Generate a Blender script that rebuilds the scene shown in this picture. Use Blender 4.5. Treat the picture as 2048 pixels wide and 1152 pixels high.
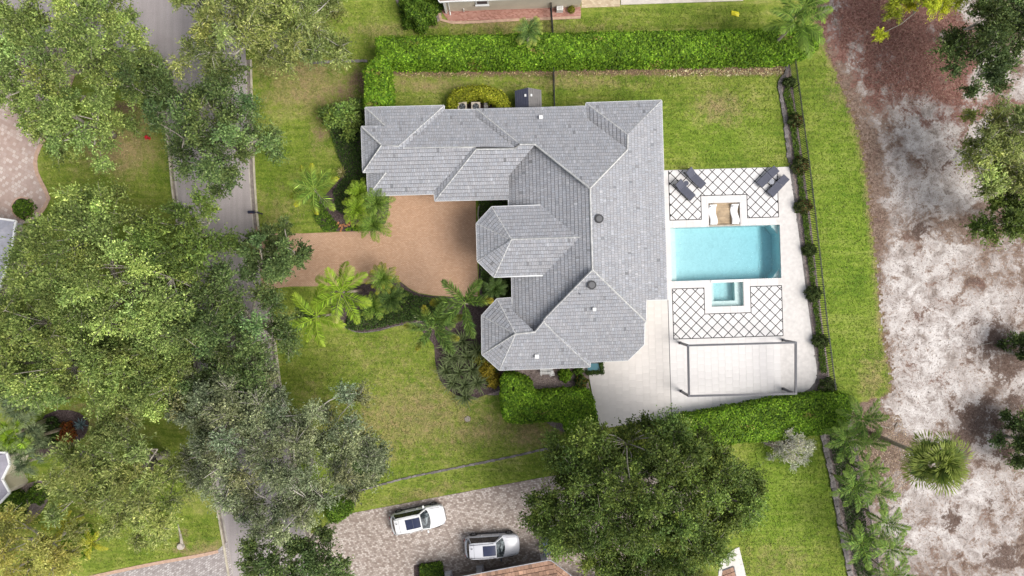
import bpy, bmesh, math, random
import numpy as np
from mathutils import Vector, Matrix, Quaternion

# ------------------------------------------------------------------ camera, sky, sun, exposure
HC = 59.0            # flying height of the camera over the lawn (m)
SC = 23.0            # photo pixels per metre on the lawn
scene = bpy.context.scene
for o in list(bpy.data.objects):
    bpy.data.objects.remove(o)
cam_d = bpy.data.cameras.new("camera")
cam = bpy.data.objects.new("camera", cam_d)
scene.collection.objects.link(cam)
cam.location = (0, 0, HC)
cam.rotation_euler = (0, 0, 0)
cam_d.sensor_width = 36.0
cam_d.lens = 36.0 * HC / (2048.0 / SC)
cam_d.clip_end = 2000
scene.camera = cam

SUN_EL, SUN_X, SUN_Y = math.radians(52), 0.90, -0.43
sun_dir = Vector((SUN_X * math.cos(SUN_EL), SUN_Y * math.cos(SUN_EL), math.sin(SUN_EL))).normalized()
world = bpy.data.worlds.new("World")
scene.world = world
world.use_nodes = True
wn, wl = world.node_tree.nodes, world.node_tree.links
wn.clear()
wo = wn.new("ShaderNodeOutputWorld")
bg = wn.new("ShaderNodeBackground")
sky = wn.new("ShaderNodeTexSky")
sky.sky_type = 'NISHITA'
sky.sun_disc = False
sky.sun_elevation = SUN_EL
sky.sun_rotation = math.atan2(SUN_X, SUN_Y)
sky.air_density = 1.0
sky.dust_density = 4.0
sky.ozone_density = 1.0
hsv = wn.new("ShaderNodeHueSaturation")
hsv.inputs['Saturation'].default_value = 0.38
wl.new(sky.outputs[0], hsv.inputs['Color'])
wl.new(hsv.outputs[0], bg.inputs['Color'])
bg.inputs['Strength'].default_value = 0.100
wl.new(bg.outputs[0], wo.inputs[0])
sun_d = bpy.data.lights.new("sun", 'SUN')
sun_d.energy = 1.5
sun_d.angle = math.radians(32)
sun_d.color = (1.0, 0.955, 0.89)
sun = bpy.data.objects.new("sun", sun_d)
scene.collection.objects.link(sun)
sun.rotation_euler = (-sun_dir).to_track_quat('-Z', 'Y').to_euler()
sun.location = (30, -20, 60)
vs = scene.view_settings
vs.view_transform = 'Standard'
vs.look = 'None'
vs.gamma = 1.0
vs.use_curve_mapping = False
vs.exposure = 1.07

# ------------------------------------------------------------------ helpers
rng = np.random.default_rng(7)
R = random.Random(7)
col = scene.collection
up = Vector((0, 0, 1))


def P(px, py, z=0.0):
    """photo pixel at height z -> place in the world (straight-down view)"""
    k = (HC - z) / HC
    return Vector(((px - 1024) / SC * k, (576 - py) / SC * k, z))


def PX(x, y):
    return x * SC + 1024, 576 - y * SC


def tag(o, label=None, cat=None, group=None, kind=None):
    if label: o['label'] = label
    if cat: o['category'] = cat
    if group: o['group'] = group
    if kind: o['kind'] = kind
    return o


def empty(name, loc=(0, 0, 0), rz=0.0, label=None, cat=None, group=None):
    o = bpy.data.objects.new(name, None)
    col.objects.link(o)
    o.location = loc
    o.rotation_euler = (0, 0, rz)
    return tag(o, label, cat, group)


def link(name, me, mat=None, parent=None, loc=None, rot=None):
    o = bpy.data.objects.new(name, me)
    col.objects.link(o)
    if mat is not None and len(me.materials) == 0:
        me.materials.append(mat)
    if parent is not None:
        o.parent = parent
    if loc is not None: o.location = loc
    if rot is not None: o.rotation_euler = rot
    return o


def child(name, me, mat, root):
    """mesh given in world coordinates, parented under a root that is not at the origin"""
    o = link(name, me, mat, root)
    M = Matrix.Translation(root.location) @ root.rotation_euler.to_matrix().to_4x4()
    pr = root.parent
    while pr is not None:
        M = (Matrix.Translation(pr.location) @ pr.rotation_euler.to_matrix().to_4x4()) @ M
        pr = pr.parent
    o.matrix_parent_inverse = M.inverted()
    return o


class MB:
    """collects simple shapes; build() makes one mesh"""
    def __init__(self):
        self.v, self.f, self.c = [], [], []
        self.cur = None

    def add(self, verts, faces):
        n = len(self.v)
        self.v += [tuple(q) for q in verts]
        self.f += [tuple(i + n for i in f) for f in faces]
        self.c += [self.cur] * len(verts)
        return self

    def box(self, c, s, rz=0.0, M=None):
        x, y, z = s[0] / 2, s[1] / 2, s[2] / 2
        ca, sa = math.cos(rz), math.sin(rz)
        vs_ = []
        for dz in (-z, z):
            for dx, dy in ((-x, -y), (x, -y), (x, y), (-x, y)):
                q = Vector((c[0] + dx * ca - dy * sa, c[1] + dx * sa + dy * ca, c[2] + dz))
                vs_.append(M @ q if M else q)
        return self.add(vs_, [(3, 2, 1, 0), (4, 5, 6, 7), (0, 1, 5, 4), (1, 2, 6, 5), (2, 3, 7, 6), (3, 0, 4, 7)])

    def beam(self, a, b, w, h, upv=up):
        a, b = Vector(a), Vector(b)
        d = (b - a).normalized()
        s = d.cross(upv)
        if s.length < 1e-4: s = d.cross(Vector((1, 0, 0)))
        s.normalize()
        t = s.cross(d)
        vs_ = []
        for q in (a, b):
            for i, j in ((-1, -1), (1, -1), (1, 1), (-1, 1)):
                vs_.append(q + s * (i * w / 2) + t * (j * h / 2))
        return self.add(vs_, [(0, 1, 2, 3), (7, 6, 5, 4), (0, 4, 5, 1), (1, 5, 6, 2), (2, 6, 7, 3), (3, 7, 4, 0)])

    def tube(self, pts, rad, n=6, cap=True):
        pts = [Vector(p) for p in pts]
        if not hasattr(rad, '__len__'): rad = [rad] * len(pts)
        vs_, fs = [], []
        ref = None
        for i, p in enumerate(pts):
            d = (pts[min(i + 1, len(pts) - 1)] - pts[max(i - 1, 0)])
            if d.length < 1e-6: d = Vector((0, 0, 1))
            d.normalize()
            if ref is None:
                ref = d.cross(Vector((0.31, 0.87, 0.21))).normalized()
            s = (ref - d * ref.dot(d))
            if s.length < 1e-5: s = d.orthogonal()
            s.normalize()
            ref = s
            t = d.cross(s)
            for k in range(n):
                a = 2 * math.pi * k / n
                vs_.append(p + (s * math.cos(a) + t * math.sin(a)) * rad[i])
        for i in range(len(pts) - 1):
            for k in range(n):
                k2 = (k + 1) % n
                fs.append((i * n + k, i * n + k2, (i + 1) * n + k2, (i + 1) * n + k))
        if cap:
            fs.append(tuple(range(n - 1, -1, -1)))
            fs.append(tuple((len(pts) - 1) * n + k for k in range(n)))
        return self.add(vs_, fs)

    def disc(self, c, r, z0, z1, n=20, r1=None):
        r1 = r if r1 is None else r1
        vs_ = [(c[0] + r * math.cos(2 * math.pi * k / n), c[1] + r * math.sin(2 * math.pi * k / n), z0) for k in range(n)]
        vs_ += [(c[0] + r1 * math.cos(2 * math.pi * k / n), c[1] + r1 * math.sin(2 * math.pi * k / n), z1) for k in range(n)]
        fs = [(k, (k + 1) % n, n + (k + 1) % n, n + k) for k in range(n)]
        fs += [tuple(range(n - 1, -1, -1)), tuple(range(n, 2 * n))]
        return self.add(vs_, fs)

    def prism(self, poly, z0, z1):
        """poly: list of (x, y); extruded from z0 to z1"""
        n = len(poly)
        if area2(poly) < 0: poly = poly[::-1]
        vs_ = [(q[0], q[1], z0) for q in poly] + [(q[0], q[1], z1) for q in poly]
        fs = [tuple(range(n - 1, -1, -1)), tuple(range(n, 2 * n))]
        fs += [(k, (k + 1) % n, n + (k + 1) % n, n + k) for k in range(n)]
        return self.add(vs_, fs)

    def mesh(self, name, smooth=False):
        me = bpy.data.meshes.new(name)
        me.from_pydata(self.v, [], self.f)
        if any(q is not None for q in self.c):
            at = me.color_attributes.new('Col', 'FLOAT_COLOR', 'POINT')
            arr = np.ones((len(self.v), 4), np.float32)
            for i, q in enumerate(self.c):
                if q is not None: arr[i, :3] = q
            at.data.foreach_set('color', arr.ravel())
        me.update()
        if smooth:
            me.polygons.foreach_set('use_smooth', [True] * len(me.polygons))
        return me

    def build(self, name, mat, parent=None, smooth=False, loc=None):
        return link(name, self.mesh(name, smooth), mat, parent, loc)


def area2(p):
    return 0.5 * sum(p[i][0] * p[(i + 1) % len(p)][1] - p[(i + 1) % len(p)][0] * p[i][1] for i in range(len(p)))


def clip(subject, window):
    """Sutherland-Hodgman: part of polygon `subject` inside convex CCW `window`"""
    out = subject
    n = len(window)
    for i in range(n):
        ax, ay = window[i]
        bx, by = window[(i + 1) % n]
        ex, ey = bx - ax, by - ay
        inp, out = out, []
        if not inp: return []
        sx, sy = inp[-1]
        ds = ex * (sy - ay) - ey * (sx - ax)
        for px, py in inp:
            dp = ex * (py - ay) - ey * (px - ax)
            if dp >= 0:
                if ds < 0:
                    t = ds / (ds - dp)
                    out.append((sx + (px - sx) * t, sy + (py - sy) * t))
                out.append((px, py))
            elif ds >= 0:
                t = ds / (ds - dp)
                out.append((sx + (px - sx) * t, sy + (py - sy) * t))
            sx, sy, ds = px, py, dp
    # drop doubled points
    res = []
    for q in out:
        if not res or (abs(q[0] - res[-1][0]) > 1e-5 or abs(q[1] - res[-1][1]) > 1e-5): res.append(q)
    if len(res) > 1 and abs(res[0][0] - res[-1][0]) < 1e-5 and abs(res[0][1] - res[-1][1]) < 1e-5: res.pop()
    return res


def inside(poly, x, y):
    """vectorised point in polygon"""
    x = np.asarray(x, float); y = np.asarray(y, float)
    r = np.zeros(x.shape, bool)
    n = len(poly)
    for i in range(n):
        x1, y1 = poly[i][0], poly[i][1]
        x2, y2 = poly[(i + 1) % n][0], poly[(i + 1) % n][1]
        if y1 == y2: continue
        c = ((y1 > y) != (y2 > y)) & (x < (x2 - x1) * (y - y1) / (y2 - y1) + x1)
        r ^= c
    return r


def smooth_poly(pts, k=4, closed=True):
    """Catmull-Rom rounding of a polyline"""
    n = len(pts)
    out = []
    for i in range(n if closed else n - 1):
        if closed:
            p0, p1, p2, p3 = pts[(i - 1) % n], pts[i], pts[(i + 1) % n], pts[(i + 2) % n]
        else:
            p0, p1, p2, p3 = pts[max(i - 1, 0)], pts[i], pts[i + 1], pts[min(i + 2, n - 1)]
        for j in range(k):
            t = j / k
            out.append(tuple(0.5 * ((2 * p1[a]) + (-p0[a] + p2[a]) * t + (2 * p0[a] - 5 * p1[a] + 4 * p2[a] - p3[a]) * t * t
                                    + (-p0[a] + 3 * p1[a] - 3 * p2[a] + p3[a]) * t ** 3) for a in (0, 1)))
    if not closed: out.append(tuple(pts[-1][:2]))
    return out


def W(pts, z=0.0):
    return [tuple(P(a, b, z)[:2]) for a, b in pts]


# ------------------------------------------------------------------ materials
MATS = {}


def new_mat(name):
    m = bpy.data.materials.new(name)
    m.use_nodes = True
    nt = m.node_tree
    for n in list(nt.nodes): nt.nodes.remove(n)
    out = nt.nodes.new('ShaderNodeOutputMaterial')
    MATS[name] = m
    return m, nt, out


def nd(nt, typ, **kw):
    n = nt.nodes.new(typ)
    for k, v in kw.items():
        if k.startswith('i_'):
            n.inputs[k[2:].replace('_', ' ')].default_value = v
        else:
            setattr(n, k, v)
    return n


def mixc(nt, fac, a, b, mode='MIX'):
    n = nt.nodes.new('ShaderNodeMix')
    n.data_type = 'RGBA'
    n.blend_type = mode
    for sock, val in ((n.inputs[0], fac), (n.inputs[6], a), (n.inputs[7], b)):
        if hasattr(val, 'is_output') or isinstance(val, bpy.types.NodeSocket):
            nt.links.new(val, sock)
        elif isinstance(val, (int, float)):
            sock.default_value = val
        else:
            sock.default_value = (*val, 1)
    return n.outputs[2]


def math_n(nt, op, a, b=None, clampit=False):
    n = nt.nodes.new('ShaderNodeMath')
    n.operation = op
    n.use_clamp = clampit
    for s, v in ((n.inputs[0], a), (n.inputs[1], b)):
        if v is None: continue
        if isinstance(v, (int, float)): s.default_value = v
        else: nt.links.new(v, s)
    return n.outputs[0]


def ramp(nt, fac, stops, interp='LINEAR'):
    n = nt.nodes.new('ShaderNodeValToRGB')
    n.color_ramp.interpolation = interp
    el = n.color_ramp.elements
    while len(el) < len(stops): el.new(0.5)
    for e, (p, c) in zip(el, stops):
        e.position = p
        e.color = (*c, 1) if len(c) == 3 else c
    nt.links.new(fac, n.inputs[0])
    return n.outputs[0]


def noise(nt, vec, scale, detail=3.0, rough=0.55, dist=0.0, out=0):
    n = nt.nodes.new('ShaderNodeTexNoise')
    n.inputs['Scale'].default_value = scale
    n.inputs['Detail'].default_value = detail
    n.inputs['Roughness'].default_value = rough
    n.inputs['Distortion'].default_value = dist
    if vec is not None: nt.links.new(vec, n.inputs['Vector'])
    return n.outputs[out]


def coords(nt, kind='Object'):
    return nt.nodes.new('ShaderNodeTexCoord').outputs[kind]


def principled(nt, out, colr, rough=0.6, metal=0.0, spec=0.4, bump=None, bstr=0.3, bdist=0.02):
    b = nt.nodes.new('ShaderNodeBsdfPrincipled')
    if isinstance(colr, bpy.types.NodeSocket): nt.links.new(colr, b.inputs['Base Color'])
    else: b.inputs['Base Color'].default_value = (*colr, 1)
    if isinstance(rough, bpy.types.NodeSocket): nt.links.new(rough, b.inputs['Roughness'])
    else: b.inputs['Roughness'].default_value = rough
    b.inputs['Metallic'].default_value = metal
    b.inputs['Specular IOR Level'].default_value = spec
    if bump is not None:
        bn = nt.nodes.new('ShaderNodeBump')
        bn.inputs['Strength'].default_value = bstr
        bn.inputs['Distance'].default_value = bdist
        nt.links.new(bump, bn.inputs['Height'])
        nt.links.new(bn.outputs[0], b.inputs['Normal'])
    if out is not None: nt.links.new(b.outputs[0], out.inputs[0])
    return b


def plain(name, c, rough=0.6, metal=0.0, var=0.12, scale=3.0, spec=0.4, bump=0.0, objvar=0.0):
    """colour with soft large and fine mottling"""
    if name in MATS: return MATS[name]
    m, nt, out = new_mat(name)
    v = coords(nt)
    n1 = noise(nt, v, scale, 4)
    lo = tuple(x * (1 - var) for x in c)
    hi = tuple(min(1, x * (1 + var)) for x in c)
    cc = ramp(nt, n1, [(0.3, lo), (0.7, hi)])
    if objvar:
        oi = nt.nodes.new('ShaderNodeObjectInfo')
        k = math_n(nt, 'MULTIPLY_ADD', oi.outputs['Random'], 2 * objvar)
        k.node.inputs[2].default_value = 1 - objvar
        cc = mixc(nt, 1.0, cc, k, 'MULTIPLY')
    bmp = noise(nt, v, scale * 8, 3) if bump else None
    principled(nt, out, cc, rough, metal, spec, bmp, bump)
    return m


def attr_mat(name, rough=0.6, spec=0.3, var=0.15, scale=6.0, streak=None, bump=0.0):
    """colour from the mesh attribute Col, with grain"""
    m, nt, out = new_mat(name)
    v = coords(nt)
    a = nd(nt, 'ShaderNodeAttribute', attribute_name='Col')
    n1 = noise(nt, v, scale, 4)
    g = ramp(nt, n1, [(0.3, (1 - var,) * 3), (0.7, (1 + var,) * 3)])
    c = mixc(nt, 1.0, a.outputs['Color'], g, 'MULTIPLY')
    principled(nt, out, c, rough, 0, spec, n1 if bump else None, bump)
    return m


def leaf_mat(name='leaf', trans=0.28, rough=0.6, spec=0.18):
    m, nt, out = new_mat(name)
    a = nd(nt, 'ShaderNodeAttribute', attribute_name='Col')
    b = principled(nt, None, a.outputs['Color'], rough, 0, spec)
    t = nt.nodes.new('ShaderNodeBsdfTranslucent')
    tc = mixc(nt, 1.0, a.outputs['Color'], (1.15, 1.2, 0.6), 'MULTIPLY')
    nt.links.new(tc, t.inputs['Color'])
    mx = nt.nodes.new('ShaderNodeMixShader')
    mx.inputs[0].default_value = trans
    nt.links.new(b.outputs[0], mx.inputs[1])
    nt.links.new(t.outputs[0], mx.inputs[2])
    nt.links.new(mx.outputs[0], out.inputs[0])
    return m


LEAF = leaf_mat()
BARK = plain('bark', (0.30, 0.27, 0.23), 0.9, var=0.35, scale=2.5, bump=0.4)
BARKD = plain('bark_brown', (0.17, 0.13, 0.10), 0.9, var=0.3, scale=2.5, bump=0.4)
PALMTRUNK = plain('palm_trunk', (0.30, 0.25, 0.20), 0.9, var=0.3, scale=4, bump=0.4)
WHITE = plain('white_paint', (0.62, 0.62, 0.61), 0.45, var=0.05)
DARK = plain('dark_metal', (0.035, 0.036, 0.042), 0.5, var=0.15)
CHAR = plain('charcoal_metal', (0.085, 0.088, 0.105), 0.5, var=0.1)
CONC = plain('concrete', (0.34, 0.31, 0.27), 0.85, var=0.25, scale=1.2, bump=0.2)
STUCCO = plain('stucco', (0.52, 0.47, 0.38), 0.85, var=0.08, scale=1.0, bump=0.1)
STUCCOW = plain('stucco_white', (0.55, 0.53, 0.52), 0.85, var=0.06, scale=1.0, bump=0.1)
GLASS = None
m, nt, out = new_mat('window_glass')
principled(nt, out, (0.03, 0.04, 0.05), 0.06, 0, 0.6)
GLASS = m


def paver_mat(name, c1, c2, c3, mortar, w, h, stain, rot=0.0, stain_scale=0.25, msize=0.02, stain_amt=0.6):
    m, nt, out = new_mat(name)
    v = coords(nt)
    mp = nd(nt, 'ShaderNodeMapping')
    mp.inputs['Rotation'].default_value = (0, 0, rot)
    nt.links.new(v, mp.inputs[0])
    b = nd(nt, 'ShaderNodeTexBrick')
    b.offset = 0.5
    nt.links.new(mp.outputs[0], b.inputs['Vector'])
    b.inputs['Scale'].default_value = 1.0
    b.inputs['Brick Width'].default_value = w
    b.inputs['Row Height'].default_value = h
    b.inputs['Mortar Size'].default_value = msize
    b.inputs['Mortar Smooth'].default_value = 0.2
    b.inputs['Bias'].default_value = 0.0
    b.inputs['Color1'].default_value = (0, 0, 0, 1)
    b.inputs['Color2'].default_value = (1, 1, 1, 1)
    b.inputs['Mortar'].default_value = (0.5, 0.5, 0.5, 1)
    tone = ramp(nt, b.outputs['Color'], [(0.1, c1), (0.5, c2), (0.9, c3)])
    n1 = noise(nt, v, stain_scale, 5, 0.6, 0.4)
    n2 = noise(nt, v, 2.2, 4, 0.6)
    s = ramp(nt, n1, [(0.35, (1, 1, 1)), (0.75, stain)])
    tone = mixc(nt, stain_amt, tone, s, 'MULTIPLY')
    g = ramp(nt, n2, [(0.25, (0.86, 0.86, 0.86)), (0.75, (1.1, 1.1, 1.1))])
    tone = mixc(nt, 1.0, tone, g, 'MULTIPLY')
    cc = mixc(nt, b.outputs['Fac'], tone, mortar)
    inv = math_n(nt, 'SUBTRACT', 1.0, b.outputs['Fac'])
    principled(nt, out, cc, 0.85, 0, 0.25, inv, 0.5, 0.01)
    return m


PAVE_MAIN = paver_mat('clay_pavers', (0.43, 0.280, 0.185), (0.475, 0.318, 0.218), (0.525, 0.362, 0.255), (0.33, 0.208, 0.135),
                      0.20, 0.10, (0.72, 0.60, 0.50), 0.03, 0.16)
PAVE_TUMB = paver_mat('tumbled_pavers', (0.25, 0.20, 0.172), (0.36, 0.305, 0.270), (0.50, 0.445, 0.405), (0.20, 0.165, 0.142),
                      0.21, 0.155, (0.66, 0.62, 0.58), 0.18, 0.2, 0.012)
PAVE_PINK = paver_mat('pink_pavers', (0.36, 0.275, 0.24), (0.40, 0.315, 0.28), (0.50, 0.43, 0.395), (0.34, 0.26, 0.225),
                      0.3, 0.3, (0.8, 0.72, 0.66), 0.5, 0.25, 0.02)
PAVE_GREY = paver_mat('grey_pavers', (0.26, 0.23, 0.225), (0.35, 0.32, 0.315), (0.44, 0.41, 0.40), (0.23, 0.20, 0.19),
                      0.26, 0.17, (0.8, 0.78, 0.75), -0.6, 0.3, 0.02)
PAVE_RED = paver_mat('red_brick_path', (0.27, 0.12, 0.095), (0.34, 0.17, 0.135), (0.40, 0.22, 0.18), (0.32, 0.2, 0.16),
                     0.2, 0.1, (0.85, 0.75, 0.7), 0.02, 0.3, 0.01)
PAVE_TAN = paver_mat('tan_pavers', (0.40, 0.32, 0.22), (0.46, 0.38, 0.27), (0.52, 0.45, 0.33), (0.36, 0.28, 0.2),
                     0.25, 0.13, (0.8, 0.72, 0.62), 0.02, 0.3, 0.01)


def lawn_mat():
    m, nt, out = new_mat('lawn_grass')
    v = coords(nt)
    a = nd(nt, 'ShaderNodeAttribute', attribute_name='Mask')   # r dry, g soil, b lush
    sep = nt.nodes.new('ShaderNodeSeparateColor')
    nt.links.new(a.outputs['Color'], sep.inputs[0])
    big = noise(nt, v, 0.22, 4, 0.6, 0.3)
    mid = noise(nt, v, 1.3, 5, 0.65, 0.2)
    fine = noise(nt, v, 9.0, 4, 0.7)
    fine2 = noise(nt, v, 26.0, 2, 0.6)
    tuft = noise(nt, v, 3.6, 5, 0.75, 0.4)
    mp = nd(nt, 'ShaderNodeMapping')
    mp.inputs['Scale'].default_value = (0.25, 3.0, 1)
    mp.inputs['Rotation'].default_value = (0, 0, 0.04)
    nt.links.new(v, mp.inputs[0])
    stripe = noise(nt, mp.outputs[0], 1.0, 3, 0.6)
    t = math_n(nt, 'ADD', math_n(nt, 'MULTIPLY', big, 1.25), math_n(nt, 'MULTIPLY', mid, 0.85))
    t = math_n(nt, 'ADD', t, math_n(nt, 'MULTIPLY', stripe, 0.85))
    t = math_n(nt, 'SUBTRACT', t, 0.98)
    base = ramp(nt, t, [(0.22, (0.100, 0.148, 0.020)), (0.42, (0.152, 0.198, 0.031)), (0.58, (0.198, 0.228, 0.048)), (0.8, (0.262, 0.258, 0.088))])
    lush = ramp(nt, t, [(0.22, (0.090, 0.162, 0.016)), (0.5, (0.150, 0.226, 0.026)), (0.8, (0.216, 0.272, 0.054))])
    c = mixc(nt, sep.outputs['Blue'], base, lush)
    # dry straw patches, edges broken by noise
    dn = math_n(nt, 'ADD', sep.outputs['Red'], math_n(nt, 'MULTIPLY', math_n(nt, 'SUBTRACT', mid, 0.5), 1.5))
    dn = math_n(nt, 'ADD', dn, math_n(nt, 'MULTIPLY', math_n(nt, 'SUBTRACT', fine, 0.5), 0.8))
    dfac = ramp(nt, dn, [(0.25, (0, 0, 0)), (0.85, (1, 1, 1))])
    c = mixc(nt, dfac, c, (0.262, 0.205, 0.105))
    sn = math_n(nt, 'ADD', sep.outputs['Green'], math_n(nt, 'MULTIPLY', math_n(nt, 'SUBTRACT', mid, 0.5), 1.2))
    sn = math_n(nt, 'ADD', sn, math_n(nt, 'MULTIPLY', math_n(nt, 'SUBTRACT', fine, 0.5), 1.0))
    sfac = ramp(nt, sn, [(0.35, (0, 0, 0)), (0.75, (1, 1, 1))])
    soil = ramp(nt, fine, [(0.3, (0.10, 0.062, 0.042)), (0.55, (0.17, 0.115, 0.08)), (0.75, (0.27, 0.205, 0.15))])
    c = mixc(nt, sfac, c, soil)
    g = ramp(nt, fine, [(0.25, (0.62, 0.66, 0.6)), (0.5, (1, 1, 1)), (0.78, (1.42, 1.36, 1.3))])
    c = mixc(nt, 0.85, c, g, 'MULTIPLY')
    g2 = ramp(nt, fine2, [(0.3, (0.60, 0.64, 0.58)), (0.7, (1.42, 1.38, 1.3))])
    c = mixc(nt, 0.8, c, g2, 'MULTIPLY')
    g3 = ramp(nt, tuft, [(0.3, (0.62, 0.68, 0.62)), (0.5, (1, 1, 1)), (0.7, (1.36, 1.28, 1.25))])
    c = mixc(nt, 0.8, c, g3, 'MULTIPLY')
    h = math_n(nt, 'ADD', fine, math_n(nt, 'MULTIPLY', fine2, 0.6))
    principled(nt, out, c, 0.9, 0, 0.15, h, 0.9, 0.06)
    return m


def sand_mat():
    m, nt, out = new_mat('sandy_soil')
    v = coords(nt)
    a = nd(nt, 'ShaderNodeAttribute', attribute_name='Mask')  # r litter, g red mulch, b dark soil
    sep = nt.nodes.new('ShaderNodeSeparateColor')
    nt.links.new(a.outputs['Color'], sep.inputs[0])
    big = noise(nt, v, 0.30, 5, 0.6, 0.8)
    mid = noise(nt, v, 0.8, 8, 0.68, 0.5)
    swirl = noise(nt, v, 0.55, 7, 0.62, 1.1)
    fine = noise(nt, v, 5.0, 5, 0.72, 0.6)
    fine2 = noise(nt, v, 20.0, 3, 0.7)
    sandc = ramp(nt, mid, [(0.30, (0.185, 0.155, 0.138)), (0.39, (0.295, 0.262, 0.242)), (0.47, (0.415, 0.385, 0.368)), (0.57, (0.555, 0.53, 0.515))])
    lit = ramp(nt, fine, [(0.28, (0.095, 0.066, 0.050)), (0.5, (0.180, 0.130, 0.102)), (0.72, (0.305, 0.242, 0.200))])
    red = ramp(nt, fine, [(0.28, (0.095, 0.042, 0.036)), (0.5, (0.180, 0.092, 0.076)), (0.75, (0.30, 0.19, 0.155))])
    dark = ramp(nt, fine, [(0.3, (0.072, 0.050, 0.042)), (0.55, (0.132, 0.096, 0.080)), (0.78, (0.22, 0.175, 0.15))])

    def fac(src, amt_m, amt_f, lo, hi):
        x = math_n(nt, 'ADD', src, math_n(nt, 'MULTIPLY', math_n(nt, 'SUBTRACT', mid, 0.5), amt_m))
        x = math_n(nt, 'ADD', x, math_n(nt, 'MULTIPLY', math_n(nt, 'SUBTRACT', big, 0.5), 1.7))
        x = math_n(nt, 'ADD', x, math_n(nt, 'MULTIPLY', math_n(nt, 'SUBTRACT', swirl, 0.5), 1.1))
        x = math_n(nt, 'ADD', x, math_n(nt, 'MULTIPLY', math_n(nt, 'SUBTRACT', fine, 0.5), amt_f))
        return ramp(nt, x, [(lo, (0, 0, 0)), (hi, (1, 1, 1))])
    c = mixc(nt, fac(sep.outputs['Red'], 2.2, 1.6, 0.29, 0.64), sandc, lit)
    c = mixc(nt, fac(sep.outputs['Green'], 1.3, 1.0, 0.26, 0.56), c, red)
    c = mixc(nt, fac(sep.outputs['Blue'], 2.0, 1.6, 0.42, 0.62), c, dark)
    # dark streaks: roots, tracks, damp leaf mould
    st = ramp(nt, swirl, [(0.45, (1, 1, 1)), (0.485, (0.66, 0.60, 0.57)), (0.52, (1, 1, 1))])
    stm = ramp(nt, big, [(0.42, (0, 0, 0)), (0.6, (0.9, 0.9, 0.9))])
    c = mixc(nt, stm, c, mixc(nt, 1.0, c, st, 'MULTIPLY'))
    c = mixc(nt, 0.9, c, ramp(nt, fine, [(0.3, (0.62, 0.585, 0.56)), (0.48, (0.98, 0.97, 0.97)), (0.7, (1.16, 1.16, 1.16))]), 'MULTIPLY')
    g = ramp(nt, fine2, [(0.3, (0.74, 0.72, 0.70)), (0.7, (1.2, 1.2, 1.2))])
    c = mixc(nt, 0.8, c, g, 'MULTIPLY')
    h = math_n(nt, 'ADD', fine, math_n(nt, 'MULTIPLY', mid, 1.5))
    principled(nt, out, c, 0.95, 0, 0.1, h, 0.5, 0.08)
    return m


def mulch_mat(name, c1, c2, c3):
    m, nt, out = new_mat(name)
    v = coords(nt)
    f = noise(nt, v, 9.0, 5, 0.75)
    b = noise(nt, v, 0.8, 3)
    c = ramp(nt, f, [(0.3, c1), (0.52, c2), (0.75, c3)])
    g = ramp(nt, b, [(0.3, (0.75,) * 3), (0.7, (1.2,) * 3)])
    c = mixc(nt, 1.0, c, g, 'MULTIPLY')
    principled(nt, out, c, 0.95, 0, 0.1, f, 1.0, 0.06)
    return m


LAWN = lawn_mat()
SAND = sand_mat()
MULCH = mulch_mat('mulch', (0.035, 0.026, 0.026), (0.085, 0.062, 0.06), (0.20, 0.155, 0.145))
MULCHP = mulch_mat('pale_mulch', (0.12, 0.09, 0.085), (0.25, 0.20, 0.185), (0.40, 0.345, 0.32))


def road_mat():
    m, nt, out = new_mat('road_asphalt')
    v = coords(nt)
    b = noise(nt, v, 0.25, 4, 0.6, 0.3)
    f = noise(nt, v, 14, 4, 0.7)
    mp = nd(nt, 'ShaderNodeMapping')
    mp.inputs['Scale'].default_value = (2.2, 0.12, 1)
    mp.inputs['Rotation'].default_value = (0, 0, 0.13)
    nt.links.new(v, mp.inputs[0])
    st = noise(nt, mp.outputs[0], 1.0, 3)
    c = ramp(nt, b, [(0.3, (0.275, 0.248, 0.245)), (0.7, (0.345, 0.315, 0.312))])
    g = ramp(nt, f, [(0.3, (0.85,) * 3), (0.7, (1.14,) * 3)])
    c = mixc(nt, 1.0, c, g, 'MULTIPLY')
    g = ramp(nt, st, [(0.3, (0.9, 0.89, 0.88)), (0.7, (1.08, 1.07, 1.07))])
    c = mixc(nt, 1.0, c, g, 'MULTIPLY')
    principled(nt, out, c, 0.9, 0, 0.2, f, 0.3, 0.01)
    return m


ROAD = road_mat()
# ------------------------------------------------------------------ the ground
def blob(px, py, cx, cy, rx, ry, a=0.0, p=2.0):
    """soft patch, 1 in the middle, in photo-pixel units on the ground"""
    ca, sa = math.cos(a), math.sin(a)
    dx, dy = px - cx, py - cy
    u, v_ = (dx * ca + dy * sa) / rx, (-dx * sa + dy * ca) / ry
    return np.exp(-((u * u + v_ * v_) ** (p / 2)))


def box_soft(px, py, x0, y0, x1, y1, s):
    f = lambda t: 1 / (1 + np.exp(-t))
    return f((px - x0) / s) * f((x1 - px) / s) * f((py - y0) / s) * f((y1 - py) / s)


ROT = math.radians(1.75)           # the plot is turned a little against the picture
UX = Vector((math.cos(ROT), math.sin(ROT), 0))
UY = Vector((-math.sin(ROT), math.cos(ROT), 0))
POOL_C = P(1450.7, 506.0)


def LP(u, v_):
    """pool-plot frame (metres from the pool centre) -> world xy"""
    q = POOL_C + UX * u + UY * v_
    return (q.x, q.y)


def UV(px, py, z=0.0):
    q = P(px, py, z) - POOL_C
    return (q.dot(UX), q.dot(UY))


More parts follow.
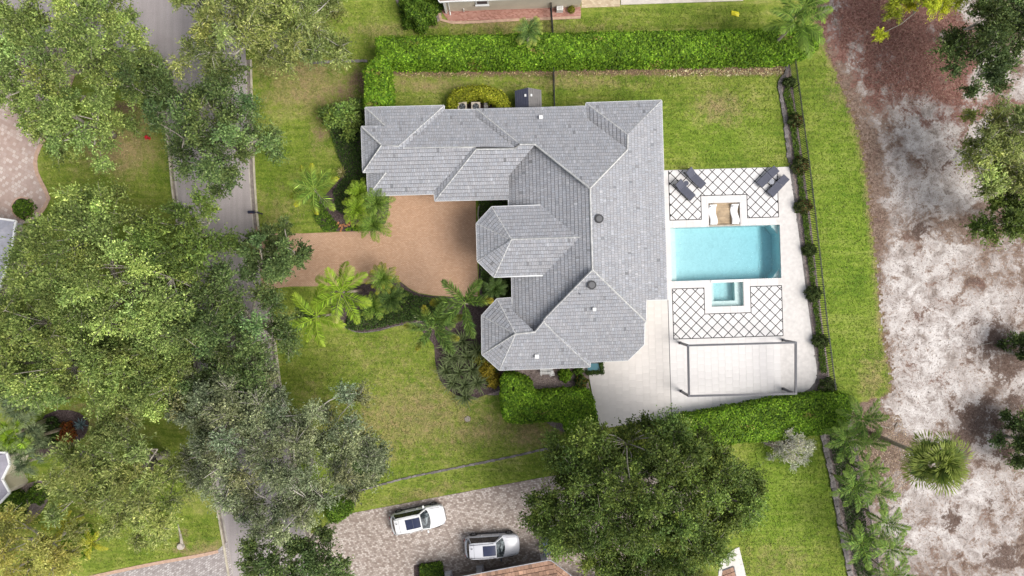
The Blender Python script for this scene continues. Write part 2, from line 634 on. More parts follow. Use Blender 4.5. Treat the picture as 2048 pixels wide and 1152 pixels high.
def grid_sheet(name, x0, x1, y0, y1, step, z, keep=None, maskfn=None, mat=None):
    nx, ny = int(round((x1 - x0) / step)) + 1, int(round((y1 - y0) / step)) + 1
    xs, ys = np.linspace(x0, x1, nx), np.linspace(y0, y1, ny)
    X, Y = np.meshgrid(xs, ys)
    V = np.stack([X.ravel(), Y.ravel(), np.full(X.size, z)], 1)
    i = np.arange(nx * ny).reshape(ny, nx)
    F = np.stack([i[:-1, :-1], i[:-1, 1:], i[1:, 1:], i[1:, :-1]], -1).reshape(-1, 4)
    if keep is not None:
        cx = V[F, 0].mean(1); cy = V[F, 1].mean(1)
        F = F[keep(cx, cy)]
        used = np.unique(F)
        rm = np.full(len(V), -1); rm[used] = np.arange(len(used))
        V = V[used]; F = rm[F]
    me = bpy.data.meshes.new(name)
    me.vertices.add(len(V)); me.vertices.foreach_set('co', V.ravel())
    me.loops.add(F.size); me.loops.foreach_set('vertex_index', F.ravel())
    me.polygons.add(len(F))
    me.polygons.foreach_set('loop_start', np.arange(0, F.size, 4))
    me.update(calc_edges=True)
    if maskfn:
        px, py = V[:, 0] * SC + 1024, 576 - V[:, 1] * SC
        m3 = maskfn(px, py)
        at = me.color_attributes.new('Mask', 'FLOAT_COLOR', 'POINT')
        arr = np.ones((len(V), 4), np.float32)
        arr[:, :3] = np.clip(m3, 0, 1)
        at.data.foreach_set('color', arr.ravel())
    return link(name, me, mat)


def lawn_mask(px, py):
    dry = np.zeros_like(px); soil = np.zeros_like(px); lush = np.full_like(px, 0.25)
    for (cx, cy, rx, ry, a, w) in [
            (830, 830, 190, 95, -.15, .36), (960, 860, 120, 40, -.2, .36), (760, 720, 120, 70, 0, .20),
            (1060, 870, 60, 35, 0, .45), (620, 180, 110, 55, 0, .42), (600, 140, 120, 26, 0, .45),
            (560, 420, 60, 60, 0, .25), (1000, 45, 150, 26, 0, .40), (760, 60, 120, 20, 0, .3),
            (1440, 215, 60, 40, 0, .40), (1120, 60, 220, 20, 0, .25), (240, 300, 90, 60, 0, .50), (270, 240, 60, 40, 0, .4),
            (850, 170, 110, 18, 0, .40), (1150, 165, 180, 16, 0, .35), (850, 985, 90, 22, -.25, .30),
            (420, 1115, 60, 30, 0, .6), (180, 840, 60, 60, 0, .3), (620, 800, 50, 60, 0, .2),
            (1560, 1120, 80, 50, 0, .25), (1680, 180, 40, 60, 0, .25), (1745, 760, 30, 60, 0, .35), (640, 260, 30, 60, 0, .3)]:
        dry = np.maximum(dry, w * 1.75 * blob(px, py, cx, cy, rx, ry, a))
    # worn brown soil along the clipped hedges
    soil = np.maximum(soil, 0.95 * box_soft(px, py, 740, 128, 1575, 152, 4))
    soil = np.maximum(soil, 0.55 * box_soft(px, py, 790, 145, 1180, 168, 8))
    soil = np.maximum(soil, 0.75 * blob(px, py, 715, 165, 36, 40))
    soil = np.maximum(soil, 0.60 * blob(px, py, 690, 190, 50, 34))
    soil = np.maximum(soil, 0.65 * blob(px, py, 1110, 850, 34, 34))
    soil = np.maximum(soil, 0.50 * blob(px, py, 640, 260, 24, 60))
    soil = np.maximum(soil, 0.75 * blob(px, py, 860, 45, 40, 14))
    soil = np.maximum(soil, 0.7 * blob(px, py, 250, 215, 40, 22))
    soil = np.maximum(soil, 0.6 * blob(px, py, 365, 1085, 22, 40))
    for (cx, cy, rx, ry, w) in [(1690, 440, 90, 380, .95), (1430, 270, 160, 70, .8), (1580, 1000, 110, 140, 1.0),
                                (560, 330, 60, 120, .75), (250, 340, 130, 60, .35), (1000, 950, 160, 30, .45), (660, 60, 60, 60, .6),
                                (960, 790, 60, 60, .3), (600, 700, 60, 30, .4), (1300, 60, 160, 30, .45), (900, 180, 60, 20, .2)]:
        lush = np.maximum(lush, w * blob(px, py, cx, cy, rx, ry, 0, 3))
    # the scrub edge goes bare gradually
    ex = scrub_edge(py)
    dry = np.maximum(dry, np.clip(0.85 - (ex - px) / 24.0, 0, 0.6) * (px > 1560))
    soil = np.maximum(soil, np.clip(0.9 - (ex - px) / 9.0, 0, 0.9) * (px > 1560))
    return np.stack([dry, soil, lush], 1)


EDGE_Y = [-60, 60, 130, 200, 260, 330, 400, 470, 540, 620, 700, 760, 790, 812, 840, 900, 1000, 1100, 1220]
EDGE_X = [1632, 1636, 1668, 1694, 1718, 1733, 1740, 1748, 1758, 1762, 1772, 1786, 1780, 1700, 1690, 1700, 1716, 1740, 1775]


def scrub_edge(py):
    return np.interp(py, EDGE_Y, EDGE_X)


poolrect = [UV(1339.4, 456.5), UV(1562, 557)]


def keep_lawn(cx, cy):
    u = (cx - POOL_C.x) * UX.x + (cy - POOL_C.y) * UX.y
    v_ = (cx - POOL_C.x) * UY.x + (cy - POOL_C.y) * UY.y
    hole = (np.abs(u) < 5.0) & (np.abs(v_) < 2.6)
    hole |= (u > -1.7) & (u < 2.0) & (v_ > -5.1) & (v_ < 4.7)
    return ~hole


lawn = grid_sheet('lawn', -54, 54, -33, 33, 0.4, 0.0, keep_lawn, lawn_mask, LAWN)
tag(lawn, kind='structure')
# the lawn goes on beyond the picture
mb = MB()
B_ = 400
for (x0, y0, x1, y1) in [(-B_, 33, B_, B_), (-B_, -B_, B_, -33), (-B_, -33, -54, 33), (54, -33, B_, 33)]:
    mb.add([(x0, y0, -.002), (x1, y0, -.002), (x1, y1, -.002), (x0, y1, -.002)], [(0, 1, 2, 3)])
tag(mb.build('ground', LAWN), kind='structure')


# sandy scrub on the right
def keep_sand(cx, cy):
    px, py = cx * SC + 1024, 576 - cy * SC
    n = 5 * np.sin(py * .21 + 1.3) * np.sin(py * .083) + 3 * np.sin(py * .47 + px * .2) + rng.normal(0, 3.0, px.shape)
    return px > scrub_edge(py) + n


def sand_mask(px, py):
    lit = np.full_like(px, 0.52); red = np.zeros_like(px); dark = np.full_like(px, 0.05)
    ex = scrub_edge(py)
    lit = np.maximum(lit, np.clip(1.05 - (px - ex) / 75.0, 0, .95))
    for (cx, cy, rx, ry, w) in [(1790, 40, 140, 130, 1.1), (1860, 130, 130, 95, 1.0), (1700, 60, 70, 80, .95), (1990, 220, 80, 30, .6),
                                (1760, 150, 70, 80, .5)]:
        red = np.maximum(red, w * blob(px, py, cx, cy, rx, ry))
    for (cx, cy, rx, ry, w) in [(1780, 900, 90, 90, .95), (1800, 1080, 60, 60, .45), (1850, 450, 50, 60, .4), (1920, 440, 50, 60, .75),
                                (1940, 560, 60, 50, .65), (1770, 250, 60, 60, .55), (1745, 830, 60, 60, .9), (1900, 390, 60, 50, .6),
                                (1960, 350, 50, 90, .8), (1990, 500, 50, 30, .6), (1870, 300, 30, 30, .4), (1810, 1000, 40, 50, .4),
                                (1900, 1050, 120, 60, .6), (1830, 340, 26, 40, .75), (2000, 980, 60, 60, .7), (1850, 700, 30, 40, .6), (1900, 620, 40, 30, .65), (1980, 1090, 60, 50, .75), (1840, 1120, 60, 40, .7)]:
        lit = np.maximum(lit, w * blob(px, py, cx, cy, rx, ry))
    for (cx, cy, rx, ry, w) in [(1960, 850, 60, 60, .9), (2010, 720, 55, 60, .85), (1990, 900, 40, 50, .7), (1985, 690, 22, 16, .8),
                                (1842, 458, 18, 16, .85), (2040, 820, 40, 90, .8), (2000, 60, 80, 100, .55), (1905, 1040, 34, 22, .7),
                                (2000, 1110, 50, 40, .7), (1945, 800, 30, 20, .6), (1800, 200, 30, 30, .35), (1985, 1000, 30, 20, .5),
                                (1825, 205, 16, 20, .6), (1950, 640, 14, 12, .5)]:
        dark = np.maximum(dark, w * blob(px, py, cx, cy, rx, ry))
    for (cx, cy, rx, ry, w) in [(1880, 260, 70, 80, 1), (1850, 640, 100, 120, .9), (1960, 660, 80, 60, .7), (1830, 800, 70, 60, .9),
                                (1930, 1000, 90, 60, .8), (1810, 560, 50, 120, .7), (1900, 340, 60, 60, .9), (1860, 740, 60, 60, .9), (1880, 1090, 80, 50, .6), (2000, 600, 60, 40, .7)]:
        lit *= 1 - 0.75 * w * blob(px, py, cx, cy, rx, ry)
    return np.stack([lit, red, dark], 1)


sand = grid_sheet('sandy_ground', 25.5, 54, -33, 33, 0.16, 0.010, keep_sand, sand_mask, SAND)
tag(sand, kind='structure')


def slab(name, pts, z1, mat, z0=0.0, k=0, kind='structure'):
    pts = smooth_poly(pts, k) if k else pts
    o = MB().prism(W(pts), z0, z1).build(name, mat)
    return tag(o, kind=kind)


# --- road with gutters and kerbs
road_l = [(60, 78), (200, 80), (262, 105), (308, 150), (334, 220), (345, 290), (353, 377), (366, 470), (385, 640), (420, 880), (455, 1085), (466, 1152), (480, 1240)]
road_r = [(482, -70), (492, 120), (497, 300), (501, 384), (509, 470), (527, 575), (541, 690), (556, 800), (588, 960), (628, 1152), (646, 1240)]
slab('road', road_r + road_l[::-1] + [(-90, 80), (-90, -70)], 0.010, ROAD, -0.05)


def strip(name, line, w0, w1, z0, z1, mat, seg=None, k=4, parent=None):
    """a band along a photo polyline, from w0 to w1 metres to its right; each piece its own block when seg is set"""
    pts = [Vector((*q, 0)) for q in W(smooth_poly(line, k, False))]
    L = [0.0]
    for a, b in zip(pts, pts[1:]): L.append(L[-1] + (b - a).length)

    def at(s):
        s = min(max(s, 0), L[-1])
        for i in range(len(pts) - 1):
            if s <= L[i + 1] or i == len(pts) - 2:
                d = (pts[i + 1] - pts[i])
                t = (s - L[i]) / max(L[i + 1] - L[i], 1e-6)
                return pts[i] + d * t, Vector((d.y, -d.x, 0)).normalized()
    out_ = []
    if seg is None:
        n = max(2, int(L[-1] / 0.8))
        m_ = MB()
        V_, F_ = [], []
        for i in range(n + 1):
            p, nrm = at(L[-1] * i / n)
            a, b = p + nrm * w0, p + nrm * w1
            V_ += [(a.x, a.y, z0), (a.x, a.y, z1), (b.x, b.y, z1), (b.x, b.y, z0)]
        for i in range(n):
            for j in range(3):
                F_.append((i * 4 + j, i * 4 + j + 1, i * 4 + 5 + j, i * 4 + 4 + j))
        F_ += [(0, 1, 2, 3), (n * 4 + 3, n * 4 + 2, n * 4 + 1, n * 4)]
        m_.add(V_, F_)
        out_.append(m_.build(name, mat, parent))
    else:
        s = 0.0
        while s < L[-1]:
            e = min(s + seg * R.uniform(.92, 1.08), L[-1])
            g = 0.008
            p, n1 = at(s + g); q, n2 = at(e - g)
            if e - s > seg * 0.3:
                dz = R.uniform(-.006, .006)
                m_ = MB().prism([(p + n1 * w0)[:2], (p + n1 * w1)[:2], (q + n2 * w1)[:2], (q + n2 * w0)[:2]], z0, z1 + dz)
                out_.append(m_.build(name, mat, parent))
            s = e
    return out_


GUT = plain('gutter_concrete', (0.36, 0.33, 0.29), 0.85, var=0.22, scale=1.5)
KERB = plain('kerb_concrete', (0.40, 0.36, 0.28), 0.85, var=0.22, scale=2.0)
GRIME = plain('gutter_grime', (0.20, 0.17, 0.15), 0.9, var=0.35, scale=3.0)
for side, ln, sg in (('r', road_r[1:6], 1), ('r', road_r[5:], 1), ('l', road_l[4:9], -1), ('l', road_l[8:11], -1), ('l', road_l[10:], -1)):
    for o in strip('gutter', ln, -0.05 if sg < 0 else -0.30, 0.30 if sg < 0 else 0.05, 0.0, 0.014, GUT): tag(o, kind='structure')
    if sg > 0:
        for o in strip('gutter_channel', ln, -0.36, -0.05, 0.0, 0.018, GRIME): tag(o, kind='structure')
        for o in strip('kerb', ln, -0.52, -0.36, 0.0, 0.11, KERB): tag(o, kind='structure')
    else:
        for o in strip('gutter_channel', ln, 0.10, 0.26, 0.0, 0.018, GRIME): tag(o, kind='structure')
        for o in strip('kerb', ln, 0.26, 0.42, 0.0, 0.11, KERB): tag(o, kind='structure')

# --- drives
DRIVE = [(512, 452), (522, 462), (545, 467), (600, 467), (705, 463), (757, 462), (772, 445), (778, 415), (778, 378), (951, 378),
         (952, 440), (956, 560), (955, 593), (905, 593), (868, 591), (838, 586), (818, 576), (800, 562), (780, 556), (752, 562), (700, 572), (580, 573),
         (552, 576), (536, 584), (529, 590), (522, 560)]
slab('driveway', DRIVE, 0.030, PAVE_MAIN)
NDRIVE = [(610, 1075), (640, 1058), (662, 1045), (700, 1027), (880, 993), (1079, 956), (1390, 905), (1410, 1010), (1330, 1030), (1300, 1240), (600, 1240), (620, 1130)]
slab('driveway', NDRIVE, 0.030, PAVE_TUMB)
slab('driveway', [(-90, 150), (60, 92), (150, 95), (150, 150), (122, 225), (85, 290), (74, 317), (76, 342), (90, 372), (101, 398), (82, 430), (60, 445), (-90, 470)], 0.030, PAVE_PINK)
slab('driveway', [(178, 1152), (300, 1126), (400, 1108), (436, 1100), (455, 1082), (466, 1152), (474, 1200), (60, 1200), (100, 1175)], 0.030, PAVE_GREY)
EDGEB = plain('edge_brick', (0.40, 0.27, 0.20), 0.85, var=0.2, scale=4)
for ln, a, b in (([(150, 150), (122, 225), (85, 290), (74, 317), (76, 342), (90, 372), (101, 398), (82, 430)], -0.02, 0.30),
                 ([(178, 1152), (300, 1126), (400, 1108), (436, 1100)], -0.02, 0.26)):
    for o in strip('driveway_edge', ln, a, b, 0.0, 0.040, EDGEB): tag(o, kind='structure')

# --- paths around the neighbour's house at the top
slab('brick_path', [(882, 22), (898, 43), (1030, 38), (1162, 33), (1161, 8), (1020, 8), (900, 12)], 0.05, PAVE_RED)
for o in strip('path_edge', [(880, 21), (897, 42.5), (1030, 37.5), (1161, 32.5)], 0.0, 0.22, 0.0, 0.058, EDGEB): tag(o, kind='structure')
slab('patio', [(1163, 16), (1240, 13), (1240, -50), (1163, -50)], 0.045, PAVE_TAN)
slab('terrace', [(1241.5, 10), (1486, 2), (1486, -50), (1241.5, -50)], 0.08, plain('pale_travertine', (0.46, 0.42, 0.37), 0.7, var=0.15, scale=1.5))
# patio of the neighbour at the bottom
slab('patio', [(1440, 1118), (1468, 1098), (1478, 1094), (1492, 1152), (1505, 1210), (1430, 1210)], 0.05, plain('white_paving', (0.55, 0.53, 0.50), 0.7, var=0.08))

# --- planting beds
slab('mulch_bed', [(662, 212), (690, 203), (720, 205), (735, 230), (735, 380), (778, 384), (778, 415), (772, 445), (757, 462), (690, 463), (648, 463), (630, 440), (628, 415), (660, 380), (690, 345), (676, 310), (668, 270), (655, 245), (652, 228)], 0.035, MULCH)
slab('mulch_bed', smooth_poly([(660, 585), (700, 574), (752, 563), (780, 557), (800, 563), (818, 577), (838, 587), (868, 592), (905, 594), (960, 594), (965, 560), (1030, 560), (1030, 760), (1000, 780),
                               (970, 790), (935, 800), (900, 782), (880, 760), (870, 720), (868, 690), (850, 670), (830, 650), (790, 653), (760, 662), (720, 665), (690, 655), (665, 620)], 2), 0.035, MULCH)
slab('mulch_bed', [(957, 395), (1030, 395), (1030, 420), (990, 415), (958, 445)], 0.034, MULCH)
slab('mulch_bed', [(958, 525), (990, 555), (1030, 556), (1030, 600), (990, 596), (960, 594), (957, 560)], 0.033, MULCH)
slab('mulch_bed', smooth_poly([(985, 735), (1180, 735), (1176, 760), (1190, 830), (1192, 860), (1140, 868), (1100, 850), (1080, 838), (1020, 838), (1000, 790), (975, 790)], 2), 0.034, MULCHP)
slab('mulch_bed', [(905, 195), (925, 183), (960, 180), (990, 184), (1010, 198), (1012, 225), (905, 225)], 0.034, MULCH)
slab('mulch_bed', [(828, 1130), (880, 1120), (889, 1160), (889, 1190), (828, 1190)], 0.045, MULCH)
slab('mulch_bed', smooth_poly([(790, -30), (795, 10), (815, 36), (850, 50), (882, 40), (880, 10), (870, -30)], 2), 0.03, MULCHP)
slab('mulch_bed', smooth_poly([(30, 985), (80, 960), (100, 985), (85, 1020), (60, 1045), (30, 1050)], 2), 0.03, MULCHP)
slab('mulch_bed', smooth_poly([(90, 830), (140, 820), (172, 835), (176, 860), (150, 890), (100, 910), (60, 900)], 2), 0.03, MULCH)
BEDE = [(1577, 122), (1572, 150), (1562, 165), (1562, 190), (1570, 235), (1573, 275), (1580, 320), (1590, 410), (1602, 500), (1615, 600), (1625, 680), (1634, 745), (1628, 775), (1600, 794), (1640, 800), (1668, 795), (1660, 760), (1645, 650), (1630, 520), (1620, 430), (1607, 330), (1590, 215), (1582, 140)]
slab('mulch_bed', BEDE, 0.028, MULCHP)
slab('mulch_bed', [(1648, 860), (1700, 830), (1712, 900), (1740, 1000), (1768, 1152), (1785, 1230), (1715, 1230), (1700, 1150), (1678, 1040), (1660, 930)], 0.028, MULCHP)
slab('mulch_bed', smooth_poly([(1520, 880), (1560, 868), (1600, 872), (1610, 890), (1560, 900)], 2), 0.026, MULCHP)

# --- boundary kerbs made of rough stones
STONE = plain('rough_stone', (0.15, 0.135, 0.13), 0.9, var=0.35, scale=3.0, bump=0.5, objvar=0.3)


def stones(label, cat, line, w, h, seg):
    root = empty('stone_edging', P(*line[0]), 0, label, cat)
    pts = [Vector((*q, 0)) for q in W(smooth_poly(line, 5, False))]
    meshes = []
    for k in range(4):
        b = MB().box((0, 0, h / 2), (1, 1, h)).mesh('stone')
        bm = bmesh.new(); bm.from_mesh(b)
        bmesh.ops.subdivide_edges(bm, edges=bm.edges[:], cuts=1, use_grid_fill=True)
        for vv in bm.verts:
            vv.co.x += R.uniform(-.1, .1); vv.co.y += R.uniform(-.12, .12)
            if vv.co.z > 0.01: vv.co.z += R.uniform(-.25, .12) * h
        bm.to_mesh(b); bm.free()
        meshes.append(b)
    acc = 0.0
    for a, b in zip(pts, pts[1:]):
        d = b - a
        L = d.length
        s = acc
        while s < L:
            c = a + d * (s / L)
            o = link('stone', R.choice(meshes), STONE, root, c - root.location, (0, 0, math.atan2(d.y, d.x) + R.uniform(-.15, .15)))
            sc_ = R.uniform(.8, 1.15)
            o.scale = (seg * sc_ * .98, w * R.uniform(.8, 1.2), R.uniform(.7, 1.2))
            s += seg * sc_
        acc = s - L
    return root


stones('low rough stone edging between poolside planting bed and lawn', 'edging',
       [(1576, 122), (1572, 146), (1560, 164), (1561, 190), (1569, 235), (1573, 275), (1579, 325)], 0.30, 0.14, 0.42)
stones('narrow pebbly stone edging between white pool deck and fence planting', 'edging',
       [(1581, 335), (1589, 400), (1601, 490), (1614, 590), (1624, 672), (1634, 740), (1631, 765), (1618, 782), (1600, 791)], 0.28, 0.08, 0.45)
stones('weathered stone boundary edging crossing the lower front lawn', 'edging',
       [(720, 981), (742, 975), (812, 956), (900, 938), (1024, 913), (1090, 898), (1126, 894)], 0.17, 0.08, 0.45)
stones('dark curved stone edging along lower right lawn', 'edging',
       [(1643, 862), (1650, 895), (1662, 950), (1676, 1030), (1690, 1100), (1702, 1160)], 0.38, 0.16, 0.55)
stones('short pale stone edging left of the tall clipped hedge', 'edging', [(627, 126), (680, 123), (737, 122)], 0.2, 0.1, 0.4)
stones('thin dark edging around the front shrub bed', 'edging',
       [(690, 655), (715, 664), (745, 663), (790, 652), (830, 645), (862, 640)], 0.07, 0.07, 0.3)
# ------------------------------------------------------------------ pool deck
ZD = 0.11
PAVER = plain('porcelain_paver', (0.535, 0.505, 0.48), 0.55, var=0.07, scale=0.5, objvar=0.018)
PAVERW = plain('porcelain_paver_white', (0.560, 0.540, 0.530), 0.55, var=0.06, scale=0.5, objvar=0.012)
TILEM = plain('white_deck_tile', (0.575, 0.560, 0.555), 0.5, var=0.05, scale=1.0, objvar=0.04)
JOINT = plain('deck_joint', (0.53, 0.505, 0.485), 0.9, var=0.1)
BLACK = plain('black_joint_turf', (0.022, 0.021, 0.022), 0.9, var=0.4, scale=8)

deck_px = [(1300, 341.3), (1578.5, 333.5), (1590, 410), (1602, 500), (1614, 595), (1625, 675), (1634, 738), (1634, 752), (1629, 766), (1619, 778), (1605, 785), (1588, 789),
           (1500, 806), (1400, 824), (1300, 842), (1197, 858), (1187, 800), (1176, 742), (1150, 742), (1150, 650), (1250, 600), (1300, 560)]
deck_uv = [UV(a, b, ZD) for a, b in deck_px]
if area2(deck_uv) < 0: deck_uv = deck_uv[::-1]
pool_h = (-4.77, -2.317, 4.77, 2.317)
ledge_h = (-1.374, 2.45, 1.355, 4.36)
spa_h = (-1.366, -4.63, 1.42, -2.56)
spa_lip = (-1.366, -2.56, 1.42, -2.317)
ledge_lip = (-1.374, 2.317, 1.355, 2.45)
N_ = dict(uL=UV(1337, 392)[0], uR=UV(1555.6, 385)[0], vT=UV(1444, 338.2)[1], vB=UV(1448, 438.2)[1], uA=UV(1402.3, 416)[0], uB=UV(1492.8, 413)[0], vN=UV(1447, 391.2)[1])
S_ = dict(uL=UV(1344.5, 628)[0], uR=UV(1564.5, 621)[0], vT=UV(1454, 573.8)[1], vB=UV(1456, 675.4)[1], uA=UV(1408.7, 601)[0], uB=UV(1499.8, 598.7)[0], vN=UV(1455, 625.8)[1])
lat_rects = [(N_['uL'], N_['vN'], N_['uR'], N_['vT']), (N_['uL'], N_['vB'], N_['uA'], N_['vN']), (N_['uB'], N_['vB'], N_['uR'], N_['vN']),
             (S_['uL'], S_['vB'], S_['uR'], S_['vN']), (S_['uL'], S_['vN'], S_['uA'], S_['vT']), (S_['uB'], S_['vN'], S_['uR'], S_['vT'])]


def rect_sub(r, h):
    x0, y0, x1, y1 = r
    a0, b0, a1, b1 = h
    if a0 >= x1 or a1 <= x0 or b0 >= y1 or b1 <= y0: return [r]
    o = []
    if b0 > y0: o.append((x0, y0, x1, b0))
    if b1 < y1: o.append((x0, b1, x1, y1))
    yy0, yy1 = max(y0, b0), min(y1, b1)
    if a0 > x0: o.append((x0, yy0, a0, yy1))
    if a1 < x1: o.append((a1, yy0, x1, yy1))
    return o


def subtract(r, hs):
    rs = [r]
    for h in hs:
        rs = [q for x in rs for q in rect_sub(x, h)]
    return rs


def rw(r):
    return [(r[0], r[1]), (r[2], r[1]), (r[2], r[3]), (r[0], r[3])]


mb = MB()
for r in subtract((-16, -18, 12, 10), [pool_h, ledge_h, spa_h]):
    p = clip(deck_uv, rw(r))
    if len(p) > 2 and abs(area2(p)) > 1e-3:
        mb.prism([LP(*q) for q in p], 0.0, ZD - 0.02)
deck = mb.build('pool_deck', JOINT)
tag(deck, kind='structure')
# pavers, 60 cm, laid in columns with staggered joints
pc = 0.60
drain_u = UV(1339, 720)[0]
pieces = []
nu = 0
for i in range(-28, 16):
    for j in range(-32, 20):
        u0 = drain_u + i * pc
        v0 = j * pc + (0.5 * pc if i % 2 else 0.0) + (0.17 if i % 5 == 0 else 0)
        cell = (u0 + .005, v0 + .005, u0 + pc - .005, v0 + pc - .005)
        for r in subtract(cell, [pool_h, ledge_h, spa_h, spa_lip, ledge_lip] + lat_rects):
            if r[2] - r[0] < .05 or r[3] - r[1] < .05: continue
            p = clip(deck_uv, rw(r))
            if len(p) > 2 and area2(p) > 0.004:
                pieces.append((area2(p), p, i, r == cell))
# leave out what lies wholly under the house roof
vis = []
house_hide = [P(a, b, 3.1)[:2] for a, b in [(1018, 220), (1322, 205), (1333, 600), (1291, 601), (1291, 640), (1286, 688), (1254, 718), (1180, 724), (1180, 732), (1000, 738)]]
for a, p, i, full in pieces:
    c = LP(sum(q[0] for q in p) / len(p), sum(q[1] for q in p) / len(p))
    pxx, pyy = PX(*c)
    if pxx < 1160 or (inside([PX(*q) for q in house_hide], [pxx + 10], [pyy + 4])[0] and inside([PX(*q) for q in house_hide], [pxx + 14], [pyy])[0] and pxx < 1322 and pyy < 700):
        continue
    vis.append((a, p, i))
vis.sort(key=lambda t: -t[0])
rest = MB(); restw = MB()
for k, (a, p, i) in enumerate(vis):
    poly = [LP(*q) for q in p]
    if k < 300:
        c = Vector((sum(q[0] for q in poly) / len(poly), sum(q[1] for q in poly) / len(poly), 0))
        o = MB().prism([(q[0] - c.x, q[1] - c.y) for q in poly], 0.03, ZD + R.uniform(-.0015, .0015)).build('paver', PAVERW if i >= 0 else PAVER, deck)
        o.location = c
    else:
        (restw if i >= 0 else rest).prism(poly, 0.03, ZD)
for m_, mt in ((rest, PAVER), (restw, PAVERW)):
    if m_.v: tag(m_.build('paving', mt, deck), kind='stuff')
# the drain slot beside the house
a, b = UV(1331.5, 420), UV(1343, 838)
mb = MB().prism([LP(drain_u - .03, UV(1335, 600)[1]), LP(drain_u + .025, UV(1335, 600)[1]), LP(drain_u + .025, UV(1343, 831)[1]), LP(drain_u - .03, UV(1343, 831)[1])], 0.05, ZD + 0.004)
mb.build('drain', DARK, deck)
# diamond tiles in dark joints
for q, nm in ((N_, 'n'), (S_, 's')):
    e = 0.07
    if nm == 'n':
        rects = lat_rects[:3]
        inner = [(q['uL'] + e, q['vN'] + e, q['uR'] - e, q['vT'] - .01), (q['uL'] + e, q['vB'] + e, q['uA'] - e, q['vN'] + e), (q['uB'] + e, q['vB'] + e, q['uR'] - e, q['vN'] + e)]
    else:
        rects = lat_rects[3:]
        inner = [(q['uL'] + e, q['vB'] + e, q['uR'] - e, q['vN'] - e), (q['uL'] + e, q['vN'] - e, q['uA'] - e, q['vT'] - e), (q['uB'] + e, q['vN'] - e, q['uR'] - e, q['vT'] - e)]
    mb = MB()
    for r in rects:
        mb.prism([LP(*x) for x in rw(r)], 0.0905, ZD - 0.012)
    mb.build('joint_bed', BLACK, deck)
    s = 0.917                   # diagonal pitch
    h = s / 2 - 0.05            # half diagonal of a tile
    cu, cv = (q['uL'] + q['uR']) / 2, q['vB']
    full = MB().prism([(h, 0), (0, h), (-h, 0), (0, -h)], 0.065, ZD).mesh('tile')
    full.materials.append(TILEM)
    for i in range(-14, 15):
        for j in range(-2, 14):
            u, v_ = cu + i * s / 2, cv + j * s / 2
            if (i + j) % 2: continue
            win = [(u + h, v_), (u, v_ + h), (u - h, v_), (u, v_ - h)]
            m_ = MB()
            c = Vector((*LP(u, v_), 0))
            tot = 0.0
            for r in inner:
                p = clip(win, rw(r))
                if len(p) < 3 or area2(p) < 0.004: continue
                tot += area2(p)
                m_.prism([(LP(*x)[0] - c.x, LP(*x)[1] - c.y) for x in p], 0.065, ZD)
            if tot < 0.006: continue
            if abs(tot - area2(win)) < 1e-4: link('tile', full, None, deck, c, (0, 0, ROT))
            else: m_.build('tile', TILEM, deck).location = c

# ------------------------------------------------------------------ pool and spa
m, nt, out = new_mat('pool_plaster')
v = coords(nt)
n1 = noise(nt, v, 2.6, 6, 0.65, 1.4)
cc = ramp(nt, n1, [(0.3, (0.56, 0.62, 0.59)), (0.5, (0.64, 0.70, 0.67)), (0.7, (0.70, 0.755, 0.725))])
principled(nt, out, cc, 0.6)
PLASTER = m
m, nt, out = new_mat('pool_water')
v = coords(nt)
n1 = noise(nt, v, 3.0, 4, 0.55, 0.8)
n2 = noise(nt, v, 9.0, 3, 0.5, 0.5)
hh = math_n(nt, 'ADD', n1, math_n(nt, 'MULTIPLY', n2, 0.4))
bn = nt.nodes.new('ShaderNodeBump'); bn.inputs['Strength'].default_value = 0.25; bn.inputs['Distance'].default_value = 0.05
nt.links.new(hh, bn.inputs['Height'])
fr = nt.nodes.new('ShaderNodeFresnel'); fr.inputs['IOR'].default_value = 1.33
nt.links.new(bn.outputs[0], fr.inputs['Normal'])
tr = nt.nodes.new('ShaderNodeBsdfTransparent')
gl = nt.nodes.new('ShaderNodeBsdfGlossy'); gl.inputs['Roughness'].default_value = 0.05
nt.links.new(bn.outputs[0], gl.inputs['Normal'])
mx = nt.nodes.new('ShaderNodeMixShader')
nt.links.new(fr.outputs[0], mx.inputs[0]); nt.links.new(tr.outputs[0], mx.inputs[1]); nt.links.new(gl.outputs[0], mx.inputs[2])
nt.links.new(mx.outputs[0], out.inputs['Surface'])
va = nt.nodes.new('ShaderNodeVolumeAbsorption')
va.inputs['Color'].default_value = (0.16, 0.74, 0.87, 1)
va.inputs['Density'].default_value = 0.36
nt.links.new(va.outputs[0], out.inputs['Volume'])
WATER = m

pool = empty('swimming_pool', (POOL_C.x, POOL_C.y, 0), ROT, 'rectangular turquoise swimming pool in the white tiled deck', 'pool')
u0, v0, u1, v1 = pool_h
# shell: walls and stepped floor (drawn in pool frame)
mb = MB()
zw = -1.55
mb.add([(u0, v0, ZD - .06), (u1, v0, ZD - .06), (u1, v1, ZD - .06), (u0, v1, ZD - .06), (u0, v0, -2), (u1, v0, -2), (u1, v1, -2), (u0, v1, -2)],
       [(0, 4, 5, 1), (1, 5, 6, 2), (2, 6, 7, 3), (3, 7, 4, 0)])
V_, F_ = [], []
prof = [(u0, -0.95), (u0 + 1.5, -1.15), (1.0, -1.35), (3.4, -1.55), (4.0, -1.95), (u1, -2.0)]
for uu, zz in prof: V_ += [(uu, v0, zz), (uu, v1, zz)]
for k in range(len(prof) - 1): F_.append((2 * k, 2 * k + 2, 2 * k + 3, 2 * k + 1))
mb.add(V_, F_)
mb.build('basin', PLASTER, pool)
MB().box(((u0 + u0 + .55) / 2, 0, -0.85), (.55, v1 - v0 - .01, .9)).build('bench', PLASTER, pool)
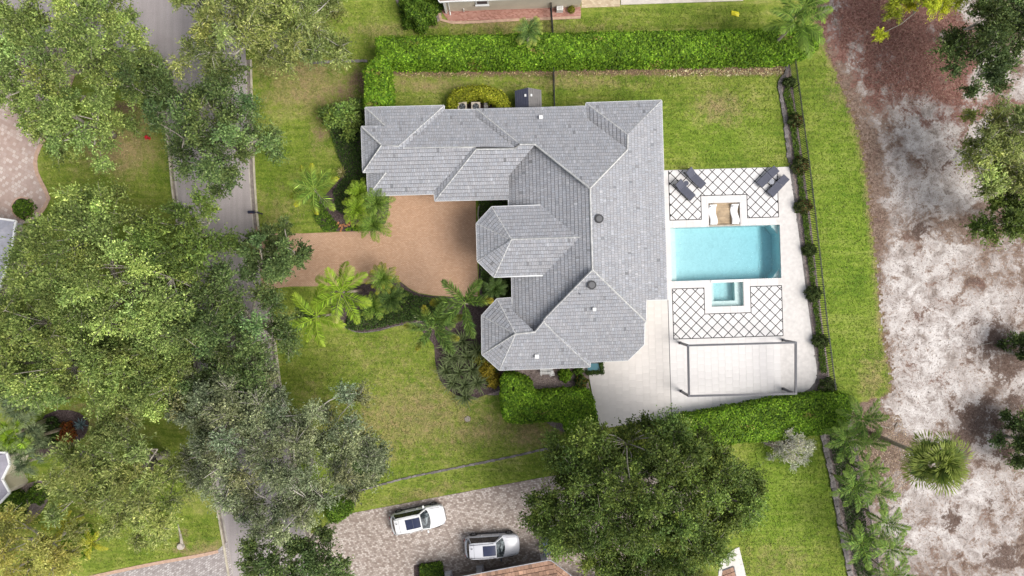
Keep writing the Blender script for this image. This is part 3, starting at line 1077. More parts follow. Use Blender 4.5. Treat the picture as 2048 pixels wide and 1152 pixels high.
for sg in (-1, 1):
    MB().prism([(u1 - .005, sg * (v1 - .005)), (u1 - .62, sg * (v1 - .005)), (u1 - .005, sg * (v1 - .78))], -2.0, -0.42).build('corner_seat', PLASTER, pool)
MB().box((0, 0, (-2.1 - .055) / 2), (u1 - u0 + .02, v1 - v0 + .02, 2.1 - .055)).build('water', WATER, pool)
MB().box((-0.009, 2.3835, 0.035), (2.729, .133, .13)).build('lip', plain('stone_lip', (0.36, 0.32, 0.27), 0.7, var=0.2), pool)
for du in (3.35, 3.45):
    MB().box((du, .55 if du < 3.4 else -1.3, -1.43), (.03, .5, .02)).build('floor_fitting', WHITE, pool)

# sunken lounging ledge with plank-look floor
ld = empty('sun_ledge', (POOL_C.x, POOL_C.y, 0), ROT, 'sunken tan plank-floored lounging ledge above the pool', 'ledge')
u0, v0, u1, v1 = ledge_h
PLANK = plain('tan_plank', (0.36, 0.265, 0.165), 0.6, var=0.25, scale=2.2, objvar=0.14)
LEDGEW = plain('ledge_wall', (0.42, 0.38, 0.33), 0.7, var=0.1)
mb = MB()
mb.add([(u0, v0, .06), (u1, v0, .06), (u1, v1, .06), (u0, v1, .06), (u0, v0, -.3), (u1, v0, -.3), (u1, v1, -.3), (u0, v1, -.3)],
       [(0, 4, 5, 1), (1, 5, 6, 2), (2, 6, 7, 3), (3, 7, 4, 0), (4, 7, 6, 5)])
mb.build('recess', LEDGEW, ld)
n = 14
dv = (v1 - v0) / n
for k in range(n):
    L0 = R.uniform(.3, .7) * (u1 - u0)
    for a, b in ((u0 + .01, u0 + L0 - .006), (u0 + L0 + .006, u1 - .01)):
        MB().box(((a + b) / 2, v0 + dv * (k + .5), -.2), (b - a, dv - .016, .06 + R.uniform(0, .008))).build('plank', PLANK, ld)

spa = empty('spa_tub', (POOL_C.x, POOL_C.y, 0), ROT, 'square turquoise spa tub with inner bench joined to the pool', 'spa')
u0, v0, u1, v1 = spa_h
mb = MB()
mb.add([(u0, v0, ZD - .05), (u1, v0, ZD - .05), (u1, v1, ZD - .05), (u0, v1, ZD - .05), (u0, v0, -1.1), (u1, v0, -1.1), (u1, v1, -1.1), (u0, v1, -1.1)],
       [(0, 4, 5, 1), (1, 5, 6, 2), (2, 6, 7, 3), (3, 7, 4, 0), (4, 7, 6, 5)])
mb.build('basin', PLASTER, spa)
bz = -0.38
for nm, r, z in (('step', (u0 + .005, v0 + .47, u0 + .36, v1 - .005), -.42), ('bench', (u1 - .60, v0 + .47, u1 - .005, v1 - .005), -.36), ('bench', (u0 + .005, v0 + .005, u1 - .005, v0 + .465), -.36)):
    MB().prism(rw(r), -1.1, z).build(nm, PLASTER, spa)
MB().box(((u0 + u1) / 2, (v0 + v1) / 2, -.57), (u1 - u0 + .02, v1 - v0 + .02, 1.06)).build('water', WATER, spa)
MB().prism(rw((u0, -2.555, u1, -2.322)), -1.0, ZD + .05).build('spillover_wall', WHITE, spa)
JET = plain('white_jets', (.5, .6, .62), .5)
for k in range(6):
    MB().disc((-.15 + .42 * (k % 2) - .1, -3.35 - .22 * (k // 2)), .045, -1.098, -1.08, 8).build('jet', WHITE, spa)

# ------------------------------------------------------------------ main house
TILE = attr_mat('roof_tile', 0.75, 0.25, 0.26, 16.0, bump=0.25)
UNDER = plain('roof_underlay', (0.10, 0.10, 0.11), 0.9)
CAPM = plain('ridge_cap_tile', (0.44, 0.44, 0.43), 0.75, var=0.25, scale=3)
ZE, PITCH = 3.1, 0.47
CAMP = Vector((0, 0, HC))


class Facet:
    def __init__(self, poly, eave, ze=ZE, pitch=PITCH):
        self.ze, self.p = ze, pitch
        a, b = P(*eave[0], ze), P(*eave[1], ze)
        self.e0 = a
        t = (b - a); t.z = 0; t.normalize()
        n = Vector((-t.y, t.x, 0))
        cx = sum(q[0] for q in poly) / len(poly); cy = sum(q[1] for q in poly) / len(poly)
        c = P(cx, cy, ze + 1)
        if (c - a).dot(n) < 0: n = -n; t = -t
        self.t, self.n = t, n
        k = math.sqrt(1 + pitch * pitch)
        self.k = k
        self.upv = Vector((n.x / k, n.y / k, pitch / k))
        self.nrm = t.cross(self.upv)
        if self.nrm.z < 0: self.nrm = -self.nrm
        self.poly = poly
        self.pts = [self.at(*q) for q in poly]
        self.uv = [self.to_uv(q) for q in self.pts]
        if area2(self.uv) < 0:
            self.uv = self.uv[::-1]; self.pts = self.pts[::-1]

    def at(self, px, py):
        g = P(px, py, 0)
        s = (HC - self.ze + self.p * self.e0.dot(self.n)) / (HC + self.p * (g.x * self.n.x + g.y * self.n.y))
        return CAMP + (g - CAMP) * s

    def to_uv(self, q):
        d = q - self.e0
        return (d.dot(self.t), d.dot(self.n) * self.k)

    def pos(self, u, v_, h=0.0):
        return self.e0 + self.t * u + self.upv * v_ + self.nrm * h


def tile_facet(f, parent, base, rowh=0.315, tw=0.20, spread=0.055, mat=TILE, und=UNDER, blue=0.0, name='roof_tiles'):
    # boards under the tiles
    m_ = MB().add([q - f.nrm * 0.01 for q in f.pts], [tuple(range(len(f.pts)))])
    r = m_.build('roof_plane', und, parent)
    us = [q[0] for q in f.uv]; vv = [q[1] for q in f.uv]
    tm = MB()
    j0, j1 = int(math.floor(min(vv) / rowh)) - 1, int(math.ceil(max(vv) / rowh)) + 1
    for j in range(j0, j1):
        va, vb = j * rowh, (j + 1) * rowh
        u = min(us) - tw * (R.random() + 0.5)
        ub = max(us)
        rj = R.uniform(-.03, .03)
        while u < ub:
            w = tw * R.uniform(.75, 1.3)
            win = [(u, va), (u + w - .014, va), (u + w - .014, vb), (u, vb)]
            u += w
            p = clip(f.uv, win)
            if len(p) < 3 or area2(p) < 0.0015: continue
            k = 1 + R.gauss(0, spread) + rj
            if R.random() < .010: k *= R.uniform(.55, .75)
            if R.random() < .05: k *= 1.15
            tn = R.uniform(-.02, .02)
            tm.cur = (base[0] * k * (1 + tn), base[1] * k, base[2] * k * (1 - tn))
            hj = R.uniform(0, .007)
            hh_ = [0.012 + hj + 0.032 * (vb - q[1]) / rowh for q in p]
            top = [f.pos(q[0], q[1], h) for q, h in zip(p, hh_)]
            tm.add(top, [tuple(range(len(top)))])
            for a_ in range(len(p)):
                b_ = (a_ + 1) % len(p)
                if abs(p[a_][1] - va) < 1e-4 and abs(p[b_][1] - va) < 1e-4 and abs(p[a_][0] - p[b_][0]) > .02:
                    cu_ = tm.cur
                    tm.cur = tuple(x * .22 for x in cu_)  # shadow line between tile rows, painted as a dark lower lip
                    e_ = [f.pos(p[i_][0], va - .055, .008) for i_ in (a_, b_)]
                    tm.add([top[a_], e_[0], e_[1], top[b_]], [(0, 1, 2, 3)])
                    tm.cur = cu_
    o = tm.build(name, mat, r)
    tag(o, kind='stuff')
    return r


def caps(parent, a, b, mat=CAMP, lift=0.055, w=0.24, seg=0.36, name='ridge_cap', keep=True):
    """overlapping bent cap tiles along a hip or ridge"""
    a, b = Vector(a), Vector(b)
    d = b - a
    L = d.length
    n = max(1, int(L / seg))
    dn = d.normalized()
    s = dn.cross(up).normalized()
    upn = s.cross(dn)
    m_ = MB()
    for k in range(n):
        p = a + d * (k / n); q = a + d * ((k + 1.06) / n)
        l0, l1 = lift + .018, lift
        m_.add([p - s * w / 2 + upn * (l0 - .07), p + upn * l0, p + s * w / 2 + upn * (l0 - .07),
                q - s * w / 2 + upn * (l1 - .07), q + upn * l1, q + s * w / 2 + upn * (l1 - .07)],
               [(0, 1, 4, 3), (1, 2, 5, 4), (0, 2, 1)])
    return m_.build(name, mat, parent)


house = empty('house', (0, 0, 0), 0, 'large single-storey house with grey tiled hip roof and octagonal entry tower', 'house')
ROOFG = (0.272, 0.277, 0.296)
F = {}
F['wN'] = Facet([(731, 215.4), (888, 211.4), (797, 293), (763, 290.2), (723, 253.3), (763, 252.4), (770.5, 252.2)], [(731, 215.4), (888, 211.4)])
F['wW1'] = Facet([(731, 215.4), (732.2, 252.4), (770.5, 252.2)], [(731, 215.4), (732.2, 252.4)])
F['wW2'] = Facet([(723, 253.3), (763, 290.2), (726, 344.3)], [(723, 253.3), (726, 344.3)], 3.72)
F['wW3'] = Facet([(734, 344.5), (772, 345), (736.4, 391.4)], [(734, 344.5), (736.4, 391.4)])
F['wE'] = Facet([(888, 211.4), (888, 220.5), (806, 297), (797, 293)], [(888, 211.4), (888.6, 221)])
F['wS'] = Facet([(763, 290.2), (797, 293), (806, 297), (951, 294), (868.8, 381), (868.8, 387.6), (736.4, 391.4), (772, 345), (726, 344.3)], [(736.4, 391.4), (868.8, 387.6)])
F['mN'] = Facet([(888, 220.5), (952, 219.2), (952, 234), (1030, 295), (951, 294), (806, 297)], [(888, 220.5), (952, 219.2)])
F['mW'] = Facet([(952, 219.2), (952, 234), (1030, 295), (1039, 288)], [(952, 219.2), (952.4, 234)])
F['bN'] = Facet([(952, 217.8), (1172, 212.6), (1174, 237), (1255, 299), (1180, 376.5), (1070, 289), (1039, 288)], [(952, 217.8), (1172, 212.6)])
F['sW'] = Facet([(951, 294), (952, 299), (870, 401.5), (868.8, 381)], [(869, 384), (870, 401.5)])
F['sS'] = Facet([(952, 299), (1031, 298), (1039.6, 289), (1070, 289), (1017.3, 352), (1017.3, 398), (870, 401.5)], [(870, 401.5), (1017, 398)])
F['eW'] = Facet([(1172.3, 206.2), (1255, 269.3), (1255, 299), (1174, 237)], [(1172.3, 206.2), (1173.4, 237)])
F['eN'] = Facet([(1172.3, 206.2), (1322.8, 201), (1255, 269.3)], [(1172.3, 206.2), (1322.8, 201)])
F['E'] = Facet([(1322.8, 201), (1334, 599), (1292.3, 600), (1291.5, 644), (1184.7, 540), (1180, 376.5), (1255, 299), (1255, 269.3)], [(1322.8, 201), (1334, 599)])
F['W'] = Facet([(1070, 289), (1180, 376.5), (1184.7, 540), (1088, 639), (1070, 664), (1026, 622), (1023.6, 553), (1017, 411), (1017.3, 352)], [(1017, 360), (1024.4, 610)])
F['S'] = Facet([(1184.7, 540), (1291.5, 644), (1289, 645), (1288, 689), (1256, 720.4), (1180.3, 723.5), (1088, 646), (1088, 639)], [(1256, 720.4), (1180.3, 723.5)])
F['swE'] = Facet([(1088, 646), (1180.3, 723.5), (1180, 733.4)], [(1180.3, 722), (1180, 733.4)])
F['swS'] = Facet([(1031, 668), (1070, 664), (1088, 639), (1088, 646), (1180, 733.4), (998.7, 739.8)], [(1180, 733.4), (998.7, 739.8)])
F['swSW'] = Facet([(1031, 668), (998.7, 739.8), (964.4, 709)], [(998.7, 739.8), (964.4, 709)])
F['swW'] = Facet([(1031, 668), (964.4, 709), (963.5, 631.4)], [(964.4, 709), (963.5, 631.4)])
F['swNW'] = Facet([(1031, 668), (963.5, 631.4), (994, 598)], [(963.5, 631.4), (994, 598)])
F['swN'] = Facet([(1031, 668), (994, 598), (1022, 595.8), (1026, 622), (1070, 664)], [(994, 598), (1022, 595.8)])
ZT = 4.30
F['tN'] = Facet([(983.5, 414), (1092, 411), (1167, 474.5), (1022.6, 479)], [(983.5, 414), (1081, 410.5)], ZT)
F['tNW'] = Facet([(983.5, 414), (1022.6, 479), (953, 447.2)], [(983.5, 414), (953, 447.2)], ZT)
F['tW'] = Facet([(953, 447.2), (1022.6, 479), (955, 522)], [(953, 447.2), (955, 522)], ZT)
F['tSW'] = Facet([(955, 522), (1022.6, 479), (988, 554)], [(955, 522), (988, 554)], ZT)
F['tS'] = Facet([(988, 554), (1022.6, 479), (1167, 474.5), (1098, 548)], [(988, 554), (1085.6, 551)], ZT)
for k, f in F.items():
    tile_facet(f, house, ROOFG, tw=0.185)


def Z(k, p):
    return F[k].at(*p)


CAPT = CAPM
for k, a, b in [('wN', (731, 215.4), (770.5, 252.2)), ('wN', (723, 253.3), (763, 290.2)), ('wS', (763, 290.2), (726, 344.3)), ('wS', (772, 345), (736.4, 391.4)),
                ('wN', (763, 290.4), (797, 293)), ('wN', (888, 211.4), (797, 293)), ('mN', (806, 297), (951, 294)), ('sS', (952, 299), (870, 401.5)),
                ('sS', (952, 299), (1031, 298)), ('sS', (1039.6, 289), (1070, 289)), ('bN', (952, 217.8), (1039, 288)), ('eN', (1172.3, 206.2), (1255, 269.3)),
                ('eN', (1322.8, 201), (1255, 269.3)), ('E', (1255, 269.3), (1255, 299)), ('bN', (1180, 376.5), (1255, 299)), ('bN', (1070, 289), (1180, 376.5)),
                ('E', (1180, 376.5), (1184.7, 540)), ('S', (1184.7, 540), (1291, 643)), ('S', (1184.7, 540), (1088, 639)), ('swS', (1088, 646), (1180, 733.4)),
                ('swS', (1031, 668), (1070, 664)), ('swS', (1070, 664), (1088, 642)), ('swS', (1031, 668), (998.7, 739.8)), ('swSW', (1031, 668), (964.4, 709)),
                ('swW', (1031, 668), (963.5, 631.4)), ('swN', (1031, 668), (994, 598)),
                ('tN', (983.5, 414), (1022.6, 479)), ('tW', (953, 447.2), (1022.6, 479)), ('tW', (955, 522), (1022.6, 479)), ('tS', (988, 554), (1022.6, 479)), ('tS', (1022.6, 479), (1167, 474.5))]:
    caps(house, Z(k, a), Z(k, b), CAPT, w=0.15)
# white gutters on the eaves
GUTW = plain('white_gutter', (0.60, 0.61, 0.62), 0.4, var=0.04)


def gutter_run(pts, ze, parent, mat=GUTW, w=0.11):
    for a, b in zip(pts, pts[1:]):
        p, q = P(*a, ze), P(*b, ze)
        m_ = MB().beam(p + Vector((0, 0, -.03)), q + Vector((0, 0, -.03)), w, .12)
        m_.build('gutter', mat, parent)


EAVE = [(731, 215.4), (888, 211.4), (888, 220.5), (952, 219.2), (1172.3, 212.8), (1172.3, 206.2), (1322.8, 201), (1334, 599), (1292.3, 600), (1291.5, 644.5), (1289, 645), (1288, 689), (1256, 720.4), (1180.3, 723.5),
        (1180, 733.4), (998.7, 739.8), (964.4, 709), (963.5, 631.4), (994, 598), (1022, 595.8)]
gutter_run(EAVE, ZE, house)
gutter_run([(1023.6, 553), (1025, 614)], ZE, house)
gutter_run([(1017.2, 411), (1017, 352)], ZE, house)
gutter_run([(1017, 398), (870, 401.5), (868.8, 387.6), (736.4, 391.4), (734, 344.5)], ZE, house)
gutter_run([(732.2, 252.4), (731, 215.4)], ZE, house)
gutter_run([(763, 252.4), (723, 253.3), (726, 344.3), (766, 343.5)], 3.72, house)
gutter_run([(1081, 410.5), (983.5, 414), (953, 447.2), (955, 522), (988, 554), (1085.6, 551)], ZT, house)


def inset(poly, d):
    n = len(poly)
    if area2(poly) < 0: poly = poly[::-1]
    out_ = []
    for i in range(n):
        a, b, c = Vector(poly[i - 1]), Vector(poly[i]), Vector(poly[(i + 1) % n])
        e1 = (b - a).normalized(); e2 = (c - b).normalized()
        n1 = Vector((-e1.y, e1.x)); n2 = Vector((-e2.y, e2.x))
        m_ = (n1 + n2)
        k = d / max(0.35, m_.dot(n1))
        q = b + m_ * k
        out_.append((q.x, q.y))
    return out_


foot = [(731, 215.4), (888, 211.4), (888, 220.5), (952, 219.2), (1172.3, 212.8), (1172.3, 206.2), (1322.8, 201), (1334, 599), (1292.3, 600), (1288, 689), (1256, 720.4), (1180.3, 723.5), (1180, 733.4),
        (998.7, 739.8), (964.4, 709), (963.5, 631.4), (994, 598), (1023, 595.8), (1023.6, 553), (1017.2, 411), (1017, 398), (870, 401.5), (868.8, 387.6), (736.4, 391.4)]
fw = [tuple(P(a, b, ZE)[:2]) for a, b in foot]
fi = inset(fw, 0.55)
MB().prism(fi, 0.0, ZE - 0.10).build('wall', STUCCO, house)
MB().prism(inset(fw, 0.05), ZE - .10, ZE - .03).build('soffit', WHITE, house)
tow = [tuple(P(a, b, ZT)[:2]) for a, b in [(983.5, 414), (953, 447.2), (955, 522), (988, 554), (1085, 551), (1081, 410.5)]]
MB().prism(inset(tow, 0.5), 0.0, ZT - .06).build('tower_wall', STUCCO, house)
bay = [tuple(P(a, b, 3.72)[:2]) for a, b in [(723, 253.3), (726, 344.3), (766, 343.5), (763, 252.4)]]
MB().prism(inset(bay, 0.3), 0.0, 3.68).build('bay_wall', STUCCO, house)
# doors and windows under the eaves
DOORM = plain('garage_door_white', (.55, .54, .52), .5, var=.05)
g0, g1 = Vector(fi[-2] if False else P(880, 396, 0)[:] ), None
for cx in (905, 985):
    c = P(cx, 398, ZE); c = Vector((c.x, c.y + .545, 0))
    d_ = MB().box((c.x, c.y - .03, 1.1), (2.5, .08, 2.2)).build('garage_door', DOORM, house)
    for k in range(4): MB().box((c.x, c.y - .085, .35 + k * .52), (2.3, .03, .42)).build('panel', DOORM, d_)
for (px, py, rz, wd) in [(1329, 300, math.pi / 2, 1.6), (1330, 380, math.pi / 2, 2.4), (1332, 470, math.pi / 2, 3.0), (1333, 540, math.pi / 2, 2.0)]:
    c = P(px, py, ZE)
    w_ = MB().box((c.x - .56, c.y, 1.3), (wd, .10, 2.0), rz + ROT).build('window', WHITE, house)
    MB().box((c.x - .53, c.y, 1.3), (wd - .16, .10, 1.84), rz + ROT).build('pane', GLASS, w_)
# things on the roof
VENT = plain('vent_black', (0.028, 0.028, 0.030), 0.45, var=.2)
for k, p in (('E', (1197.5, 438)), ('S', (1183, 570))):
    c = Z(k, p)
    v_ = MB().disc((c.x, c.y), .22, c.z - .15, c.z + .25, 20).build('roof_vent', VENT, house)
    MB().disc((c.x, c.y), .35, c.z + .22, c.z + .32, 24, .33).build('vent_cap', VENT, v_)
    MB().disc((c.x, c.y), .24, c.z + .32, c.z + .335, 24, .22).build('vent_lid', plain('vent_lid', (.10, .10, .105), .5), v_)
for k, p, s_ in (('bN', (1082, 236), .24), ('S', (1188.5, 618.5), .22), ('swS', (1074, 712.5), .28)):
    c = Z(k, p)
    v_ = MB().box((c.x, c.y, c.z + .12), (s_, s_, .34)).build('exhaust_vent', WHITE, house)
    MB().box((c.x - .02, c.y, c.z + .3), (s_ + .05, s_ + .05, .03)).build('vent_hood', WHITE, v_)
c = Z('S', (1160, 588))
MB().tube([(c.x, c.y, c.z - .1), (c.x, c.y, c.z + .25)], .05, 8).build('pipe', CHAR, house)
# ------------------------------------------------------------------ pergola
pg = [P(1376, 691, 2.75), P(1591.5, 685, 2.75), P(1591.5, 787, 2.75), P(1378, 792, 2.75)]
perg = empty('pergola', P(1470, 735, 0), 0, 'open charcoal metal pergola frame on four posts over the white deck', 'pergola')
PGM = plain('pergola_metal', (0.082, 0.083, 0.098), 0.45, var=0.06)
for i in range(4):
    a, b = pg[i], pg[(i + 1) % 4]
    d = (b - a).normalized() * .075
    m_ = MB().beam(a - d * (1 if i % 2 == 0 else -1), b + d * (1 if i % 2 == 0 else -1), .155, .18)
    o = child('beam', m_.mesh('beam'), PGM, perg)
    s = d.cross(up).normalized()
    m2 = MB().beam(a + d * 1.2 + s * 0.0 + Vector((0, 0, .095)), b - d * 1.2 + Vector((0, 0, .095)), .035, .02)
    o2 = link('track', m2.mesh('track'), DARK, o)
    m_ = MB().beam((a.x, a.y, ZD), (a.x, a.y, 2.655), .17, .17, UY)
    o = child('post', m_.mesh('post'), PGM, perg)
    link('base_plate', MB().box((a.x, a.y, ZD + .01), (.24, .24, .02), ROT).mesh('base_plate'), DARK, o)

# ------------------------------------------------------------------ sun loungers
SLING = plain('navy_charcoal_sling', (0.062, 0.066, 0.092), 0.7, var=0.12, scale=4)
LFRAME = plain('lounger_frame', (0.055, 0.056, 0.066), 0.5, var=0.1)


def lounger(label, c, ang, back):
    """head at -x, foot at +x"""
    q = P(*c)
    root = empty('sun_lounger', (q.x, q.y, ZD), ang, label, 'sun lounger', 'charcoal loungers on the lattice deck')
    L, w, z = 1.98, .66, .34
    xb = -.28
    m_ = MB()
    for s in (-1, 1): m_.beam((xb - .62, s * w / 2, z - .03), (L / 2, s * w / 2, z - .03), .045, .06)
    m_.beam((L / 2, -w / 2, z - .03), (L / 2, w / 2, z - .03), .045, .06)
    m_.beam((xb - .62, -w / 2, z - .03), (xb - .62, w / 2, z - .03), .045, .06)
    m_.build('frame', LFRAME, root)
    for s in (-1, 1):
        for x in (-.72, .82): MB().beam((x, s * (w / 2 - .03), 0), (x, s * (w / 2 - .03), z - .05), .045, .045).build('leg', LFRAME, root)
    MB().box(((xb + L / 2) / 2, 0, z + .02), (L / 2 - xb - .03, w + .03, .055)).build('seat', SLING, root)
    Lb = .80
    e = Vector((xb - Lb * math.cos(back), 0, z + .03 + Lb * math.sin(back)))
    MB().beam((xb - .012, 0, z + .03), e, w + .03, .055).build('backrest', SLING, root)
    if back > .25:
        for s in (-1, 1):
            MB().beam((xb - .55 * math.cos(back), s * .24, z + .5 * math.sin(back)), (xb - .60, s * .24, z - .02), .03, .03).build('prop', LFRAME, root)
        MB().disc((-.98, .25), .06, 0, .12, 10).build('wheel', DARK, root)
        MB().disc((-.98, -.25), .06, 0, .12, 10).build('wheel', DARK, root)
    return root


def ang(h, f):
    return math.atan2(-(f[1] - h[1]), f[0] - h[0])


lounger('charcoal sun lounger with raised back, nearest the house on the upper deck', (1366.5, 381.5), ang((1352, 367), (1383, 397)), .62)
lounger('charcoal sun lounger with raised back beside the lawn edge, second from the house', (1387.5, 358), ang((1374, 345), (1405, 375)), .58)
lounger('charcoal lounger lying flat beside lawn edge, left one of the far right pair', (1531, 356), ang((1549, 340), (1515, 373)), .06)
lounger('charcoal lounger lying flat closest to the planting bed, right of the far pair', (1551.5, 374), ang((1569, 357), (1536, 393)), .10)


def side_table(label, c, topm):
    q = P(*c)
    root = empty('side_table', (q.x, q.y, ZD), 0, label, 'table', 'round side tables between the loungers')
    MB().disc((0, 0), .22, .41, .445, 24).build('table_top', topm, root)
    for k in range(3):
        a = k * 2.094 + .4
        MB().beam((.19 * math.cos(a), .19 * math.sin(a), 0), (.12 * math.cos(a), .12 * math.sin(a), .41), .03, .03).build('leg', LFRAME, root)


side_table('small round charcoal side table between the two loungers near the house', (1369.2, 368.5), SLING)
side_table('small round grey-topped side table between the right pair of loungers', (1538.6, 365.5), plain('table_grey', (.24, .25, .28), .35, var=.08))


def ledge_lounger(label, c, flip):
    q = P(*c)
    root = empty('ledge_lounger', (q.x, q.y, -.165), ROT, label, 'lounger', 'white moulded loungers on the ledge')
    n = 22
    V_, F_ = [], []
    w = .62
    for i in range(n + 1):
        t = i / n
        y = (t - .5) * 1.72
        z = .16 + .10 * math.sin(t * 2 * math.pi * .95 + .6) + .28 * max(0, t - .62) ** 1.1
        sx = .05 * math.sin(t * 2 * math.pi + .4) * flip
        for x, dz in ((-w / 2, 0), (-w / 2 + .05, .025), (w / 2 - .05, .025), (w / 2, 0)):
            V_.append((x + sx, y, z + dz))
        for x in (w / 2, -w / 2): V_.append((x + sx, y, 0.0))
    for i in range(n):
        for j in range(6):
            a = i * 6 + j; b = i * 6 + (j + 1) % 6
            F_.append((a, b, b + 6, a + 6))
    F_ += [tuple(range(5, -1, -1)), tuple(n * 6 + j for j in range(6))]
    MB().add(V_, F_).build('shell', plain('moulded_white', (.74, .74, .74), .4, var=.02), root, smooth=False)
    MB().box((0, .62, .42), (.4, .16, .06)).build('head_pad', plain('white_pad', (.70, .70, .70), .7, var=.03), root)


ledge_lounger('white wavy moulded lounger on the left of the tan ledge', (1426.0, 429.3), 1)
ledge_lounger('white wavy moulded lounger on the right of the tan ledge', (1469.8, 428.0), 1)

# ------------------------------------------------------------------ air conditioners, shed, mailbox, small things
BEIGE = plain('beige_metal', (.48, .42, .34), .5, var=.08)
for lab, px in (('beige square air conditioner with round fan, left of the two behind the house', 924.5), ('beige square air conditioner with round fan, right of the two behind the house', 951.5)):
    q = P(px, 213, .9)
    root = empty('air_conditioner', (q.x, q.y, .03), 0, lab, 'air conditioner', 'air conditioners behind the house')
    n = 24
    MB().box((0, 0, .42), (.74, .74, .84)).build('cabinet', BEIGE, root)
    # top plate with round opening
    V_, F_ = [], []
    for k in range(n):
        a = 2 * math.pi * k / n
        ca, sa = math.cos(a), math.sin(a)
        m_ = .38 / max(abs(ca), abs(sa))
        V_ += [(m_ * ca, m_ * sa, .90), (.29 * ca, .29 * sa, .90), (.29 * ca, .29 * sa, .845)]
    for k in range(n):
        k2 = (k + 1) % n
        F_ += [(3 * k, 3 * k2, 3 * k2 + 1, 3 * k + 1), (3 * k + 1, 3 * k2 + 1, 3 * k2 + 2, 3 * k + 2)]
    MB().add(V_, F_).build('top_plate', BEIGE, root)
    MB().disc((0, 0), .285, .842, .848, 24).build('opening', DARK, root)
    FAN = plain('fan_blade', (.13, .14, .14), .4, var=.1)
    for k in range(4):
        a = k * math.pi / 2 + .5
        b = MB().add([(.05 * math.cos(a - .6), .05 * math.sin(a - .6), .86), (.25 * math.cos(a - .25), .25 * math.sin(a - .25), .865), (.25 * math.cos(a + .35), .25 * math.sin(a + .35), .88), (.05 * math.cos(a + .6), .05 * math.sin(a + .6), .87)], [(0, 1, 2, 3)])
        b.build('fan_blade', FAN, root)
    MB().disc((0, 0), .06, .85, .895, 12).build('hub', CHAR, root)
q = P(972, 213, .3)
root = empty('pool_pump', (q.x, q.y, .03), 0, 'grey pump box with slats right of the air conditioners', 'pump')
MB().box((0, 0, .2), (.36, .6, .4)).build('case', plain('pump_grey', (.2, .19, .18), .6, var=.2), root)
for k in range(4): MB().box((0, -.22 + .15 * k, .41), (.32, .05, .03)).build('slat', plain('slat_grey', (.33, .32, .30), .6), root)

# garden shed with two-tone ridge roof (only its top shows behind the eaves)
q = P(1057, 203, 2.0)
root = empty('storage_shed', (q.x, q.y, 0), ROT, 'small resin storage shed with dark ridge roof behind the house', 'shed')
SH1 = plain('shed_roof_dark', (0.045, 0.048, 0.075), .55, var=.12); SH2 = plain('shed_roof_grey', (0.125, 0.118, 0.115), .6, var=.1)
MB().box((0, 0, .85), (2.0, 2.0, 1.7)).build('wall', plain('shed_wall', (.25, .23, .20), .7), root)
for s, mt in ((-1, SH1), (1, SH2)):
    r = MB().add([(0, -1.1, 2.25), (0, 1.1, 2.25), (s * 1.12, 1.02, 1.72), (s * 1.12, -1.02, 1.72), (0, -1.1, 2.18), (0, 1.1, 2.18), (s * 1.12, 1.02, 1.65), (s * 1.12, -1.02, 1.65)],
                 [(0, 1, 2, 3), (7, 6, 5, 4), (3, 2, 6, 7), (0, 3, 7, 4), (1, 5, 6, 2)]).build('roof', mt, root)
    for k in range(1, 6):
        x = s * 1.12 * k / 6
        MB().beam((x, -1.05, 2.25 - .53 * k / 6 + .012), (x, 1.05, 2.25 - .53 * k / 6 + .012), .03, .02).build('rib', mt, r)
    MB().box((s * .24, .48, 2.155), (.17, .2, .05)).build('skylight', WHITE, r)
    MB().beam((0, -.45, 2.262), (s * 1.12, -.6, 1.735), .04, .02).build('panel_seam', DARK, r)

q = P(525, 428, 0)
root = empty('mailbox', (q.x, q.y, 0), 0.03, 'black mailbox on post leaning over the kerb at the drive', 'mailbox')
MB().beam((0, 0, 0), (0, 0, 1.15), .1, .1, UY).build('post', DARK, root)
MB().beam((.1, .05, 1.02), (-.75, .05, 1.02), .09, .07).build('arm', DARK, root)
BLUEB = plain('mailbox_black', (0.022, 0.024, 0.045), .35, var=.15)
V_, F_ = [], []
for x in (-.78, -.26):
    for k in range(9):
        a = math.pi * k / 8
        V_.append((x, .05 + .13 * math.cos(a), 1.2 + .13 * math.sin(a)))
    V_ += [(x, -.08, 1.07), (x, .18, 1.07)]
for k in range(11):
    F_.append((k, (k + 1) % 11, 11 + (k + 1) % 11, 11 + k))
F_ += [tuple(range(11)), tuple(range(21, 10, -1))]
MB().add(V_, F_).build('box', BLUEB, root)
MB().box((-.5, -.1, 1.3), (.12, .02, .1)).build('flag', plain('flag_red', (.3, .03, .03), .5), root)

q = P(935, 838)
root = empty('manhole_cover', (q.x, q.y, 0), 0, 'small round concrete utility cover in the front lawn', 'cover')
MB().disc((0, 0), .29, -.02, .022, 24).build('collar', plain('cover_soil', (.13, .105, .07), .9, var=.3, scale=6), root)
MB().disc((0, 0), .23, 0, .032, 24).build('lid', plain('cover_concrete', (.33, .29, .245), .8, var=.2, scale=6), root)
for rr in (.19, .12, .05):
    MB().disc((0, 0), rr, .02, .034 + (.2 - rr) * .01, 20).build('ring', plain('cover_ring' + str(rr), (.33 - rr * .5, .29 - rr * .45, .25 - rr * .4), .8, var=.1), root)

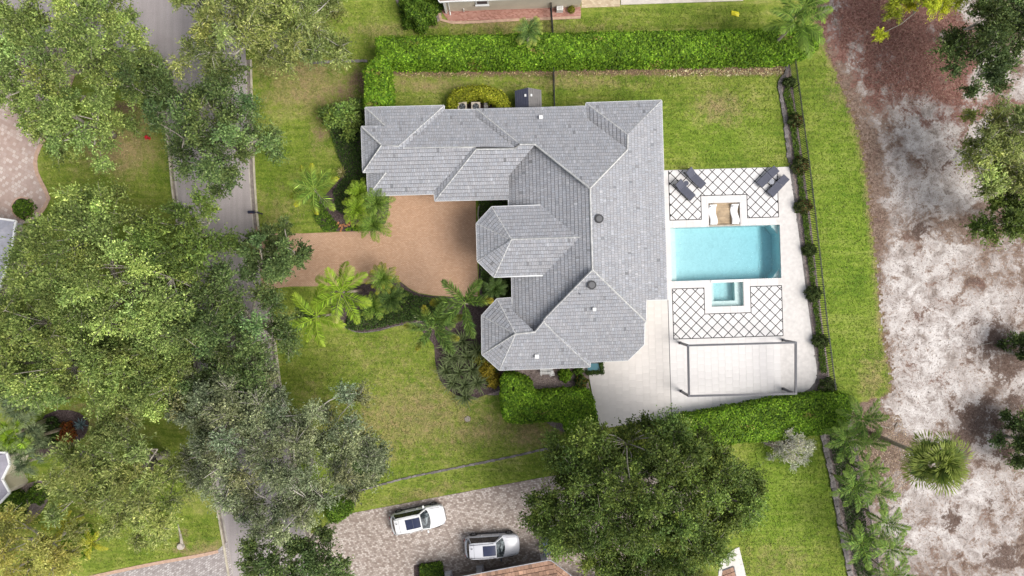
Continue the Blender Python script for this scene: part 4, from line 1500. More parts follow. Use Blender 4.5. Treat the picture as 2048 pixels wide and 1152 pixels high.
# yellow bag and red hydrant marker
q = P(1470, 28)
YEL = plain('yellow_plastic', (.55, .50, .012), .5, var=.06)
m_ = MB()
V_ = []
for i in range(7):
    for j in range(5):
        V_.append(((i / 6 - .5) * .68 + R.uniform(-.04, .04), (j / 4 - .5) * .42 + R.uniform(-.04, .04) - .12 * (i / 6 - .5), .05 + .10 * math.sin(math.pi * i / 6) * math.sin(math.pi * j / 4) + R.uniform(0, .04)))
m_.add(V_, [(i * 5 + j, i * 5 + 5 + j, i * 5 + 6 + j, i * 5 + 1 + j) for i in range(6) for j in range(4)])
o = m_.build('plastic_bag', YEL, None, True, q)
tag(o, 'crumpled yellow plastic sheet lying on the grass above the hedge', 'bag')
q = P(299, 277)
root = empty('fire_hydrant', (q.x, q.y, 0), 0, 'red fire hydrant in the grass under the street tree', 'hydrant')
REDP = plain('hydrant_red', (.42, .02, .03), .4, var=.1)
MB().disc((0, 0), .13, 0, .5, 12, .11).build('barrel', REDP, root)
MB().disc((0, 0), .16, .5, .55, 12).build('flange', REDP, root)
MB().disc((0, 0), .13, .55, .70, 12, .05).build('bonnet', REDP, root)
for a in (0, 2.1, 4.2): MB().tube([(0, 0, .38), (.22 * math.cos(a), .22 * math.sin(a), .38)], .06, 8).build('outlet', REDP, root)

# stump under the lower left tree
q = P(362, 1092)
root = empty('tree_stump', (q.x, q.y, 0), 0, 'pale cut tree stump near the grey paver drive', 'stump')
MB().disc((0, 0), .34, 0, .22, 11, .27).build('trunk', BARK, root)
MB().disc((0, 0), .24, .215, .232, 11, .23).build('cut_face', plain('cut_wood', (.42, .37, .32), .8, var=.25, scale=5), root)
MB().tube([(0.1, .2, .05), (.0, .9, .06), (-.25, 1.9, .03)], [.14, .10, .04], 6).build('root', BARK, root)

# white garden furniture and water basin behind the south-west wing
q = P(1082, 744)
root = empty('garden_bench', (q.x, q.y, .03), .02, 'white metal garden bench half under the south eave', 'bench')
for x in (0, .9):
    MB().beam((x, -.35, .06), (x, .35, .06), .06, .06).build('leg', WHITE, root)
    MB().beam((x, 0, .06), (x, .1, .45), .06, .06).build('leg', WHITE, root)
for k in range(4): MB().box((.45, -.1 + k * .13, .47), (1.1, .08, .03)).build('slat', WHITE, root)
for k in range(3): MB().beam((-.1, .42, .6 + k * .13), (1.0, .42, .6 + k * .13), .03, .08).build('back_slat', WHITE, root)
q = P(1103, 746)
root = empty('garden_chair', (q.x, q.y, .03), .3, 'white metal chair beside the bench near the south eave', 'chair')
for dx, dy in ((-.2, -.2), (.2, -.2), (.2, .2), (-.2, .2)): MB().beam((dx, dy, 0), (dx * .9, dy * .9, .44), .04, .04).build('leg', WHITE, root)
for k in range(4): MB().box((0, -.17 + k * .11, .45), (.44, .06, .025)).build('slat', WHITE, root)
for k in (-1, 0, 1): MB().beam((k * .16, .2, .45), (k * .17, .27, .86), .04, .025).build('back_slat', WHITE, root)
q = P(1133, 739)
root = empty('stone_block', (q.x, q.y, .03), .02, 'pale square stone step by the south eave planting', 'step')
MB().box((0, 0, .1), (.52, .34, .2)).build('block', CONC, root)
q = P(1120, 745)
q = P(1186, 733)
root = empty('water_basin', (q.x, q.y, 0), ROT, 'small blue water basin tucked between eave and box hedge', 'basin')
MB().box((0, 0, .22), (1.15, .75, .44)).build('rim', plain('basin_rim', (.10, .11, .12), .6, var=.1), root)
mw, nt, out = new_mat('basin_water')
principled(nt, out, (0.06, 0.17, 0.21), 0.08, 0, 0.5, noise(nt, coords(nt), 5, 3), 0.15, 0.02)
MB().box((0, 0, .44), (1.0, .62, .03)).build('water', mw, root)

# ------------------------------------------------------------------ fences
IRON = plain('black_iron', (0.020, 0.020, 0.022), .5, var=.2)


def picket_fence(label, line, h, step=.15, post=2.3, zb=.03):
    pts = [P(*q) for q in line]
    root = empty('iron_fence', pts[0], 0, label, 'fence')
    pm = MB().box((0, 0, h / 2), (.042, .042, h)).mesh('picket'); pm.materials.append(IRON)
    po = MB().box((0, 0, (h + .08) / 2), (.06, .06, h + .08)).mesh('post'); po.materials.append(IRON)
    s_all = 0.0
    npost = 0.0
    for a, b in zip(pts, pts[1:]):
        d = b - a
        L = d.length
        for z in (.15, h - .18, h - .03):
            m_ = MB().beam(a + Vector((0, 0, z)) - root.location, b + Vector((0, 0, z)) - root.location, .035, .035)
            m_.build('rail', IRON, root)
        n = int(L / step)
        az = math.atan2(d.y, d.x)
        for k in range(n):
            link('picket', pm, None, root, a + d * (k / n) - root.location + Vector((0, 0, zb)), (0, 0, az))
        k = 0.0
        while k < L:
            link('post', po, None, root, a + d * (k / L) - root.location, (0, 0, az)); k += post
    return root


picket_fence('long black iron picket fence along the poolside planting bed', [(1577.5, 126), (1588, 205), (1605, 330), (1617, 430), (1627, 520), (1641, 650), (1657, 775)], 1.45)
picket_fence('black iron picket fence behind the palms on the lower right', [(1695, 880), (1712, 960), (1730, 1050), (1748, 1160)], 1.35)


def wire_fence(label, a, b, h):
    a, b = P(*a), P(*b)
    root = empty('wire_fence', a, 0, label, 'fence')
    d = b - a
    n = max(2, int(d.length / 1.2))
    for k in range(n + 1):
        q = d * (k / n)
        MB().beam((q.x, q.y, 0), (q.x, q.y, h), .06, .06, UY).build('post', IRON, root)
    for z in (.1, h * .5, h - .03):
        MB().beam((0, 0, z), d + Vector((0, 0, z)), .045, .045).build('rail', IRON, root)
    m_ = MB()
    k = 0.0
    while k < d.length:
        q = d * (k / d.length)
        m_.beam((q.x, q.y, .05), (q.x, q.y, h), .012, .012, UY); k += .07
    tag(m_.build('mesh_wires', IRON, root), kind='stuff')


wire_fence('thin black fence running from neighbour wall down to the tall hedge', (1101, 18), (1106, 92), 1.3)
wire_fence('thin black fence from the tall hedge down to the house eave', (1106, 128), (1108, 222), 1.3)

# ------------------------------------------------------------------ neighbouring houses
def simple_house(label, foot_px, ze, mat_wall, parts):
    root = empty('neighbour_house', (0, 0, 0), 0, label, 'house')
    return root


# top neighbour: sunlit cream wall with window, eave just outside the picture
nh = empty('neighbour_house', (0, 0, 0), 0, 'cream neighbour house with white corner trim at the top edge', 'house')
wl_ = [P(893, 24), P(905, 23.0), P(1020, 19), P(1160, 14.5), P(1163, -260), P(780, -260), P(862, -30)]
MB().prism([tuple(q[:2]) for q in wl_], 0, 3.1).build('wall', STUCCO, nh)
ev = inset([tuple(q[:2]) for q in wl_], -0.45)
MB().prism(ev, 3.1, 3.2).build('soffit', WHITE, nh)
cxy = (sum(q[0] for q in ev) / len(ev), sum(q[1] for q in ev) / len(ev))
V_ = [(q[0], q[1], 3.22) for q in ev] + [(cxy[0] - 2, cxy[1], 6.2)]
MB().add(V_, [(i, (i + 1) % len(ev), len(ev)) for i in range(len(ev))]).build('roof', plain('neighbour_roof', (.20, .16, .13), .85, var=.2, scale=4), nh)
for a, b in zip(ev, ev[1:] + ev[:1]):
    MB().beam((a[0], a[1], 3.17), (b[0], b[1], 3.17), .12, .13).build('gutter', WHITE, nh)
a = P(893, 24)
MB().beam((a.x, a.y - .03, .0), (a.x, a.y - .03, 3.1), .16, .3, UY).build('corner_trim', WHITE, nh)
a = P(900.5, 24)
MB().tube([(a.x, a.y - .06, 3.0), (a.x, a.y - .06, .3), (a.x + .02, a.y - .30, .08)], .05, 8).build('downpipe', WHITE, nh)
a, b = P(954, 21.3), P(978, 20.5)
c = (a + b) / 2
w_ = MB().box((c.x, c.y - .03, 2.0), (1.12, .10, 1.3), -.03 + ROT * 2).build('window', WHITE, nh)
MB().box((c.x, c.y - .06, 2.05), (.86, .08, 1.05), ROT).build('pane', GLASS, w_)
MB().box((c.x, c.y - .12, 1.36), (1.2, .16, .08), ROT).build('sill', WHITE, w_)
a = P(928, 22.3)
MB().box((a.x, a.y - .05, .35), (.07, .1, .5)).build('outlet_pipe', WHITE, nh)
q = P(1119, 22)
root = empty('ac_box', (q.x, q.y, .05), ROT, 'white utility box on the brick path at the top', 'utility box')
MB().box((0, 0, .3), (.55, .36, .6)).build('case', WHITE, root)
for k in range(3): MB().box((-.15 + .15 * k, 0, .61), (.05, .28, .025)).build('slot', CONC, root)
q = P(1148, 12)
root = empty('stone_planter', (q.x, q.y, .05), 0, 'small beige stone planter at the end of the brick path', 'planter')
MB().box((.1, .05, .25), (.4, .4, .5)).build('pot', plain('planter_stone', (.42, .36, .26), .9, var=.2, scale=5), root)

# bottom neighbour: terracotta hip roof, white columns at the porch
nb = empty('neighbour_house', (0, 0, 0), 0, 'neighbour house with terracotta tiled roof at the bottom edge', 'house')
TERRA = attr_mat('terracotta_tile', 0.8, 0.2, 0.14, 8.0, bump=0.2)
ZB = 2.9
fS = Facet([(880, 1162.5), (1098, 1121.5), (1105, 1124), (1150, 1230), (880, 1230)], [(936, 1152), (1080, 1124.5)], ZB, .42)
fE = Facet([(1105, 1124), (1140, 1150), (1165, 1230), (1150, 1230)], [(1102, 1122), (1142, 1152)], ZB, .42)
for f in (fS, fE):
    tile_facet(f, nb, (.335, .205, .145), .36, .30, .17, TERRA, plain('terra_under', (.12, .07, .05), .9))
gutter_run([(870, 1164.4), (1098, 1121.3), (1102, 1122), (1142, 1152)], ZB, nb, plain('grey_gutter', (.42, .42, .45), .5), .13)
f2 = Facet([(1445, 1142), (1467, 1134), (1473, 1160), (1490, 1230), (1430, 1230)], [(1445, 1142), (1467, 1134)], 3.0, .4)
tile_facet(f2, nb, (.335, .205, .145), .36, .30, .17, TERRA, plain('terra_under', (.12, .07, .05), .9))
gutter_run([(1445, 1141.5), (1467, 1133.5), (1474, 1165)], 3.0, nb, CHAR, .12)
wallp = [P(905, 1150), P(1085, 1116), P(1150, 1160), P(1440, 1100 + 60), P(1455, 1300), P(880, 1300)]
MB().prism([tuple(q[:2]) for q in wallp], 0, 2.85).build('wall', plain('dark_cream_stucco', (.20, .16, .14), .9, var=.1), nb)
COLW = plain('white_column', (.50, .49, .52), .6, var=.05)
for cx, cy in ((898, 1148), (961, 1136), (1088, 1114)):
    q = P(cx, cy)
    c_ = MB().box((q.x, q.y, 1.35), (.5, .5, 2.7), .18).build('column', COLW, nb)
    MB().box((q.x, q.y, .2), (.62, .62, .4), .18).build('base', COLW, c_)

# left neighbours
for lab, pts, ze, ctr, rc in (('white-edged grey roof corner of the house beside the pink drive on the left', [(-150, 415), (32, 442), (24, 500), (-20, 640), (-150, 640)], 3.0, (-140, 540), (.27, .27, .31)),
                              ('white-trimmed house corner with grey roof at the lower left edge', [(-150, 905), (14, 905), (20, 928), (5, 958), (20, 985), (0, 1006), (-150, 1040)], 3.0, (-140, 970), (.22, .21, .25))):
    lh = empty('neighbour_house', (0, 0, 0), 0, lab, 'house')
    pw = [tuple(P(a, b, ze)[:2]) for a, b in pts]
    MB().prism(inset(pw, .5), 0, ze).build('wall', STUCCO, lh)
    MB().prism(pw, ze - .1, ze).build('soffit', WHITE, lh)
    c = P(*ctr, ze + 2)
    if area2(pw) < 0: pw = pw[::-1]
    MB().add([(a, b, ze + .02) for a, b in pw] + [tuple(c)], [(i, (i + 1) % len(pw), len(pw)) for i in range(len(pw))]).build('roof', plain('left_roof' + str(ctr[1]), rc, .7, var=.12, scale=3), lh)
    for a, b in zip(pw, pw[1:] + pw[:1]):
        MB().beam((a[0], a[1], ze), (b[0], b[1], ze), .16, .16).build('fascia', WHITE, lh)
slab('walkway', [(-60, 430), (5, 438), (46, 448), (42, 470), (20, 505), (-60, 505)], 0.05, plain('white_walk', (.52, .50, .50), .7, var=.06))
root = MB().disc(P(46, 416)[:2], .98, 0, .12, 28).build('planter_ring', EDGEB)
tag(root, 'round brick planter ring in the pink paved drive', 'planter')
MB().disc(P(46, 416)[:2], .84, .1, .128, 28).build('soil', MULCH, root)

# ------------------------------------------------------------------ cars
def car(label, c, heading, L, Wd, Hh, paint, sunroof, seed):
    q = P(*c)
    root = empty('parked_car', (q.x, q.y, .03), heading, label, 'car', 'white cars on the lower drive')
    hw = Wd / 2
    x0, x1 = -L / 2, L / 2

    def lerp(x, xs, ys): return float(np.interp(x, xs, ys))
    # body: lofted sections; belt height and half width change along the car
    xs = [x0, x0 + .08, x0 + .25, x0 + .6, -.9, 0, .75, 1.15, x1 - .75, x1 - .35, x1 - .14, x1]
    belt = [.78, .90, 1.0, 1.03, 1.02, .99, .97, .96, .88, .80, .70, .60]
    half = [.60, .78, .90, .975, 1.0, 1.0, 1.0, .995, .96, .88, .74, .50]
    V_, F_ = [], []
    for x, bz, hf in zip(xs, belt, half):
        w = hw * hf
        sec = [(0, bz + .025), (w * .45, bz + .022), (w * .78, bz + .005), (w * .92, bz - .035), (w * .985, bz - .14), (w, bz - .32), (w * .985, .42), (w * .95, .26), (w * .80, .20)]
        ring = [(x, y, z) for y, z in sec] + [(x, -y, z) for y, z in sec[:0:-1]]
        V_ += ring
    m_ = len(ring)
    for i in range(len(xs) - 1):
        for j in range(m_):
            F_.append((i * m_ + j, i * m_ + (j + 1) % m_, (i + 1) * m_ + (j + 1) % m_, (i + 1) * m_ + j))
    F_ += [tuple(range(m_ - 1, -1, -1)), tuple((len(xs) - 1) * m_ + j for j in range(m_))]
    me = MB().add(V_, F_).mesh('body', True)
    body = link('body', me, paint, root)
    sb = body.modifiers.new('sub', 'SUBSURF'); sb.levels = 1; sb.render_levels = 2
    # cabin
    zb, zr = .96, Hh
    xf0, xf1 = 1.10, .38          # windscreen base, windscreen top
    xr0, xr1 = x0 + .14, x0 + .52  # tail glass base, tail glass top
    wb, wt = hw * .93, hw * .70
    V_, F_ = [], []
    stations = [(xr0, zb, wb * .86, .0), (xr1 - .06, zr - .10, wt * .92, 1), (xr1 + .25, zr - .03, wt, 1), (-.6, zr, wt * 1.02, 1), (xf1 - .35, zr - .01, wt * 1.0, 1), (xf1, zr - .06, wt * .96, 1)]
    prof = [(xr1 - .06, zr - .09), (xr1 + .22, zr - .02), (-.6, zr + .01), (xf1 - .35, zr), (xf1, zr - .055)]
    wts = [wt * .90, wt, wt * 1.02, wt, wt * .94]
    for (x, z), w in zip(prof, wts):
        sec = [(0, z + .03), (w * .6, z + .022), (w * .9, z), (w, z - .05)]
        V_ += [(x, y, zz) for y, zz in sec] + [(x, -y, zz) for y, zz in sec[:0:-1]]
    m_ = 7
    # reorder: right edge ... left edge
    V2 = []
    for i in range(len(prof)):
        r = V_[i * 7:(i + 1) * 7]
        V2 += [r[3], r[2], r[1], r[0], r[6], r[5], r[4]]
    for i in range(len(prof) - 1):
        for j in range(6): F_.append((i * 7 + j, i * 7 + 7 + j, i * 7 + 8 + j, i * 7 + 1 + j))
    roof = MB().add(V2, F_).build('roof', paint, root, True)
    # pillars / sides as painted lower cabin, glass set in
    G = plain('car_glass', (.012, .014, .018), .06, var=.1, spec=.6)

    def edge(i, s): return V2[i * 7 + (0 if s > 0 else 6)]
    # windscreen as curved strip
    V_, F_ = [], []
    n = 8
    for j in range(n + 1):
        t = j / n * 2 - 1
        yb = wb * .93 * t; yt = wts[-1] * .98 * t
        V_ += [(xf0 - .22 * t * t, yb, zb + .03), (xf1 - .02 - .05 * t * t, yt, zr - .05 - .035 * t * t)]
    F_ = [(2 * j, 2 * j + 2, 2 * j + 3, 2 * j + 1) for j in range(n)]
    m2, nt2, out2 = (MATS.get('windscreen'), None, None)
    if m2 is None:
        m2, nt2, out2 = new_mat('windscreen')
        vv = coords(nt2)
        pn = noise(nt2, vv, 2.4, 4, .6, 1.0)
        cc_ = ramp(nt2, pn, [(.42, (.018, .022, .026)), (.56, (.10, .12, .13)), (.66, (.23, .26, .27))])
        principled(nt2, out2, cc_, .07, 0, .6)
    MB().add(V_, F_).build('windscreen', m2, root, True)
    for s in (1, -1):
        # side glass, pillars painted
        lowx = [xr0 + .25, -.95, -.1, xf0 - .25]
        V_, F_ = [], []
        n = 10
        for j in range(n + 1):
            t = j / n
            xb = xr0 + .22 + (xf0 - .26 - xr0 - .22) * t
            xt = xr1 + .05 + (xf1 - .05 - xr1 - .05) * t
            wtop = lerp(xt, [p[0] for p in prof], wts)
            ztop = lerp(xt, [p[0] for p in prof], [p[1] for p in prof]) - .05
            V_ += [(xb, s * wb * .985, zb + .01), (xt, s * (wtop + .004), ztop)]
        F_ = [(2 * j, 2 * j + 2, 2 * j + 3, 2 * j + 1) if s < 0 else (2 * j, 2 * j + 1, 2 * j + 3, 2 * j + 2) for j in range(n)]
        g_ = MB().add(V_, F_).build('side_window', G, root)
        for t in ((.0, .035), (.36, .385), (.66, .69), (.965, 1.0)):
            vv = []
            for tt in t:
                xb = xr0 + .22 + (xf0 - .26 - xr0 - .22) * tt
                xt = xr1 + .05 + (xf1 - .05 - xr1 - .05) * tt
                wtop = lerp(xt, [p[0] for p in prof], wts); ztop = lerp(xt, [p[0] for p in prof], [p[1] for p in prof]) - .05
                vv += [(xb, s * (wb * .985 + .008), zb + .01), (xt, s * (wtop + .012), ztop)]
            MB().add(vv, [(0, 2, 3, 1)]).build('pillar', paint if t[0] in (0.0, .965) else DARK, g_)
        # A pillar
        MB().beam((xf0 - .18, s * wb * .95, zb + .02), (xf1 - .03, s * wts[-1] * 1.0, zr - .07), .07, .06).build('windscreen_pillar', paint, root)
        MB().beam((xr1 - .02, s * wt * .78, zr + .01), (xf1 - .2, s * wt * .86, zr + .02), .035, .03).build('roof_rail', CHAR if seed == 2 else paint, root)
        mr = MB().box((.72, s * (hw + .10), zb + .06), (.13, .22, .14)).build('mirror', CHAR if seed == 2 else paint, root)
        MB().beam((.74, s * (hw * .93), zb + .02), (.73, s * (hw + .02), zb + .04), .05, .04).build('mirror_arm', DARK, mr)
        hl = MB().box((x1 - .33, s * hw * .70, .70), (.30, .24, .10), -s * .5).build('headlight', plain('lamp_glass', (.45, .47, .5), .1, var=.05), root)
        MB().box((x0 + .035, s * hw * .60, .70), (.06, .26, .12), s * .12).build('tail_light', plain('tail_red', (.25, .01, .012), .2), root)
        for x in (x0 + .82, x1 - .90):
            wv = MB()
            # tyre as lathe across y
            n = 24; V_ = []; F_ = []
            rp = [(.20, .09), (.33, .10), (.35, .07), (.35, -.07), (.33, -.10), (.20, -.09)]
            for k in range(n):
                a = 2 * math.pi * k / n
                for r_, yy in rp: V_.append((x + r_ * math.cos(a), s * (hw - .07) + yy, .35 + r_ * math.sin(a)))
            for k in range(n):
                for j in range(len(rp) - 1):
                    a_, b_ = k * 6 + j, ((k + 1) % n) * 6 + j
                    F_.append((a_, b_, b_ + 1, a_ + 1))
            whl = MB().add(V_, F_).build('wheel', plain('tyre', (.022, .022, .022), .85), root)
            rim = MB()
            for k in range(5):
                a = 2 * math.pi * k / 5
                rim.beam((x, s * (hw + .015), .35), (x + .2 * math.cos(a), s * (hw + .015), .35 + .2 * math.sin(a)), .05, .03, Vector((0, 1, 0)))
            rim.build('rim', plain('alloy', (.4, .4, .42), .35, .6), whl)
    # tail glass
    V_ = []
    n = 6
    for j in range(n + 1):
        t = j / n * 2 - 1
        V_ += [(xr0 + .05 + .10 * t * t, wb * .84 * t, zb + .04), (xr1 - .07 + .03 * t * t, wts[0] * .97 * t, zr - .10 - .02 * t * t)]
    MB().add(V_, [(2 * j, 2 * j + 1, 2 * j + 3, 2 * j + 2) for j in range(n)]).build('rear_window', G, root, True)
    # painted shoulder closing the cabin below the glass
    MB().add([(xr0, -wb * .9, zb - .02), (xf0 + .02, -wb * .9, zb - .02), (xf0 + .02, wb * .9, zb - .02), (xr0, wb * .9, zb - .02)], [(0, 1, 2, 3)]).build('cabin_floor', DARK, root)
    # sunroof and seams
    a_, b_ = sunroof
    SR = plain('sunroof_glass', (.016, .022, .055), .08, var=.15, spec=.6)
    s_ = MB()
    V_ = []
    for i in range(5):
        x = a_ + (b_ - a_) * i / 4
        z = lerp(x, [p[0] for p in prof], [p[1] for p in prof]) + .052
        for y in (-.43, -.22, 0, .22, .43): V_.append((x, y, z - .006 * (abs(y) / .43) ** 2))
    s_.add(V_, [(i * 5 + j, i * 5 + 5 + j, i * 5 + 6 + j, i * 5 + 1 + j) for i in range(4) for j in range(4)])
    so = s_.build('sunroof', SR, root, True)
    if seed == 1: MB().box(((a_ + b_) / 2, 0, zr + .062), (.02, .86, .008)).build('divider', CHAR, so)
    MB().beam((x0 + .75, 0.25, zr + .03), (x0 + .62, .25, zr + .10), .03, .08).build('antenna', CHAR, root)
    for s in (-1, 1):
        MB().beam((xf0 + .05, s * hw * .55, .975), (x1 - .5, s * hw * .42, .86), .014, .03).build('bonnet_crease', paint, root)
    # shut lines, handles, sills
    SEAM = plain('shut_line', (.05, .05, .055), .6)
    for s in (-1, 1):
        MB().beam((xf0 + .12, s * hw * .80, .985), (x1 - .34, s * hw * .70, .815), .012, .02).build('bonnet_seam', SEAM, root)
        for xx in (-.95, -.02, .98):
            MB().beam((xx, s * (hw + .002), .40), (xx, s * (hw * .985), .86), .012, .012, Vector((1, 0, 0))).build('door_seam', SEAM, root)
        for xx in (-.80, .12): MB().box((xx, s * (hw + .012), .80), (.18, .03, .03)).build('door_handle', paint, root)
        MB().box((.0, s * (hw * .985), .27), (2.5, .06, .12)).build('sill_trim', DARK, root)
        MB().beam((xf0 - .05, s * .12 - .25, zb + .055), (xf0 - .30, s * .12 + .22, zb + .13), .018, .015).build('wiper', DARK, root)
    MB().box((xr1 + .35, 0, zr + .012), (.014, hw * 1.25, .02)).build('roof_seam', SEAM, root)
    MB().box((x1 - .03, 0, .52), (.06, hw * 1.0, .16)).build('grille', DARK, root)
    return root


PAINTW = plain('car_paint_white', (.66, .66, .66), .22, var=.015, spec=.5)
PAINTS = plain('car_paint_pearl', (.52, .525, .56), .2, var=.015, spec=.5)
car('white car with two-pane blue sunroof angled beside the lawn edge', (838.5, 1033.5), math.radians(12), 4.75, 1.95, 1.52, PAINTW, (-.95, .30), 1)
car('pearl white car with single sunroof parked nearer the terracotta roof', (985, 1086), math.radians(3.5), 4.75, 1.98, 1.72, PAINTS, (-.75, .34), 2)

# wheeled bins beside the drive
for lab, px, py, a in (('dark blue wheeled bin beside the drive, upper of two', 1091, 1075, .2), ('dark blue wheeled bin beside the drive, lower of two', 1093, 1094, .1)):
    q = P(px, py, .0)
    root = empty('wheeled_bin', (q.x, q.y, .03), a, lab, 'bin', 'bins beside the drive')
    BN = plain('bin_blue', (.03, .045, .085), .5, var=.1)
    m_ = MB().add([(-.25, -.24, .05), (.25, -.24, .05), (.25, .24, .05), (-.25, .24, .05), (-.31, -.29, .95), (.31, -.29, .95), (.31, .29, .95), (-.31, .29, .95)], [(3, 2, 1, 0), (0, 1, 5, 4), (1, 2, 6, 5), (2, 3, 7, 6), (3, 0, 4, 7), (4, 5, 6, 7)])
    m_.build('body', BN, root)
    MB().add([(-.34, -.31, .95), (.33, -.31, .95), (.33, .31, .95), (-.34, .31, .95), (-.26, -.25, 1.04), (.26, -.25, 1.06), (.26, .25, 1.06), (-.26, .25, 1.04)], [(0, 1, 5, 4), (1, 2, 6, 5), (2, 3, 7, 6), (3, 0, 4, 7), (4, 5, 6, 7)]).build('lid', plain('bin_lid', (.07, .09, .14), .4, var=.1), root)
    MB().tube([(.36, -.2, .98), (.36, .2, .98)], .02, 6).build('handle', DARK, root)
    for s in (-1, 1): MB().tube([(.24, s * .24, .1), (.24, s * .30, .1)], .1, 10).build('wheel', DARK, root)
# ------------------------------------------------------------------ vegetation
def norm(a):
    return a / np.maximum(np.linalg.norm(a, axis=-1, keepdims=True), 1e-9)


def leaf_mesh(name, C, D, N, L, Wd, COL):
    """one four-cornered leaf per row: base, side, tip, side, lightly folded"""
    n = len(C)
    D = norm(D)
    S = norm(np.cross(D, N)) * (np.asarray(Wd).reshape(-1, 1) / 2)
    Nn = norm(np.cross(S, D))
    h = D * (np.asarray(L).reshape(-1, 1) / 2)
    lift = Nn * (np.asarray(Wd).reshape(-1, 1) * .12)
    V = np.empty((n, 4, 3))
    V[:, 0] = C - h; V[:, 1] = C + S * 1.0 + lift; V[:, 2] = C + h; V[:, 3] = C - S + lift
    me = bpy.data.meshes.new(name)
    me.vertices.add(n * 4); me.vertices.foreach_set('co', V.astype(np.float32).ravel())
    me.loops.add(n * 4); me.loops.foreach_set('vertex_index', np.arange(n * 4, dtype=np.int32))
    me.polygons.add(n); me.polygons.foreach_set('loop_start', np.arange(0, n * 4, 4, dtype=np.int32))
    me.update(calc_edges=True)
    at = me.color_attributes.new('Col', 'FLOAT_COLOR', 'POINT')
    a = np.ones((n, 4, 4), np.float32)
    a[:, :, :3] = np.clip(COL, 0.004, 1)[:, None, :]
    at.data.foreach_set('color', a.ravel())
    me.materials.append(LEAF)
    return me


def palette(n, cols, jitter=.18, g=None):
    """random mix between palette colours with brightness jitter"""
    cols = np.array(cols, float)
    t = (g.random(n) if g is not None else rng.random(n)) * (len(cols) - 1)
    i = np.minimum(t.astype(int), len(cols) - 2)
    f = (t - i)[:, None]
    c = cols[i] * (1 - f) + cols[i + 1] * f
    return c * np.exp((g if g is not None else rng).normal(0, jitter, (n, 1)))


OAK = [(.045, .075, .018), (.075, .115, .025), (.125, .165, .035)]
OAKD = [(.032, .056, .019), (.060, .092, .029), (.104, .138, .046)]
OAKB = [(.058, .090, .024), (.112, .155, .040), (.205, .248, .078)]
OAKG = [(.052, .068, .036), (.104, .124, .066), (.176, .196, .112)]
OLIVE = [(.070, .098, .026), (.130, .162, .048), (.210, .228, .085)]
YELG = [(.120, .135, .030), (.215, .215, .055), (.300, .275, .090)]


BARKW = plain('whitish_twigs', (.52, .50, .46), .9, var=.2, scale=3)
BARKP = plain('pale_bark', (.42, .39, .35), .9, var=.25, scale=2.5)


